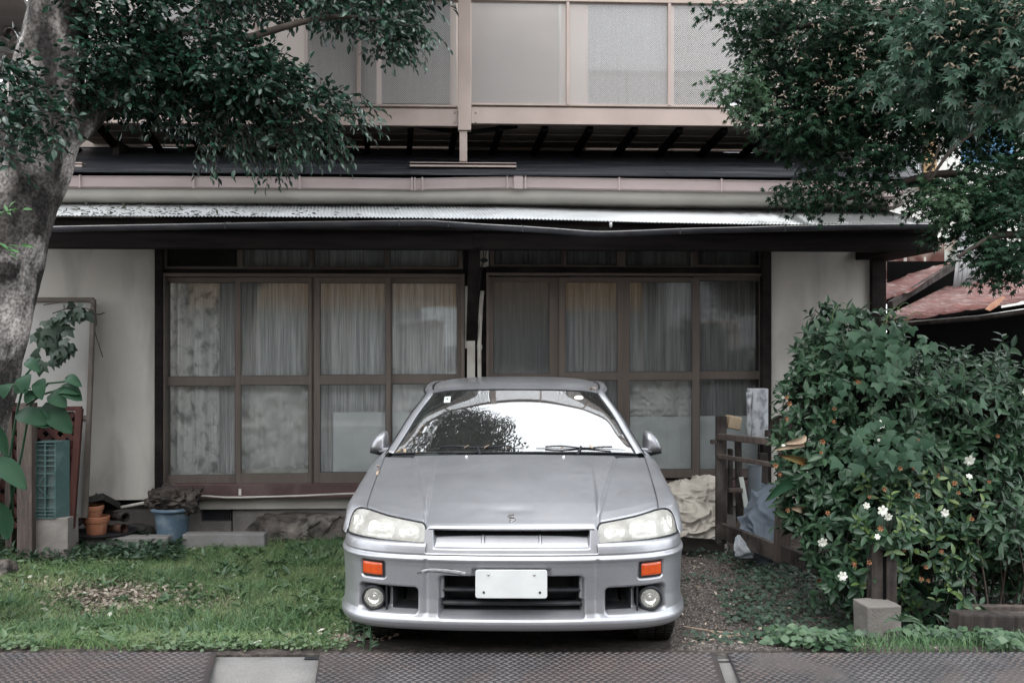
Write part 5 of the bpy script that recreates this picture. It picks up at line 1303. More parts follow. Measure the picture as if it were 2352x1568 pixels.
# concrete beam beside the rack, post and block in front of the hedge
a, b = gp(1530, 1262), gp(1672, 1270); c = (a+b)/2; tag(obox('concrete_beam', M['concrete'], (c.x, c.y+.05, c.z-.03), ((b-a).length, .12, .165), math.atan2((b-a).y,(b-a).x)-.03, wob=.004, seed=12, cuts=8, bevel=.008), 'low grey concrete beam below the beige tarpaulin', 'concrete beam')
YP = 5.05
a, b = W(1988,1462,YP), W(2070,1392,YP); tag(obox('footing_block', M['concrete'], ((a.x+b.x)/2+.0, YP+.09, .02), (b.x-a.x, .17, b.z-.02), R(6), wob=.004, seed=30, cuts=8, bevel=.007), 'grey concrete footing block under the cut timber post', 'concrete block')
YP2 = 5.24; po = thing('cut_post', 'sawn timber post on the concrete footing in front of the hedge', 'post', (0,0,0))
post_px(1996, 2054, 1246, 1396, YP2, M['oldwood_dark'], po, 'post_shaft', d=.08); post_px(2028,2036,1240,1388,YP2-.045,M['black'],po,'split', d=.004)
a = W(2190,1455,5.2); mb = MB(); mb.bar(W(2190,1425,5.15), W(2460,1432,5.25), .10, .10); o = mb.build('timber_beam', M['oldwood_dark'], None, bevel=.012); tag(o, 'split weathered timber beam on the ground right of the footing block', 'timber')
mb = MB(); mb.bar(W(2195,1396,5.4), W(2460,1400,5.45), .05, .04); tag(mb.build('thin_rail', M['oldwood'], None, bevel=.005), 'thin wooden rail lying behind the split timber beam', 'rail')

# ================================================================== NEIGHBOURS TO THE RIGHT
M['rust_roof'] = mat('rust_red_roof_sheet', (.155,.062,.054), (.095,.043,.039), .65, .1, 3, (6,.6,1), dirt=(.34,.30,.28), dscale=5, damt=.45, dstretch=(6,.7,1), fine=(90,.15))
M['rust_wall'] = mat('rusty_brown_wall', (.105,.045,.035), (.070,.032,.028), .8, 0, 4, (2,2,.4), dirt=(.38,.34,.30), dscale=3, damt=.6)
M['grey_corr'] = mat('grey_corrugated_wall', (.44,.46,.47), (.36,.375,.385), .6, .1, 4, (6,6,.4), dirt=(.28,.25,.23), dscale=3, damt=.5)
sh = thing('rusty_shed', 'low shed with rust red sheet roofs beyond the end of the house', 'shed', (0,0,0))
def quad_sheet(pts, name, mt, par, n=10, corr=.012, sol=.004, pitch=6):
    "bl, br, tr, tl corners; ribs run from the low to the high edge"
    a,b,c,d = [Vector(p) for p in pts]; nn = (b-a).cross(d-a).normalized(); P = []
    m_ = n*pitch
    for i in range(m_+1):
        f = i/m_; lo = a.lerp(b, f); hi = d.lerp(c, f); o_ = corr*max(0, math.cos(2*math.pi*f*n))**3
        P.append([lo.lerp(hi, g) + nn*(o_ + .006*noise.noise(Vector((f*9,g*5,2)))) for g in np.linspace(0,1,5)])
    mb = MB(); mb.grid(P); return mb.build(name, mt, par, 40, solid=sol)
quad_sheet([W(1990,752,8.9), W(2560,660,7.5), W(2640,560,9.4), W(2175,660,10.8)], 'roof_sheet', M['rust_roof'], sh, 9)
quad_sheet([W(2000,700,10.2), W(2100,668,10.1), W(2200,597,10.9), W(1985,660,11.6)], 'roof_sheet', M['rust_roof'], sh, 4)
mb = MB(); mb.bar(W(2045,700,10.05), W(2202,603,10.8), .05, .07); mb.build('verge_board', M['oldwood_dark'], sh)
mb = MB(); mb.tube([tuple(W(x,y,Y)) for x,y,Y in ((1990,762,8.85),(2070,742,8.7),(2150,738,8.45),(2250,730,8.1),(2400,708,7.7),(2520,680,7.45))], .022, 8); mb.build('roof_gutter', M['oldwood_dark'], sh, True)
mb = MB(); mb.tube([tuple(W(x,y,Y)) for x,y,Y in ((2060,741,8.68),(2150,733.5,8.43),(2250,725,8.08),(2400,703,7.68))], .006, 6); mb.build('gutter_rim', M['metal'], sh, True)
rnd_p = [W(2258+dx, 708+dy, 8.02) for dx, dy in ((0,8),(14,-6),(40,-22),(48,-20),(28,2),(12,12))]
mb = MB(); mb.add([p + Vector((0,-.03,.02)) for p in rnd_p], [tuple(range(6))]); mb.build('loose_rust_flake', mat('bare_rust', (.48,.27,.19), (.36,.16,.10), .8, 0, 9), sh)
mb = MB(); mb.add([W(2080,744,9.6),W(2700,640,9.6),W(2700,1500,9.6),W(2037,1500,9.6),W(2037,700,9.6)], [(0,4,3,2,1)]); mb.build('shed_shade_sheet', M['black'], sh)  # black sheets stand in for the shaded void under the shed roofs
mb = MB(); mb.add([W(2037,600,11.2),W(2300,600,11.2),W(2300,760,11.2),W(2037,760,11.2)], [(0,3,2,1)]); mb.build('shed_shade_sheet', M['black'], sh)
quad_sheet([W(2188,662,10.4), W(2262,640,10.3), W(2275,470,10.3), W(2210,480,10.4)], 'corrugated_wall', M['grey_corr'], sh, 7, .015)
nb = thing('rusty_building', 'building with rusty brown cladding visible through the gap beside the house end', 'building', (0,0,0))
quad_sheet([W(2030,700,12), W(2075,690,12), W(2075,560,12), W(2030,560,12)], 'cladding', M['rust_wall'], nb, 2, .01)
quad_sheet([W(2082,700,12.05), W(2205,650,12.05), W(2205,540,12.05), W(2082,560,12.05)], 'cladding', M['rust_wall'], nb, 4, .01)
mb = MB(); mb.add([W(x,y,12.0) for x,y in ((2074,585),(2083,585),(2083,665),(2074,665))],[(0,3,2,1)]); mb.add([W(x,y,12.0) for x,y in ((2122,590),(2127,590),(2127,640),(2122,640))],[(0,3,2,1)]); mb.build('wall_strip', M['cream_pipe'], nb)
quad_sheet([W(2168,612,11.6), W(2232,585,11.6), W(2232,520,11.6), W(2168,530,11.6)], 'pale_sheet', mat('rust_streaked_pale_sheet', (.40,.43,.40), (.33,.35,.32), .7, 0, 3, dirt=(.25,.12,.07), dscale=5, damt=.8), nb, 5, .01)
wb = thing('white_building', 'pale building with dark shutter and tan corner post behind the maple', 'building', (0,0,0))
def wall_px(x0,y0,x1,y1,Y,name,mt,par,d=.2):
    a,b = W(x0,y1,Y), W(x1,y0,Y); mb = MB(); mb.box(a.x,Y,a.z,b.x,Y+d,b.z); return mb.build(name,mt,par)
M['white_wall'] = mat('off_white_wall', (.62,.61,.57), (.55,.54,.50), .8, 0, 1.5, dirt=(.40,.38,.35), dscale=.8, damt=.3)
wall_px(1820,-500,2700,560,15.5,'wall',M['white_wall'],wb,.3)
wall_px(2068,330,2122,398,15.3,'shutter',M['gutter_dark'],wb,.15)
for k in range(9): wall_px(2070+k*5.6,334,2072.4+k*5.6,396,15.26,'shutter_slat',M['grey_corr'],wb,.04)
wall_px(2126,300,2152,440,15.2,'corner_post',mat('tan_post', (.36,.25,.14), (.30,.20,.115), .7),wb,.25)
wall_px(1985,345,2030,395,15.2,'window',mat('blue_grey_window', (.16,.21,.26), (.12,.16,.2), .2),wb,.1)
wall_px(2060,398,2130,403,15.15,'sill',M['white_wall'],wb,.2); 
wall_px(2214,290,2330,372,14.6,'awning',mat('blue_sheet', (.10,.23,.36), (.07,.17,.28), .5, 0, 3),wb,.1)
wall_px(2110,545,2700,900,14.9,'lower_wall',M['white_wall'],wb,.1)
# top-left neighbour: white tiled house with a soffit and a vent hood
tl = thing('tiled_house', 'white tiled neighbouring house glimpsed left of the trunk top', 'house', (0,0,0))
YN = 9.5
mb = MB(); mb.add([W(-700,50,YN+3),W(30,145,YN),W(30,158,YN),W(-700,800,YN+3)], [(0,3,2,1)]); 
wt = mat('white_wall_tile', (.55,.56,.58), (.50,.51,.53), .35, 0, 3)
a0 = W(-420,-60,9.0); 
mb = MB(); A = W(36,161,9.5); 
# facade plane receding to the right: built as courses of tiles
P0, P1 = W(-420,300,8.6), W(52,300,9.6); dirv = Vector((P1.x-P0.x, P1.y-P0.y, 0)); Lw = dirv.length; dirv.normalize()
zb_, zt_ = W(0,172,9.4).z, W(0,70,9.4).z
bkw = MB(); n_ = Vector((dirv.y, -dirv.x, 0))
q0, q1 = P0 + dirv*0, P0 + dirv*Lw
bkw.add([Vector((q0.x,q0.y,zb_)), Vector((q1.x,q1.y,zb_)), Vector((q1.x,q1.y,zt_+1)), Vector((q0.x,q0.y,zt_+1))], [(0,1,2,3)]); bkw.build('wall', M['soffit'], tl, solid=.1)
tile_me = None
nc, nrw = 8, 7; tw = .30; th_ = (zt_-zb_)/nrw
for c_ in range(nc):
    for r_i in range(nrw):
        u0 = Lw - .0 - (c_+1)*tw - (.15 if r_i % 2 else 0)
        M_ = Matrix.Translation(P0 + dirv*u0 + n_*.012 + Vector((0,0,zb_ + r_i*th_ - P0.z))) @ Matrix.Rotation(math.atan2(dirv.y, dirv.x), 4, 'Z')
        if tile_me is None:
            q = MB(); q.box(0,-.008,0,tw-.008,.01,th_-.008); o = q.build('tile', wt, tl, bevel=.002); tile_me = o.data; o.matrix_local = M_
        else:
            o = shared('tile', tile_me, tl, M_); md = o.modifiers.new('edge','BEVEL'); md.width=.002
mb = MB(); s0 = W(-300,-90,8.3); s1 = W(58,78,9.3); mb.add([W(-500,95,8.9), W(50,88,9.6), W(64,18,8.4), W(20,-60,7.6), W(-600,-60,7.4)], [(0,1,2,3,4)]); mb.build('soffit', mat('grey_soffit', (.26,.245,.24), (.22,.21,.205), .8), tl, solid=.05)
mb = MB(); p = W(26,80,9.2); mb.lathe(p, [(.0,0.06),(.07,.05),(.075,-.02),(.062,-.05),(.05,-.05),(.045,0)], 20, 'y'); mb.build('vent_hood', M['metal'], tl, True)
mb = MB(); p = W(4,48,9.2); mb.tube([tuple(W(-20,42,9.2)), tuple(W(6,50,9.15))], .03, 10); mb.build('pipe', M['cream_pipe'], tl, True)
# houses across the street (seen in the glass)
def far_house(x0, x1, y, h, wallm, label, oranges=False):
    t = thing('street_house', label, 'house', ((x0+x1)/2, y, .1)); w2 = (x1-x0)/2
    mb = MB(); mb.box(-w2,-6,-.1,w2,0,h); mb.build('wall', wallm, t)
    mb = MB(); mb.add([(-w2-.4,.5,h-.05),(w2+.4,.5,h-.05),(w2+.4,-3,h+1.2),(-w2-.4,-3,h+1.2),(-w2-.4,-6.5,h-.05),(w2+.4,-6.5,h-.05)], [(1,0,3,2),(2,3,4,5),(0,4,3),(1,2,5),(0,1,5,4)]); mb.build('roof', M['roof_top'], t)
    for zz in (.9, 3.4):
        if zz + 1.2 > h: continue
        k = int((x1-x0)/2.2)
        for i in range(k):
            xx = -w2 + (i+.5)*(x1-x0)/k; mb = MB(); mb.box(xx-.6,.002,zz,xx+.6,.05,zz+1.2); f = mb.build('window', M['alu_pink'], t, bevel=.01)
            mb = MB(); mb.box(xx-.54,.04,zz+.06,xx+.54,.056,zz+1.14); mb.build('pane', M['pane'], f)
    return t
far_house(-14, -6.6, -7.5, 6.8, M['plaster'], 'cream house across the street behind the camera')
oh = far_house(-6.5, 4.8, -8.5, 5.6, mat('ochre_wall', (.30,.19,.09), (.25,.155,.075), .8), 'low ochre house across the street behind the camera')
far_house(5.3, 15, -7.8, 6.8, mat('grey_wall', (.30,.30,.30), (.25,.25,.25), .8), 'grey house across the street behind the camera')

mb = MB(); mb.box(.05, .005, 1.45, 1.45, .04, 2.42); mb.build('white_panel', M['board'], oh)

mb = MB(); mb.box(-5.6, .003, .0, 5.6, .02, 2.35); mb.build('lower_cladding', mat('grey_lower_cladding', (.16,.165,.16), (.12,.125,.12), .8), oh)
# ================================================================== VEGETATION
def mesh_np(name, V, Fc, mt, parent=None, smooth=False):
    V = np.asarray(V, np.float32).reshape(-1, 3); me = bpy.data.meshes.new(name)
    k = Fc.shape[1]; n = len(Fc)
    me.vertices.add(len(V)); me.vertices.foreach_set('co', V.ravel()); me.loops.add(n*k); me.loops.foreach_set('vertex_index', Fc.astype(np.int32).ravel())
    me.polygons.add(n); me.polygons.foreach_set('loop_start', np.arange(0, n*k, k, dtype=np.int32)); me.polygons.foreach_set('loop_total', np.full(n, k, np.int32))
    if smooth: me.polygons.foreach_set('use_smooth', [True]*n)
    me.materials.append(mt); me.update(calc_edges=True)
    o = bpy.data.objects.new(name, me); COL.objects.link(o)
    if parent is not None: o.parent = parent
    return o
def frames(pos, d, up, s, roll):
    "per-leaf 3x3 bases: x across, y along the leaf, z its normal"
    d = d / (np.linalg.norm(d, axis=1, keepdims=True) + 1e-9)
    x = np.cross(d, up); x /= (np.linalg.norm(x, axis=1, keepdims=True) + 1e-9); z = np.cross(x, d)
    c, q = np.cos(roll)[:,None], np.sin(roll)[:,None]; x, z = x*c + z*q, z*c - x*q
    B = np.stack([x, d, z], -1) * np.asarray(s).reshape(-1,1,1); return B
def scatter(name, tmpl, pos, B, mt, parent=None, smooth=True):
    V, Fc = tmpl; V = np.asarray(V, float); Fc = np.asarray(Fc); n = len(pos)
    out = np.einsum('nij,kj->nki', B, V) + pos[:,None,:]
    F_ = (Fc[None] + (np.arange(n)*len(V))[:,None,None]).reshape(-1, Fc.shape[1])
    return mesh_np(name, out, F_, mt, parent, smooth)
def leaf_t(w=.42, fold=.10, curl=.12, n=4):
    "ovate leaf of unit length, folded on the midrib, tip curling down: quads"
    V = []; Fc = []
    prof = [(0,.02),(.22,.75),(.5,1.),(.78,.62),(1.,.02)] if n == 4 else [(0,.02),(.35,.95),(.72,.72),(1.,.02)]
    for t, q in prof:
        h = q*w*.5; zc = -curl*t*t
        V += [(-h, t, zc + fold*q), (0, t, zc), (h, t, zc + fold*q)]
    for i in range(len(prof)-1):
        a = i*3; Fc += [(a, a+1, a+4, a+3), (a+1, a+2, a+5, a+4)]
    return V, Fc
def lobed_t(angles, lens, base=.18, droop=.15, r0=.22):
    "palmate leaf: one narrow kite-shaped lobe per angle (quads), centre at the stalk"
    V = []; Fc = []
    for a, l in zip(angles, lens):
        a = R(a); d = np.array((math.sin(a), math.cos(a))); s = np.array((d[1], -d[0])); k = len(V)
        w_ = base*l
        V += [(0,0,0), (*(d*l*.42 - s*w_*.8), .02), (*(d*l), -droop*l*l), (*(d*l*.42 + s*w_*.8), .02)]
        Fc += [(k, k+3, k+2, k+1)]
    return V, Fc
MAPLE = lobed_t((0,38,-38,76,-76,118,-118), (1.,.92,.92,.74,.74,.40,.40), .20, .22)
IVY = ([(0,0,0),(-.48,.02,-.03),(-.62,.42,-.10),(-.30,.50,0),(0,1.02,-.14),(.30,.50,0),(.62,.42,-.10),(.48,.02,-.03),(0,.45,.02)], [(0,8,3,1),(1,3,2,2),(3,8,5,4),(0,7,5,8),(7,6,5,5)])
IVY = (IVY[0], [(0,1,3,8),(1,2,3,3),(8,3,4,5),(0,8,5,7),(7,5,6,6)])
def cloud(ells, n, shell=.45):
    "points inside a union of ellipsoids given in picture terms (px, py, rx, ry, Y, rY), denser towards the skin; returns points and outward directions"
    w_ = np.array([e[2]*e[3]*(e[6] if len(e) > 6 else 1) for e in ells], float); w_ /= w_.sum(); P = []; D = []
    for e, k in zip(ells, nr.multinomial(n, w_)):
        u = nr.normal(size=(k,3)); u /= np.linalg.norm(u, axis=1, keepdims=True); r = (shell + (1-shell)*nr.rand(k)**.6)[:,None]
        c = np.array(W(e[0], e[1], e[4])); s = np.array((e[2]/F*e[4], e[5], e[3]/F*e[4]))
        P.append(c + u*r*s); D.append(u / s * s.min())
    P = np.concatenate(P); D = np.concatenate(D); D /= np.linalg.norm(D, axis=1, keepdims=True); return P, D
def sprays(pts, dirs, per, step, drop, spread, ang=55, flat=0.):
    "from each point a drooping twig with alternating leaves: returns leaf positions, directions, ups and twig polylines"
    n = len(pts); d = dirs + nr.normal(size=(n,3))*spread; d /= np.linalg.norm(d, axis=1, keepdims=True)
    P = []; D = []; U = []; T = [pts]; p = pts.copy(); up0 = np.tile((0,0,1.), (n,1))
    for k in range(per):
        sd = np.cross(d, up0); sd /= np.linalg.norm(sd, axis=1, keepdims=True) + 1e-6
        s = 1 if k % 2 else -1
        a = R(ang + nr.uniform(-18, 18))
        ld = d*math.cos(a) + sd*s*math.sin(a) + nr.normal(size=(n,3))*.22; ld[:,2] -= .12
        if k == per-1: ld = d.copy()
        P.append(p.copy()); D.append(ld); U.append(up0 + nr.normal(size=(n,3))*(.35 if not flat else flat))
        p = p + d*step*(.8 + .4*nr.rand(n,1)); d = d.copy(); d[:,2] -= drop; d /= np.linalg.norm(d, axis=1, keepdims=True); T.append(p.copy())
    return np.concatenate(P), np.concatenate(D), np.concatenate(U), np.stack(T, 1)
def twigs(name, T, r, mt, parent):
    "thin three sided stems along the twig polylines"
    n, k = T.shape[:2]; o = np.array([(math.cos(a), math.sin(a), 0) for a in (0, 2.09, 4.19)])
    rr = np.linspace(1, .35, k)[None,:,None,None]*r; V = T[:,:,None,:] + (o[None,None]*rr) + o[None,None,:,[0,2,1]]*rr*.3
    idx = np.arange(n*k*3).reshape(n,k,3); Fc = []
    for j in range(3):
        j2 = (j+1) % 3; Fc.append(np.stack([idx[:,:-1,j], idx[:,:-1,j2], idx[:,1:,j2], idx[:,1:,j]], -1).reshape(-1,4))
    return stuff(mesh_np(name, V, np.concatenate(Fc), mt, parent))
def leaves(parent, tmpl, P, D, U, size, mt, single=300, name='leaf', jit=.25, roll=.5):
    "the nearest leaves one by one, the rest as one foliage part"
    n = len(P); s = size*(1 + nr.uniform(-jit, jit, n)); B = frames(P, D, U, s, nr.normal(size=n)*roll)
    order = np.argsort(P[:,1]/s); near = order[:single]; far = order[single:]
    if single:
        me = bpy.data.meshes.new(name); me.from_pydata([tuple(v) for v in tmpl[0]], [], [tuple(dict.fromkeys(f)) for f in tmpl[1]]); me.materials.append(mt); me.polygons.foreach_set('use_smooth', [True]*len(me.polygons))
        for i in near:
            Mx = Matrix(((*B[i,0], P[i,0]), (*B[i,1], P[i,1]), (*B[i,2], P[i,2]), (0,0,0,1)))
            shared(name, me, parent, Mx)
    if len(far): stuff(scatter('foliage', tmpl, P[far], B[far], mt, parent))
def in_frame(P, m=60):
    px = P[:,0]/P[:,1]*F + 1176; py = 790 - (P[:,2]-EYE)/P[:,1]*F; return (px > -m) & (px < 2352+m) & (py > -m) & (py < 1568+m)

M['bark_l'] = mat('mottled_grey_bark', (.065,.058,.053), (.022,.020,.019), .9, 0, 8, (1,1,.55), bump=1., bscale=26, dirt=(.34,.31,.29), dscale=5.5, damt=1., fine=(60,.5), dstretch=(1,1,.6), p0=.46, p1=.56, detail=12)
M['bark_d'] = mat('dark_twig_bark', (.060,.048,.040), (.035,.028,.024), .9, 0, 8)
M['leaf_l'] = leafmat('glossy_dark_leaf', (.005,.017,.012), (.020,.058,.034), .25, .40, .06)
M['leaf_m'] = leafmat('maple_leaf', (.008,.024,.015), (.024,.062,.030), .45, .14, .25)
M['leaf_m2'] = leafmat('bright_maple_leaf', (.030,.070,.035), (.060,.11,.055), .45, .4, .25)
M['leaf_h'] = leafmat('gardenia_leaf', (.013,.037,.018), (.042,.085,.042), .33, .30, .20)
M['leaf_hy'] = leafmat('fresh_yellow_green_leaf', (.07,.12,.035), (.13,.19,.06), .35, .5, .25)
M['leaf_v'] = leafmat('vine_leaf', (.020,.050,.027), (.042,.084,.048), .5, .2, .2)
M['leaf_big'] = leafmat('broad_green_leaf', (.008,.028,.013), (.014,.040,.020), .6, .10, .05)
M['seed'] = leafmat('pale_maple_seed', (.20,.17,.12), (.30,.24,.18), .6, .2, .3)
M['petal'] = leafmat('white_petal', (.80,.80,.74), (.74,.73,.64), .5, .3, .3)
M['brownpetal'] = leafmat('withered_orange_flower', (.26,.12,.06), (.38,.20,.11), .7, .2, .2)

# ---- big leaning tree at the left
lt = thing('leaning_tree', 'large mottled leaning tree with dark glossy leaves at the left edge', 'tree', (-2.9, 5.4, 0))
OFF = Vector((-2.9, 5.4, 0))
def rel(P): return np.asarray(P) - np.array(OFF)
tp = [(-190,1440,5.4,150),(-150,1280,5.4,128),(-104,1060,5.4,104),(-66,880,5.4,100),(-28,720,5.4,98),(8,560,5.4,102),(42,420,5.4,104),(80,300,5.4,108),(105,200,5.4,90),(122,90,5.4,80),(135,-10,5.35,76),(150,-200,5.3,70),(190,-500,5.2,60),(260,-900,5.1,44)]
def trunk(parent, spec, nm, mt, seed=0, lump=.10, n=40, seg=150):
    C = crom(np.array([[*W(x,y,Y), r/F*Y] for x,y,Y,r in spec]), seg); V = []
    for i in range(seg):
        p = Vector(C[i,:3]); d = Vector(C[min(i+1,seg-1),:3]-C[max(i-1,0),:3]).normalized(); a = d.cross(Vector((0,1,0))).normalized(); b = a.cross(d)
        row = []
        for j in range(n):
            t = 2*math.pi*j/n; e = a*math.cos(t) + b*math.sin(t); q = p*1.0 + e*C[i,3]
            h = lump*noise.noise(Vector((e.x*1.6+seed, e.y*1.6, q.z*1.3))) + .05*noise.noise(Vector((q.x*7, q.y*7, q.z*4+seed))) + .018*noise.noise(Vector((q.x*26, q.y*26, q.z*16)))
            row.append(Vector(q + e*C[i,3]*h*1.6) - OFF_)
        row.append(row[0]); V.append(row)
    mb = MB(); mb.grid(V, flip=True); return mb.build(nm, mt, parent, True)
OFF_ = OFF
tp = [(a_,b_,c_,d_*.90) for a_,b_,c_,d_ in tp]
tk = trunk(lt, tp, 'trunk', M['bark_l'])
trunk(lt, [(60,330,5.42,60),(140,290,5.48,58),(215,235,5.6,44),(280,160,5.75,34),(380,80,6.0,24),(520,20,6.2,16),(700,-40,6.3,8)], 'limb', M['bark_l'], 4, n=20, seg=60)
trunk(lt, [(215,245,5.6,26),(330,250,5.7,14),(470,190,5.8,9),(620,210,5.8,6),(760,300,5.8,3)], 'limb', M['bark_d'], 5, n=10, seg=60)
trunk(lt, [(280,160,5.7,18),(420,130,5.6,12),(560,90,5.6,9),(760,40,5.7,6),(940,60,5.7,3)], 'limb', M['bark_d'], 6, n=10, seg=60)
trunk(lt, [(135,-10,5.35,40),(300,-220,5.6,34),(560,-420,5.9,24),(860,-560,6.2,14)], 'limb', M['bark_d'], 7, n=12, seg=40)
for a, b in (((248,296),(334,225)), ((1132-850,0),(1132-850,0))):
    pass
mb = MB(); mb.tube([tuple(W(124,296,5.1)-OFF), tuple(W(142,262,5.1)-OFF), tuple(W(170,228,5.12)-OFF)], .004, 6); mb.build('cut_twig', M['oldwood'], lt, True)
ells = [(290,130,120,95,5.5,.40,1.1),(150,200,80,45,5.25,.1,.35),(130,40,0,0,5.3,.2),(420,40,110,40,5.7,.3,.7),(330,190,150,85,5.55,.35),(500,170,150,95,5.6,.35,1.2),(600,195,110,68,5.6,.3,1.2),(735,245,66,42,5.6,.22,1.1),(550,285,100,58,5.8,.3,.8),(430,265,95,42,5.9,.3,.6),(690,310,45,50,5.65,.2,.8),
        (620,5,120,32,5.9,.3,.9),(770,2,95,36,5.8,.3,1.0),(880,35,70,42,5.75,.25),(930,72,38,36,5.7,.15,1.1),(888,108,32,28,5.7,.15),
        (110,285,52,42,4.95,.12,.55),(25,330,42,60,4.9,.2,.5),(20,210,45,60,5.0,.2,.8),(10,140,40,40,5.0,.15,.7),(60,250,45,45,4.95,.15,.5),(260,10,150,50,5.4,.3),(480,-30,220,40,5.7,.4,.6)]
ells = [e for e in ells if e[2] > 0]
P0_, D0_ = cloud(ells, 3300, .30)
P_, D_, U_, T_ = sprays(P0_, D0_*np.array((1,1,.6)) + np.array((.2,-.15,-.05)), 4, .028, .07, .5, 58, flat=.6)
keep = in_frame(P_); 
leaves(lt, leaf_t(.54,.10,.20), rel(P_[keep]), D_[keep], U_[keep], .045, M['leaf_l'], 300)
kt = in_frame(T_[:,0]); twigs('twigs', rel(T_[kt]), .0022, M['bark_d'], lt)
# hanging tips, right ends of the branches
tips = [(690,330,.2),(730,310,.25),(660,360,.1),(820,250,.3),(800,285,.3),(960,90,.4),(900,130,.35),(620,380,.05),(540,360,0),(470,370,-.05),(780,330,.2),(740,350,.25)]
TP = []; TD = []
for x, y, dx in tips:
    for k in range(7): TP.append(W(x+rnd.uniform(-30,30), y-18+rnd.uniform(-25,20), 5.6+rnd.uniform(-.15,.15))); TD.append((dx+rnd.uniform(-.2,.4),rnd.uniform(-.3,.2),-.35+rnd.uniform(-.2,.2)))
P_, D_, U_, T_ = sprays(np.array(TP), np.array(TD), 7, .026, .09, .15, 40)
leaves(lt, leaf_t(.40,.12,.22), rel(P_), D_, U_, .045, M['leaf_l'], 0); twigs('twigs', rel(T_), .0022, M['bark_d'], lt)
# crown above the frame (mirrored in the windscreen)
ab = [(-1.1,7.5,4.75,.6,.5,.4),(-1.6,7.7,4.85,.7,.4,.4),(-.85,7.1,4.55,.5,.45,.4),(-1.3,6.9,4.7,.7,.5,.6),(-1.7,6.6,4.4,.7,.6,.5),(-1.0,6.7,4.2,.6,.5,.5),(-.6,7.0,5.0,.6,.5,.5),(-1.6,6.2,4.6,1.0,.8,.7),(-2.6,5.6,5.0,1.2,1.2,.9),(-1.0,5.6,5.6,.9,.8,.6)]
PP = []; DD = []
for x,y,z,a,b,c in ab:
    u = nr.normal(size=(int(330*a*b*c/.1)+60,3)); u /= np.linalg.norm(u,axis=1,keepdims=True); PP.append(np.array((x,y,z)) + u*np.array((a,b,c))*(.3+.7*nr.rand(len(u),1))); DD.append(u)
P_, D_, U_, T_ = sprays(np.concatenate(PP), np.concatenate(DD)*.5 + np.array((.3,0,-.2)), 5, .04, .1, .4, 48)
leaves(lt, leaf_t(.42,.1,.2,3), rel(P_), D_, U_, .062, M['leaf_l'], 0)
# small fresh shoots on the trunk
PP = np.array([W(x+rnd.uniform(-12,12), y+rnd.uniform(-8,8), 4.95) for x, y in ((10,485),(25,490),(40,480),(12,572),(28,575),(45,568),(8,495)) for _ in range(3)])
leaves(lt, leaf_t(.35,.1,.2), rel(PP), nr.normal(size=PP.shape)*np.array((1,.3,.4))+np.array((.5,0,.2)), np.tile((0,-.5,1.),(len(PP),1)), .05, leafmat('young_green_leaf', (.06,.16,.05), (.10,.22,.08), .4), 0)

# ---- maple at the right
OFF = Vector((3.6, 6.2, 0)); OFF_ = OFF
mp = thing('maple_tree', 'dark green maple tree with pale winged seeds hanging in from the right', 'maple tree', OFF)
trunk(mp, [(2620,1500,6.2,70),(2600,1100,6.2,62),(2570,700,6.2,56),(2520,400,6.2,50),(2440,150,6.2,44),(2380,-100,6.2,36)], 'trunk', M['bark_d'], 2, n=20, seg=60)
for sp in ([(2500,330,6.2,26),(2350,250,6.1,20),(2150,200,6.0,13),(1950,180,5.9,8),(1760,210,5.9,4)], [(2520,420,6.2,22),(2330,420,6.1,14),(2150,400,6.0,9),(1980,450,6.0,5),(1850,470,6.0,3)], [(2560,640,6.2,18),(2420,560,5.8,12),(2300,540,5.6,8),(2200,590,5.6,4)],
           [(2420,60,6.2,26),(2250,20,6.0,18),(2000,40,5.8,10),(1780,70,5.8,5)], [(2330,250,6.0,8),(2200,330,5.8,5),(2130,420,5.8,3),(2160,330,5.7,3)], [(2500,100,5.0,16),(2350,100,4.4,9),(2200,130,4.1,5)]):
    trunk(mp, sp, 'limb', M['bark_d'], 3, n=8, seg=40)
ells = [(1752,45,72,42,5.9,.4),(1850,70,150,95,6.0,.5,1.3),(1718,130,38,22,5.9,.2,.7),(2010,110,170,130,6.1,.5,1.3),(2200,80,170,120,6.2,.5,1.2),(1775,190,85,40,5.9,.3),(1900,220,150,90,6.0,.4,1.3),(2060,260,160,100,6.0,.4,1.2),
        (1830,280,100,50,5.9,.3),(1822,325,48,24,5.9,.2),(2200,250,130,110,6.1,.4),(2320,240,90,160,6.2,.4,1.3),(1960,370,120,52,6.0,.3),(1880,440,90,32,6.0,.25),(1990,440,90,30,6.0,.25,.8),(2060,350,70,40,6.1,.2,.6),
        (2170,450,85,50,6.0,.3),(2270,430,80,70,6.0,.3,1.1),(2330,540,80,110,5.7,.3,1.2),(2210,530,60,42,5.8,.2,.9),(2290,600,45,50,5.6,.15,.9),(2240,480,60,50,5.9,.3),(2370,390,60,120,6.0,.3),(1660,20,35,20,5.9,.1,.6),(2340,30,120,90,6.3,.4)]
P0_, D0_ = cloud(ells, 6800, .22)
P_, D_, U_, T_ = sprays(P0_, D0_*np.array((1,1,.25)) + np.array((-.35,-.15,-.18)), 4, .038, .10, .35, 60, flat=.45)
keep = in_frame(P_); leaves(mp, MAPLE, rel(P_[keep]), D_[keep]*np.array((1,1,.5))-np.array((0,0,.25)), U_[keep], .034, M['leaf_m'], 0)
kt = in_frame(T_[:,0]); twigs('twigs', rel(T_[kt]), .0016, M['bark_d'], mp)
P0_, D0_ = cloud([(1690,190,50,28,5.7,.1),(1740,230,50,30,5.7,.1),(2180,455,60,26,5.7,.1,.7),(1650,175,14,10,5.7,.1,.3)], 190, .2)
P_, D_, U_, T_ = sprays(P0_, D0_*.5 + np.array((-.35,-.15,-.18)), 4, .04, .1, .3, 60, flat=.4)
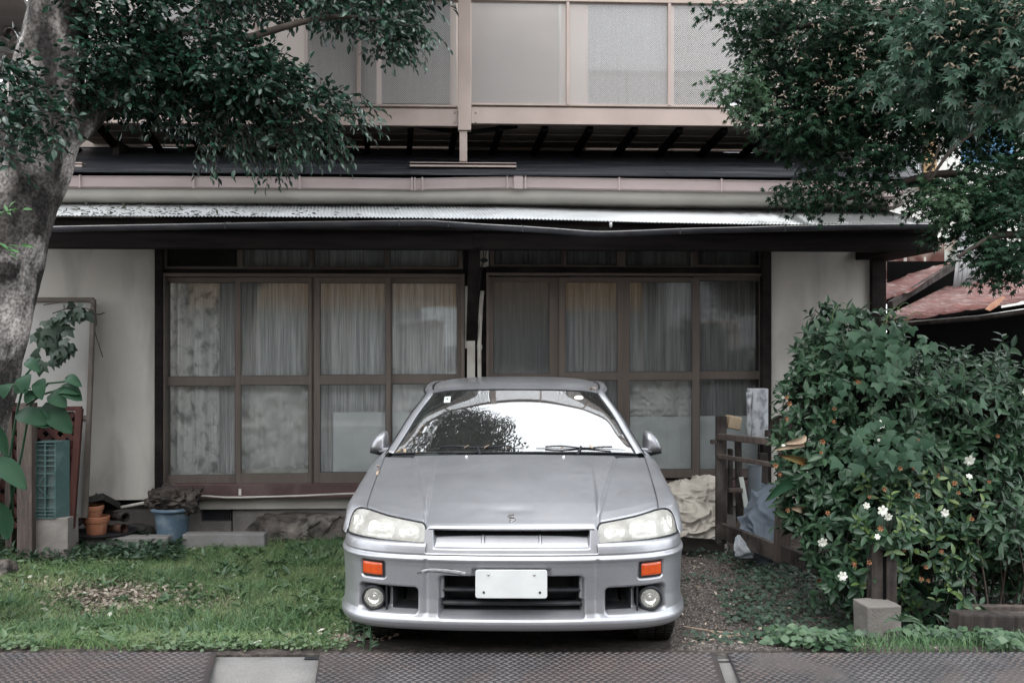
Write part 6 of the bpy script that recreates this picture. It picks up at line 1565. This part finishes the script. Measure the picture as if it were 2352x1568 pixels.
leaves(mp, MAPLE, rel(P_), D_, U_, .035, M['leaf_m2'], 0)
# near bough, upper right, larger leaves
ells = [(2180,100,100,62,4.3,.25),(2280,90,90,90,4.2,.25,1.2),(2120,170,80,38,4.3,.2),(2250,190,110,55,4.2,.2,1.1),(2330,170,60,90,4.1,.2,1.1),(2130,60,50,30,4.3,.15,.6),(2230,30,80,40,4.3,.2),(2220,250,60,18,4.2,.1,.5)]
P0_, D0_ = cloud(ells, 420, .2)
P_, D_, U_, T_ = sprays(P0_, D0_*.5 + np.array((-.35,-.25,-.12)), 4, .05, .10, .35, 58, flat=.55)
leaves(mp, MAPLE, rel(P_), D_, U_, .050, leafmat('near_maple_leaf', (.022,.052,.034), (.052,.098,.064), .42, .3, .25), 300)
twigs('twigs', rel(T_), .0016, M['bark_d'], mp)
# winged seeds
key = lobed_t((52,-52), (1.,1.), .22, .25)
P0_, D0_ = cloud([(2190,90,110,90,4.1,.15,1.2),(2280,180,70,60,4.05,.1),(2100,140,60,40,4.2,.1,.7),(2290,40,60,50,4.1,.1),(2210,250,90,20,4.2,.1),(2350,160,20,60,4.0,.1)], 95, .1)
leaves(mp, key, rel(P0_ + np.array((0,-.12,0))), np.tile((0,0,-1.),(len(P0_),1)) + nr.normal(size=P0_.shape)*.5, np.tile((0,-1.,.2),(len(P0_),1)), .024, M['seed'], 0)
P0_, D0_ = cloud([(1900,230,170,110,5.8,.2),(2050,180,170,130,5.9,.2),(1740,335,20,12,5.8,.05),(1860,120,130,60,5.8,.2),(1830,440,60,20,5.8,.1,.5)], 150, .1)
leaves(mp, key, rel(P0_ + np.array((0,-.2,0))), np.tile((0,0,-1.),(len(P0_),1)) + nr.normal(size=P0_.shape)*.6, np.tile((0,-1.,.2),(len(P0_),1)), .024, M['seed'], 0)

# ---- flowering hedge
OFF = Vector((2.4, 6.1, 0)); OFF_ = OFF
hg = thing('gardenia_hedge', 'overgrown gardenia hedge with white and withered orange flowers at the right', 'hedge', OFF)
ells = [(1960,830,130,115,6.3,.35,1.2),(1880,960,90,130,6.2,.35),(2040,960,150,150,6.1,.4),(1890,1110,95,120,6.0,.35,1.1),(2030,1120,150,150,5.85,.4,1.2),(2190,965,150,160,6.2,.4,1.1),(2320,950,110,160,6.3,.4),(2190,1170,140,130,5.9,.4),(2320,1190,90,150,6.1,.35),(1950,1240,110,90,5.7,.3),(1980,1330,90,70,5.5,.25,.9),(2120,1270,90,80,5.6,.25,.8),(2035,1215,60,55,5.28,.12,.9),(2160,1390,60,50,5.4,.2,.5),(2300,1290,80,70,6.0,.3,.7),(1850,1190,50,60,5.9,.2,.7),(1820,1040,30,30,6.0,.12,.6),(1850,870,50,60,6.3,.2,.7),(1900,745,40,35,6.3,.15,.8)]
P0_, D0_ = cloud(ells, 2600, .55)
fr = (D0_[:,1] < .45); P0_, D0_ = P0_[fr], D0_[fr]
# rosettes of five or six leaves
per = 6; n = len(P0_); ang = np.arange(per)*2.4; P_ = []; D_ = []; U_ = []
ax = D0_*.7 + nr.normal(size=(n,3))*.35 + np.array((0,-.35,.45)); ax /= np.linalg.norm(ax,axis=1,keepdims=True)
e1 = np.cross(ax, (0,0,1.)) + 1e-6; e1 /= np.linalg.norm(e1,axis=1,keepdims=True); e2 = np.cross(ax, e1); ph0 = nr.rand(n)*6.28
for k in range(per):
    a = ph0 + ang[k]; rd = e1*np.cos(a)[:,None] + e2*np.sin(a)[:,None]; lift = .25 + .5*(k/per)
    P_.append(P0_ + ax*.012*k); D_.append(rd + ax*lift); U_.append(ax.copy())
P_, D_, U_ = map(np.concatenate, (P_, D_, U_))
px = P_[:,0]/P_[:,1]*F + 1176; py = 790 - (P_[:,2]-EYE)/P_[:,1]*F
keep = in_frame(P_)
yel = keep & (px > 1960) & (px < 2260) & (py > 1090) & (py < 1420) & (nr.rand(len(px)) < .22)
leaves(hg, leaf_t(.40,.09,.15), rel(P_[keep & ~yel]), D_[keep & ~yel], U_[keep & ~yel], .066, M['leaf_h'], 300, jit=.35, roll=.35)
leaves(hg, leaf_t(.40,.09,.15), rel(P_[yel]), D_[yel], U_[yel], .060, M['leaf_hy'], 0, roll=.35)
T_ = np.stack([P0_ - ax*.10 - D0_*.10, P0_ - ax*.04, P0_ + ax*.05], 1); twigs('twigs', rel(T_), .003, M['bark_d'], hg)
# inner leaves: a darker green carries the shade inside the hedge
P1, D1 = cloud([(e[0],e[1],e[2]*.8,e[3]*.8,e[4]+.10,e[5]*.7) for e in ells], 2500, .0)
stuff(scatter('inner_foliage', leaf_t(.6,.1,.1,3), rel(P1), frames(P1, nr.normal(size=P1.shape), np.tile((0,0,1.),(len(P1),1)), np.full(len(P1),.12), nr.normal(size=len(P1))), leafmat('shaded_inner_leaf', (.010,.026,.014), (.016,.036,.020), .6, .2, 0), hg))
for k in range(46):
    x = rnd.uniform(1950, 2400); Y = rnd.uniform(5.6, 6.5); a = W(x, 1250+rnd.uniform(-60,60), Y); b = Vector((a.x+rnd.uniform(-.12,.12), Y+rnd.uniform(-.1,.1), .0)); m_ = (a+b)/2 + Vector((rnd.uniform(-.06,.06),0,0))
    mb = MB(); mb.tube([tuple(q-OFF) for q in crom([tuple(a),tuple(m_),tuple(b)], 7)], rnd.uniform(.004,.009), 5); mb.build('stem', M['bark_d'], hg, True)
# vine with lobed leaves climbing over the hedge
vn = thing('climbing_vine', 'climbing vine with pale lobed leaves over the top of the gardenia hedge', 'vine', OFF)
P0_, D0_ = cloud([(1960,775,90,50,6.0,.15,1.3),(2040,800,90,60,5.95,.15,1.2),(1990,870,90,50,5.85,.15),(2230,950,25,40,5.8,.1,.8),(2060,1030,60,50,5.5,.1),(1960,1050,70,50,5.5,.1,.8),(1900,900,50,40,5.9,.1,.7),(2140,900,80,50,5.95,.1,.8),(2030,1000,90,60,5.55,.1,.5)], 190, .3)
leaves(vn, IVY, rel(P0_ + np.array((0,-.12,.02))), nr.normal(size=P0_.shape)*np.array((.8,.3,.3)) + np.array((0,-.25,-.8)), np.tile((0,-1.,.55),(len(P0_),1)) + nr.normal(size=P0_.shape)*.3, .062, M['leaf_v'], 300, jit=.3, roll=.3)
for k in range(6):
    x = rnd.uniform(1880, 2090); y = rnd.uniform(700,745); a = W(x, y+40, 6.0); pts = [tuple(a-OFF), tuple(a-OFF+Vector((.02,0,.09))), tuple(a-OFF+Vector((.07,0,.13))), tuple(a-OFF+Vector((.10,0,.10)))]
    mb = MB(); mb.tube(crom(pts, 12), .0018, 5); mb.build('tendril', M['leaf_hy'], vn, True)
# flowers
def flower_mesh(n, w_, cup, layers=2):
    V = []; Fc = []
    for l in range(layers):
        for k in range(n):
            a = 2*math.pi*(k + .5*l)/n; o_ = len(V); c_, s_ = math.cos(a), math.sin(a); sc = 1 - .35*l; cu = cup*(1+1.2*l)
            for t, q in ((0,.12),(.4,.8),(.75,1.),(1,.5)):
                for s in (-1,0,1):
                    x, y = t*sc, s*q*w_*.5*sc; V.append((x*c_-y*s_, x*s_+y*c_, cu*t + (.08 if s else 0)*q - .18*t*t))
            for i in range(3):
                b_ = o_+i*3; Fc += [(b_,b_+1,b_+4,b_+3),(b_+1,b_+2,b_+5,b_+4)]
    return V, Fc
fl = flower_mesh(6,.62,.30); fme = bpy.data.meshes.new('flower'); fme.from_pydata(fl[0], [], fl[1]); fme.materials.append(M['petal']); fme.polygons.foreach_set('use_smooth', [True]*len(fl[1]))
wf = flower_mesh(5,.6,.9); wme = bpy.data.meshes.new('withered_flower'); wme.from_pydata(wf[0], [], wf[1]); wme.materials.append(M['brownpetal'])
def face_cam(p, s, tilt=0., rz=0.):
    return Matrix.Translation(p) @ Matrix.Rotation(R(90)+tilt, 4, 'X') @ Matrix.Rotation(rz, 4, 'Z') @ Matrix.Scale(s, 4)
def hY(px, py):
    "front of the hedge at that place"
    best = 9
    for e in ells:
        q = 1 - ((px-e[0])/e[2])**2 - ((py-e[1])/e[3])**2
        if q > 0: best = min(best, e[4] - e[5]*math.sqrt(q))
    return (best if best < 9 else 5.9) - .07
for x, y, s in ((2022,974,.026),(2226,1056,.033),(2226,1094,.018),(1990,1161,.020),(2027,1172,.028),(2040,1186,.022),(2170,1177,.024),(1889,1244,.028),(1935,1322,.026),(2015,1232,.016),(2355,900,.020),(1798,912,.012),(2018,1010,.010),(1800,1024,.014)):
    if s >= .02: shared('flower', fme, hg, face_cam(W(x,y,hY(x,y)-.03)-OFF, s, rnd.uniform(-.4,.5), rnd.uniform(0,6)))
    else: shared('flower_bud', fme, hg, face_cam(W(x,y,hY(x,y)-.03)-OFF, s, rnd.uniform(-.9,.5), rnd.uniform(0,6)))
wl_ = [(1967,875),(1806,912),(1812,925),(1806,958),(1915,938),(1914,963),(1972,876),(1888,1012),(1885,1040),(2106,1013),(1970,1020),(2105,1140),(2066,1074),(2096,1070),(2150,1090),(2190,1110),(2200,1130),(2270,1105),(1996,1142),(2020,1210),(1808,1168),(2160,1262),(2075,1262),(2125,1300),(2115,1330),(2130,1330),(1880,1335),(1995,1290),(2050,1395),(2040,1400),(1960,1290),(2290,1000),(2230,1190),(1780,1070),(1790,1085),(2030,1120),(1900,1180)]
for i, (x, y) in enumerate(wl_): shared('withered_flower', wme, hg, face_cam(W(x,y,hY(x,y)-.04)-OFF, rnd.uniform(.010,.017), rnd.uniform(-.8,.8), rnd.uniform(0,6)))
# broad striped ginger leaves at the hedge's left side
gl = thing('broad_leaf_plant', 'broad leaved plant with dry tan leaves and one green blade between rack and hedge', 'plant', (0,0,0))
def blade(pts, w_, name, mt, par, roll=0., fold=.012):
    C = crom(pts, 16); P = []
    for i in range(16):
        t = i/15; d = Vector(C[min(i+1,15)]-C[max(i-1,0)]).normalized(); s = d.cross(Vector((0,-1,.0+roll))).normalized(); h = w_*math.sin(math.pi*min(1,t*.93+.07))**.7*.5
        P.append([Vector(C[i]) - s*h + Vector((0,-fold,0)), Vector(C[i]) - s*h*.5 + Vector((0,-fold*.4,0)), Vector(C[i]), Vector(C[i]) + s*h*.5 + Vector((0,-fold*.4,0)), Vector(C[i]) + s*h + Vector((0,-fold,0))])
    mb = MB(); mb.grid(P); return mb.build(name, mt, par, True)
M['dry'] = mat('dry_tan_leaf', (.36,.28,.20), (.24,.17,.12), .7, 0, 6, (2,2,2)); M['orange_leaf'] = mat('orange_green_leaf', (.16,.08,.03), (.06,.08,.03), .5, 0, 8)
blade([W(1860,1020,5.9),W(1830,1022,5.8),W(1775,1033,5.75)], .03, 'leaf', M['dry'], gl); blade([W(1870,1075,5.9),W(1840,1058,5.8),W(1790,1045,5.75)], .045, 'leaf', M['orange_leaf'], gl)
blade([W(1850,1098,5.9),W(1810,1110,5.8),W(1756,1150,5.7)], .062, 'leaf', M['leaf_big'], gl, .3); blade([W(1850,1000,5.85),W(1840,1010,5.8),W(1800,1018,5.75)], .04, 'leaf', M['dry'], gl); blade([W(1850,1190,5.9),W(1845,1170,5.8),W(1815,1165,5.75)], .05, 'leaf', M['dry'], gl)
# brown bird-like dark object by the tube: a curled dead leaf
blade([W(1790,1010,7.1),W(1782,975,7.1),W(1800,955,7.1)], .10, 'leaf', M['bark_d'], gl)

# ---- broad leaved plant, left foreground
bp = thing('broad_leaf_shrub', 'young shrub with big plain green leaves in front of the leaning trunk', 'shrub', (0,0,0))
for base, tip, w_, n_ in (((100,930),(168,995),.085,0),((60,950),(118,980),.075,0),((110,900),(190,930),.0,1),((62,860),(60,905),.06,0),((95,870),(98,918),.055,0),((115,905),(155,935),.065,0),((100,905),(60,925),.05,0),((140,890),(190,920),.065,0),((60,830),(95,855),.045,0),((150,870),(190,888),.04,0),((40,950),(110,975),.07,0),((30,880),(10,915),.05,0),((120,905),(185,905),.03,0),((70,890),(40,905),.05,0)):
    if n_: continue
    Yb = 4.35; a, b = W(*base, Yb+.05), W(*tip, Yb-.03); m_ = (a+b)/2 + Vector((0,-.02,.02))
    blade([a, m_, b], w_*1.15, 'leaf', M['leaf_big'], bp, .5, .010)
for pts in ([(20,1180),(50,1040),(70,930),(110,880),(165,875)],[(30,1180),(20,1060),(40,940),(60,860),(90,825)],[(60,930),(100,905),(150,890)]):
    mb = MB(); mb.tube([tuple(W(x,y,4.42)) for x,y in pts], .005, 6); mb.build('stem', M['leaf_big'], bp, True)
blade([W(-30,1060,4.3),W(20,1075,4.25),W(63,1123,4.2)], .09, 'leaf', M['leaf_big'], bp, .6); blade([W(-40,960,4.3),W(0,1000,4.3),W(20,1050,4.3)], .06, 'leaf', M['leaf_big'], bp, .2)
blade([W(-20,1150,4.4),W(10,1190,4.4),W(20,1240,4.4)], .09, 'leaf', M['leaf_big'], bp, .2)
# vine on the leaning door
dv = thing('door_vine', 'dark vine tangle hanging over the leaning screen door', 'vine', (0,0,0))
P0_, D0_ = cloud([(165,720,38,22,7.4,.06,1.5),(120,760,42,36,7.4,.06,1.4),(140,800,30,40,7.4,.06,1.2),(100,820,30,22,7.4,.06)], 85, .1)
leaves(dv, IVY, P0_, nr.normal(size=P0_.shape)*np.array((.6,.2,.3)) + np.array((0,-.1,-.9)), np.tile((0,-1.,.4),(len(P0_),1)), .085, leafmat('dark_vine_leaf', (.018,.036,.022), (.030,.055,.034), .5), 60)
for pts in ([(100,700),(160,692),(210,695),(222,740),(218,760),(236,820)],[(205,712),(225,722),(240,718)],[(120,720),(170,705),(215,712)]):
    mb = MB(); mb.tube(crom([tuple(W(x,y,7.38)) for x,y in pts], 20), .004, 5); mb.build('stem', M['bark_d'], dv, True)

# ---- lawn
M['grass'] = leafmat('grass_blade', (.045,.105,.046), (.13,.215,.10), .55, .3, .25)
M['grass2'] = leafmat('pale_weed_leaf', (.075,.125,.065), (.14,.19,.11), .6, .3, .3)
def lawn_mask(x, y):
    px = x/y*F + 1176; py = 790 + (EYE-.03)/y*F
    m = np.ones_like(x)
    m *= 1 - np.exp(-(((px-255)/150)**2 + ((py-1360)/34)**2)**2) * .96
    m *= 1 - np.exp(-(((px-760)/70)**2 + ((py-1470)/30)**2)**2) * .85
    nn = np.array([noise.noise(Vector((a*2.2, b*2.2, 5))) for a, b in zip(x, y)]); m *= np.clip(.78 + nn*.9, .15, 1)
    return m
def ground_pts(n, x0, x1, y0, y1, mask=None, pxlim=None):
    x = nr.uniform(x0, x1, n); y = nr.uniform(y0, y1, n)
    px = x/y*F + 1176
    k = (px > -80) & (px < 2430)
    if pxlim is not None: k &= (px > pxlim[0]) & (px < pxlim[1])
    x, y = x[k], y[k]
    if mask is not None:
        k = nr.rand(len(x)) < mask(x, y); x, y = x[k], y[k]
    z = np.array([ground_z(a, b) for a, b in zip(x, y)]); return np.stack([x, y, z], 1)
def blades(name, G, hmin, hmax, wd, mt, lean=.55, seg=3, label=None):
    n = len(G); h = nr.uniform(hmin, hmax, n); a = nr.rand(n)*6.28; ln = nr.uniform(.1, 1., n)*lean
    dx, dy = np.cos(a), np.sin(a); b = nr.rand(n)*6.28; sx, sy = np.cos(b)*wd/2, np.sin(b)*wd/2; V = []
    for t in np.linspace(0, 1, seg+1):
        c = G + np.stack([dx*ln*h*t*t*1.3, dy*ln*h*t*t*1.3, h*t*(1-.25*ln*t)], 1); w_ = (1-t)**.6 + .06
        o_ = np.stack([sx*w_, sy*w_, 0*sx], 1); V += [c - o_, c + o_]
    V = np.stack(V, 1); idx = np.arange(n*(seg+1)*2).reshape(n, seg+1, 2); Fc = np.concatenate([np.stack([idx[:,i,0], idx[:,i,1], idx[:,i+1,1], idx[:,i+1,0]], -1) for i in range(seg)])
    o = mesh_np(name, V, Fc, mt); o['kind'] = 'stuff'; 
    if label: o['label'] = label
    return o
G = ground_pts(150000, -4.2, -.2, 4.85, 8.0, lawn_mask, (-80, 800))
pxg = G[:,0]/G[:,1]*F + 1176; G = G[~((G[:,0] > -.92) & (G[:,1] > 4.9))]
def patchmat(name, c0, c1, c2):
    m = leafmat(name, c0, c1, .55, .3, .25); t = m.node_tree; N = t.nodes; L = t.links; tc = N.new('ShaderNodeTexCoord'); nz = N.new('ShaderNodeTexNoise'); nz.inputs['Scale'].default_value = 2.2; nz.inputs['Detail'].default_value = 6; L.new(tc.outputs['Object'], nz.inputs['Vector'])
    b = N['Principled BSDF']; src = b.inputs['Base Color'].links[0].from_socket; mx = N.new('ShaderNodeMixRGB'); L.new(ramp(t, nz.outputs['Fac'], (0,0,0), (.85,)*3, .45, .62), mx.inputs[0]); L.new(src, mx.inputs[1]); mx.inputs[2].default_value = (*c2, 1)
    L.new(mx.outputs[0], b.inputs['Base Color']); return m
M['lawn'] = patchmat('patchy_lawn_grass', (.055,.120,.045), (.170,.255,.105), (.22,.27,.13))
hsel = nr.rand(len(G)); o = blades('lawn_grass', G[hsel < .8], .022, .070, .0046, M['lawn'], 1.3, label='green uneven lawn grass left of the car'); o['category'] = 'grass'
tall = np.array([noise.noise(Vector((a*1.7, b*1.7, 21))) > .12 for a, b, _ in G]); o = blades('tall_grass', G[(hsel >= .8) & tall], .05, .12, .0050, M['grass'], 1.0, label='taller grass tufts standing out of the lawn'); o['category'] = 'grass'
o = blades('dry_grass', G[(hsel >= .8) & ~tall][::5], .02, .06, .004, leafmat('dry_straw', (.20,.17,.10), (.34,.30,.19), .7, .2, .2), 2., label='dry straw blades lying in the lawn'); o['category'] = 'grass'
G2 = ground_pts(9000, -4.2, -.2, 4.80, 5.15, None, (-80, 820)); G2 = G2[np.array([noise.noise(Vector((a*2.6,b*4,2)))*1.6+.12 + (4.95-b)*1.2 > rnd.random() for a,b,_ in G2])]; G2 = G2[G2[:,0] < -.80]
P_ = G2 + np.stack([0*G2[:,0], 0*G2[:,0], nr.uniform(.01,.04,len(G2))], 1)
o = scatter('clover', leaf_t(.8,.05,.1,3), P_, frames(P_, nr.normal(size=P_.shape)*np.array((1,1,.2)), np.tile((0,-.2,1.),(len(P_),1)), nr.uniform(.014,.030,len(P_)), nr.normal(size=len(P_))*.4), M['grass2']); stuff(o); o['label'] = 'low pale clover along the front edge of the lawn'; o['category'] = 'ground cover'
# weeds scattered over the lawn: rosettes of longer blades
G3 = ground_pts(420, -4.2, -.9, 4.85, 7.8, None, (-80, 800)); pts = np.repeat(G3, 7, 0); pts[:,2] += .02
o = scatter('lawn_weeds', leaf_t(.34,.1,.25), pts, frames(pts, nr.normal(size=pts.shape)*np.array((1,1,.3)) + np.array((0,0,.55)), np.tile((0,0,1.),(len(pts),1)), nr.uniform(.04,.085,len(pts)), nr.normal(size=len(pts))*.3), leafmat('lawn_weed_leaf', (.04,.085,.04), (.095,.15,.07), .5)); stuff(o); o['label'] = 'broader weeds growing through the lawn'; o['category'] = 'weeds'
# dark weeds in the shade by the wall, left
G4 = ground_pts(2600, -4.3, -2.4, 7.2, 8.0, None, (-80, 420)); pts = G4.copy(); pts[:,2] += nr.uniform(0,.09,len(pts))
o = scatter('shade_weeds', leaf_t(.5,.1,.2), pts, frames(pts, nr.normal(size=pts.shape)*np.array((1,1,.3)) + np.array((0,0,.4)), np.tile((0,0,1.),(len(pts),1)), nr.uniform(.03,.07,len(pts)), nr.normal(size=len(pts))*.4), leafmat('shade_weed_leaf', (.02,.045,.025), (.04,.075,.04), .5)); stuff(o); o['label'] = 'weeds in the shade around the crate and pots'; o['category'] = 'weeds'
# right side: dark ground cover
def cover_mask(x, y):
    px = x/y*F + 1176; py = 790 + (EYE-.03)/y*F
    edge = 1700 + (py-1320)*.35*0 + 60*np.sin(py/40.)*.3
    base = sstep(1590, 1800, px + (1330-py)*.9*(py<1340) + 0*(px)); nn = np.array([noise.noise(Vector((a*3.2, b*3.2, 9))) for a, b in zip(x, y)])
    return np.clip(base*.95 + nn*.9 - .12, 0, 1)
M['cover'] = leafmat('ground_cover_leaf', (.022,.046,.030), (.052,.090,.056), .5, .35, .2); M['cover2'] = leafmat('front_ground_cover_leaf', (.038,.080,.042), (.085,.140,.075), .45, .4, .25)
G5 = ground_pts(14000, .9, 3.6, 5.0, 7.6, cover_mask, (1560, 2430)); pts = G5.copy(); pts[:,2] += nr.uniform(.005,.06,len(pts))
o = scatter('ground_cover', leaf_t(.72,.06,.12), pts, frames(pts, nr.normal(size=pts.shape)*np.array((1,1,.15)), np.tile((0,-.35,1.),(len(pts),1)), nr.uniform(.018,.042,len(pts)), nr.normal(size=len(pts))*.4), M['cover']); stuff(o); o['label'] = 'dark ivy ground cover between the car and the hedge'; o['category'] = 'ground cover'
G6 = ground_pts(4200, 1.2, 3.2, 4.79, 5.25, None, (1760, 2430)); G6 = G6[np.array([noise.noise(Vector((a*3.1,b*4,7)))*1.7 + (.42 if a/b*F+1176 < 1990 else .0) > rnd.random() for a,b,_ in G6])]; pts = G6.copy(); pts[:,2] += nr.uniform(.01,.08,len(pts))
o = scatter('front_ground_cover', leaf_t(.78,.07,.15), pts, frames(pts, nr.normal(size=pts.shape)*np.array((1,.8,.2)) + np.array((0,-.3,.1)), np.tile((0,-.5,1.),(len(pts),1)), nr.uniform(.025,.058,len(pts)), nr.normal(size=len(pts))*.4), M['cover2']); stuff(o); o['label'] = 'brighter round leaved ground cover behind the right ramp plate'; o['category'] = 'ground cover'
Gx = ground_pts(1500, 1.5, 3.2, 4.79, 5.1, None, (1950, 2430)); o = blades('edge_grass', Gx, .03, .10, .005, M['grass'], .8, label='sparse grass along the right ramp plate'); o['category'] = 'grass'
# gravel and leaf litter
M['gravel'] = leafmat('small_stones', (.05,.044,.040), (.17,.15,.135), .8, .3, 0)
tet = ([(-.5,-.4,0),(.5,-.35,0),(.05,.55,0),(.0,0,.5)], [(0,1,3),(1,2,3),(2,0,3)])
Gg = ground_pts(30000, .6, 2.8, 4.85, 7.8, None, (1540, 2200)); n = len(Gg); o = scatter('gravel', tet, Gg, frames(Gg, nr.normal(size=(n,3))*np.array((1,1,.2)), np.tile((0,0,1.),(n,1)), nr.uniform(.004,.015,n), nr.normal(size=n)*.3), M['gravel'], smooth=False); stuff(o); o['label'] = 'fine gravel and crumbs on the bare soil right of the car'; o['category'] = 'gravel'
M['litter'] = leafmat('dead_leaf', (.13,.095,.072), (.40,.35,.29), .8, .2, .1)
def litter(name, Gl, s0, s1, label, mt=None):
    pts = Gl.copy(); pts[:,2] += nr.uniform(.004,.02,len(pts)); n = len(pts)
    o = scatter(name, leaf_t(.5,.16,-.25), pts, frames(pts, nr.normal(size=(n,3))*np.array((1,1,.15)), np.tile((0,0,1.),(n,1)) + nr.normal(size=(n,3))*.3, nr.uniform(s0,s1,n), nr.normal(size=n)*.5), mt or M['litter']); stuff(o); o['label'] = label; o['category'] = 'leaf litter'
def spot(px0, py0, sx, sy):
    def f(x, y):
        px = x/y*F + 1176; py = 790 + (EYE-.03)/y*F; return np.exp(-((px-px0)/sx)**2 - ((py-py0)/sy)**2)
    return f
litter('leaf_litter', ground_pts(16000, -3.5, -1.2, 5.4, 7.2, spot(265,1362,140,28)), .018, .045, 'dead brown leaves on the bare patch in the lawn')
litter('leaf_litter', ground_pts(5000, -1.9, -.6, 4.82, 5.4, spot(770,1465,75,22)), .018, .045, 'dead leaves beside the front wheel next to the ramp plate')
litter('leaf_litter', ground_pts(900, .8, 3.4, 4.85, 7.6, None, (1570, 2400)), .015, .035, 'dead leaves strewn on the soil right of the car')
litter('pale_fallen_leaves', ground_pts(170, -4, -.9, 4.85, 7.8, None, (0, 790)), .03, .055, 'single pale fallen leaves on the lawn', leafmat('pale_fallen_leaf', (.40,.40,.32), (.58,.58,.50), .7, .2, .1))
# leaves on the corrugated porch roof
pts = []
for k in range(330):
    px = abs(rnd.gauss(0, 300)) + 130; 
    if px > 1050: continue
    g = rnd.random()**1.4; v = -1.05 + 1.0*g*.9; base = Lc(px, roof_y(px), -1.05); pts.append(h2w((base.x-.12*g, v, base.z+.262*g*.95+.012)))
pts = np.array(pts); n = len(pts)
o = scatter('roof_leaves', leaf_t(.45,.1,.1), pts, frames(pts, nr.normal(size=(n,3))*np.array((1,1,.1))+np.array((0,0,.1)), np.tile((0,-.2,1.),(n,1)), nr.uniform(.025,.05,n), nr.normal(size=n)*.3), leafmat('dark_wet_leaf', (.03,.035,.025), (.07,.075,.05), .6)); stuff(o); o['label'] = 'dark fallen leaves on the corrugated porch roof'; o['category'] = 'leaves'
# leaves on the car: in front of the screen, along the wing seam
lm = leaf_t(.42,.14,-.2); lme = bpy.data.meshes.new('fallen_leaf'); lme.from_pydata(lm[0], [], lm[1]); lme.materials.append(M['dry']); lme.polygons.foreach_set('use_smooth', [True]*len(lm[1]))
cM = Matrix.Translation((-.003, CY, 0)) @ Matrix.Rotation(-.0143, 4, 'Z')
def car_leaf(p, s, label, rz):
    o = bpy.data.objects.new('fallen_leaf', lme); COL.objects.link(o); o.matrix_world = cM @ Matrix.Translation(p) @ Matrix.Rotation(rz, 4, 'Z') @ Matrix.Rotation(rnd.uniform(-.4,.4), 4, 'X') @ Matrix.Scale(s, 4)
    tag(o, label, 'leaf', 'dry leaves lying on the car')
for x, l, s in ((-.765,.55,.035),(-.768,.62,.04),(-.77,.70,.035),(-.772,.76,.03)):
    p = bonnet_pt(1, l); car_leaf((p[0]*-1, p[1], p[2]+.006), s, 'dry tan leaf caught in the seam between bonnet and wing', rnd.uniform(0,6))
for x in (-.74,-.70,-.64,-.585): car_leaf((x, 1.20, .962), .045, 'dry curled leaf at the corner of bonnet and windscreen', rnd.uniform(0,6))
for x in (-.30,-.18,-.02,.03,.07,.22,.27,.46,.52): car_leaf((x, 1.225, .985), .040, 'small dry leaf lodged between the wiper arms and the bonnet edge', rnd.uniform(0,6))
for x, y in ((-.50,1.93),(-.47,1.92),(.16,1.85),(.47,1.90),(.50,1.89),(.53,1.91)): car_leaf((x, y, 1.318-abs(x)*.03), .04, 'tiny dry leaf on the front edge of the car roof', rnd.uniform(0,6))
for x, f in ((-.62,.25),(-.60,.35),(-.585,.42)):
    p = on_ws(x, f); car_leaf((p.x, p.y-.005, p.z+.005), .035, 'dry leaf sticking to the dark edge of the windscreen near the steering wheel', rnd.uniform(0,6))
# papers on the dashboard
for i, (x, y) in enumerate(((-.56,1.40),(-.47,1.38),(-.40,1.36))):
    mb = MB(); mb.box(-.05,-.035,0,.05,.035,.010); o = mb.build('paper', M['sticker'], None, bevel=.002); o.matrix_world = cM @ Matrix.Translation((x, y, .930+.004*i)) @ Matrix.Rotation(i*1.1, 4, 'Z')
    tag(o, ('pale paper lying at the outer corner of the dashboard','folded green white paper between two others on the dashboard','pale paper nearest the steering wheel on the dashboard')[i], 'paper')
# weeds at the front wheel and straw on the drive
wd = thing('wheel_weed', 'leafy weed growing beside the front wheel at the lawn edge', 'weed', (0,0,0))
for (bx, by) in ((812,1480),(800,1468),(835,1492),(850,1495)):
    g = gp(bx, by)
    for k in range(9):
        a = rnd.uniform(0,6.28); q = g + Vector((0,0,.02+.012*k)); d = Vector((math.cos(a), math.sin(a), .45)); blade([q, q+d*.025, q+d*.05+Vector((0,0,-.012))], .012, 'leaf', M['cover2'], wd, .2, .002)
    mb = MB(); mb.tube([tuple(g), tuple(g+Vector((.005,0,.07))), tuple(g+Vector((0,0,.13)))], .003, 5); mb.build('stem', M['cover2'], wd)
for pts, lab in (([(1570,1446),(1640,1457),(1700,1462),(1750,1463)],'long dry straw blade on the soil right of the front tyre'),([(1690,1461),(1740,1472),(1770,1478)],'short dry straw blade crossing the long one near the right ramp plate'),([(1620,1452),(1660,1468),(1700,1466)],'thin dry stalk under the long straw blade')):
    P3 = [gp(x,y)+Vector((0,0,.02)) for x,y in pts]; C = crom(P3, 14); mb = MB(); mb.grid([[Vector(c)+Vector((0,-.006*math.sin(math.pi*(i+1)/16),0)), Vector(c)+Vector((0,0,.004)), Vector(c)+Vector((0,.007*math.sin(math.pi*(i+1)/16),0))] for i, c in enumerate(C)]); o = mb.build('dry_straw', M['dry'], None, True); tag(o, lab, 'straw')
g = gp(2060,1470)
sp_ = thing('spiky_weed', 'narrow leaved weed in front of the concrete footing block', 'weed', (0,0,0))
for k in range(12):
    a = R(rnd.uniform(-80,80)); q = W(2068,1425,4.95); d = Vector((math.sin(a), -.3, math.cos(a)*.6)); blade([q, q+d*.06, q+d*.11+Vector((0,0,-.03))], .010, 'leaf', M['cover2'], sp_, .2, .002)
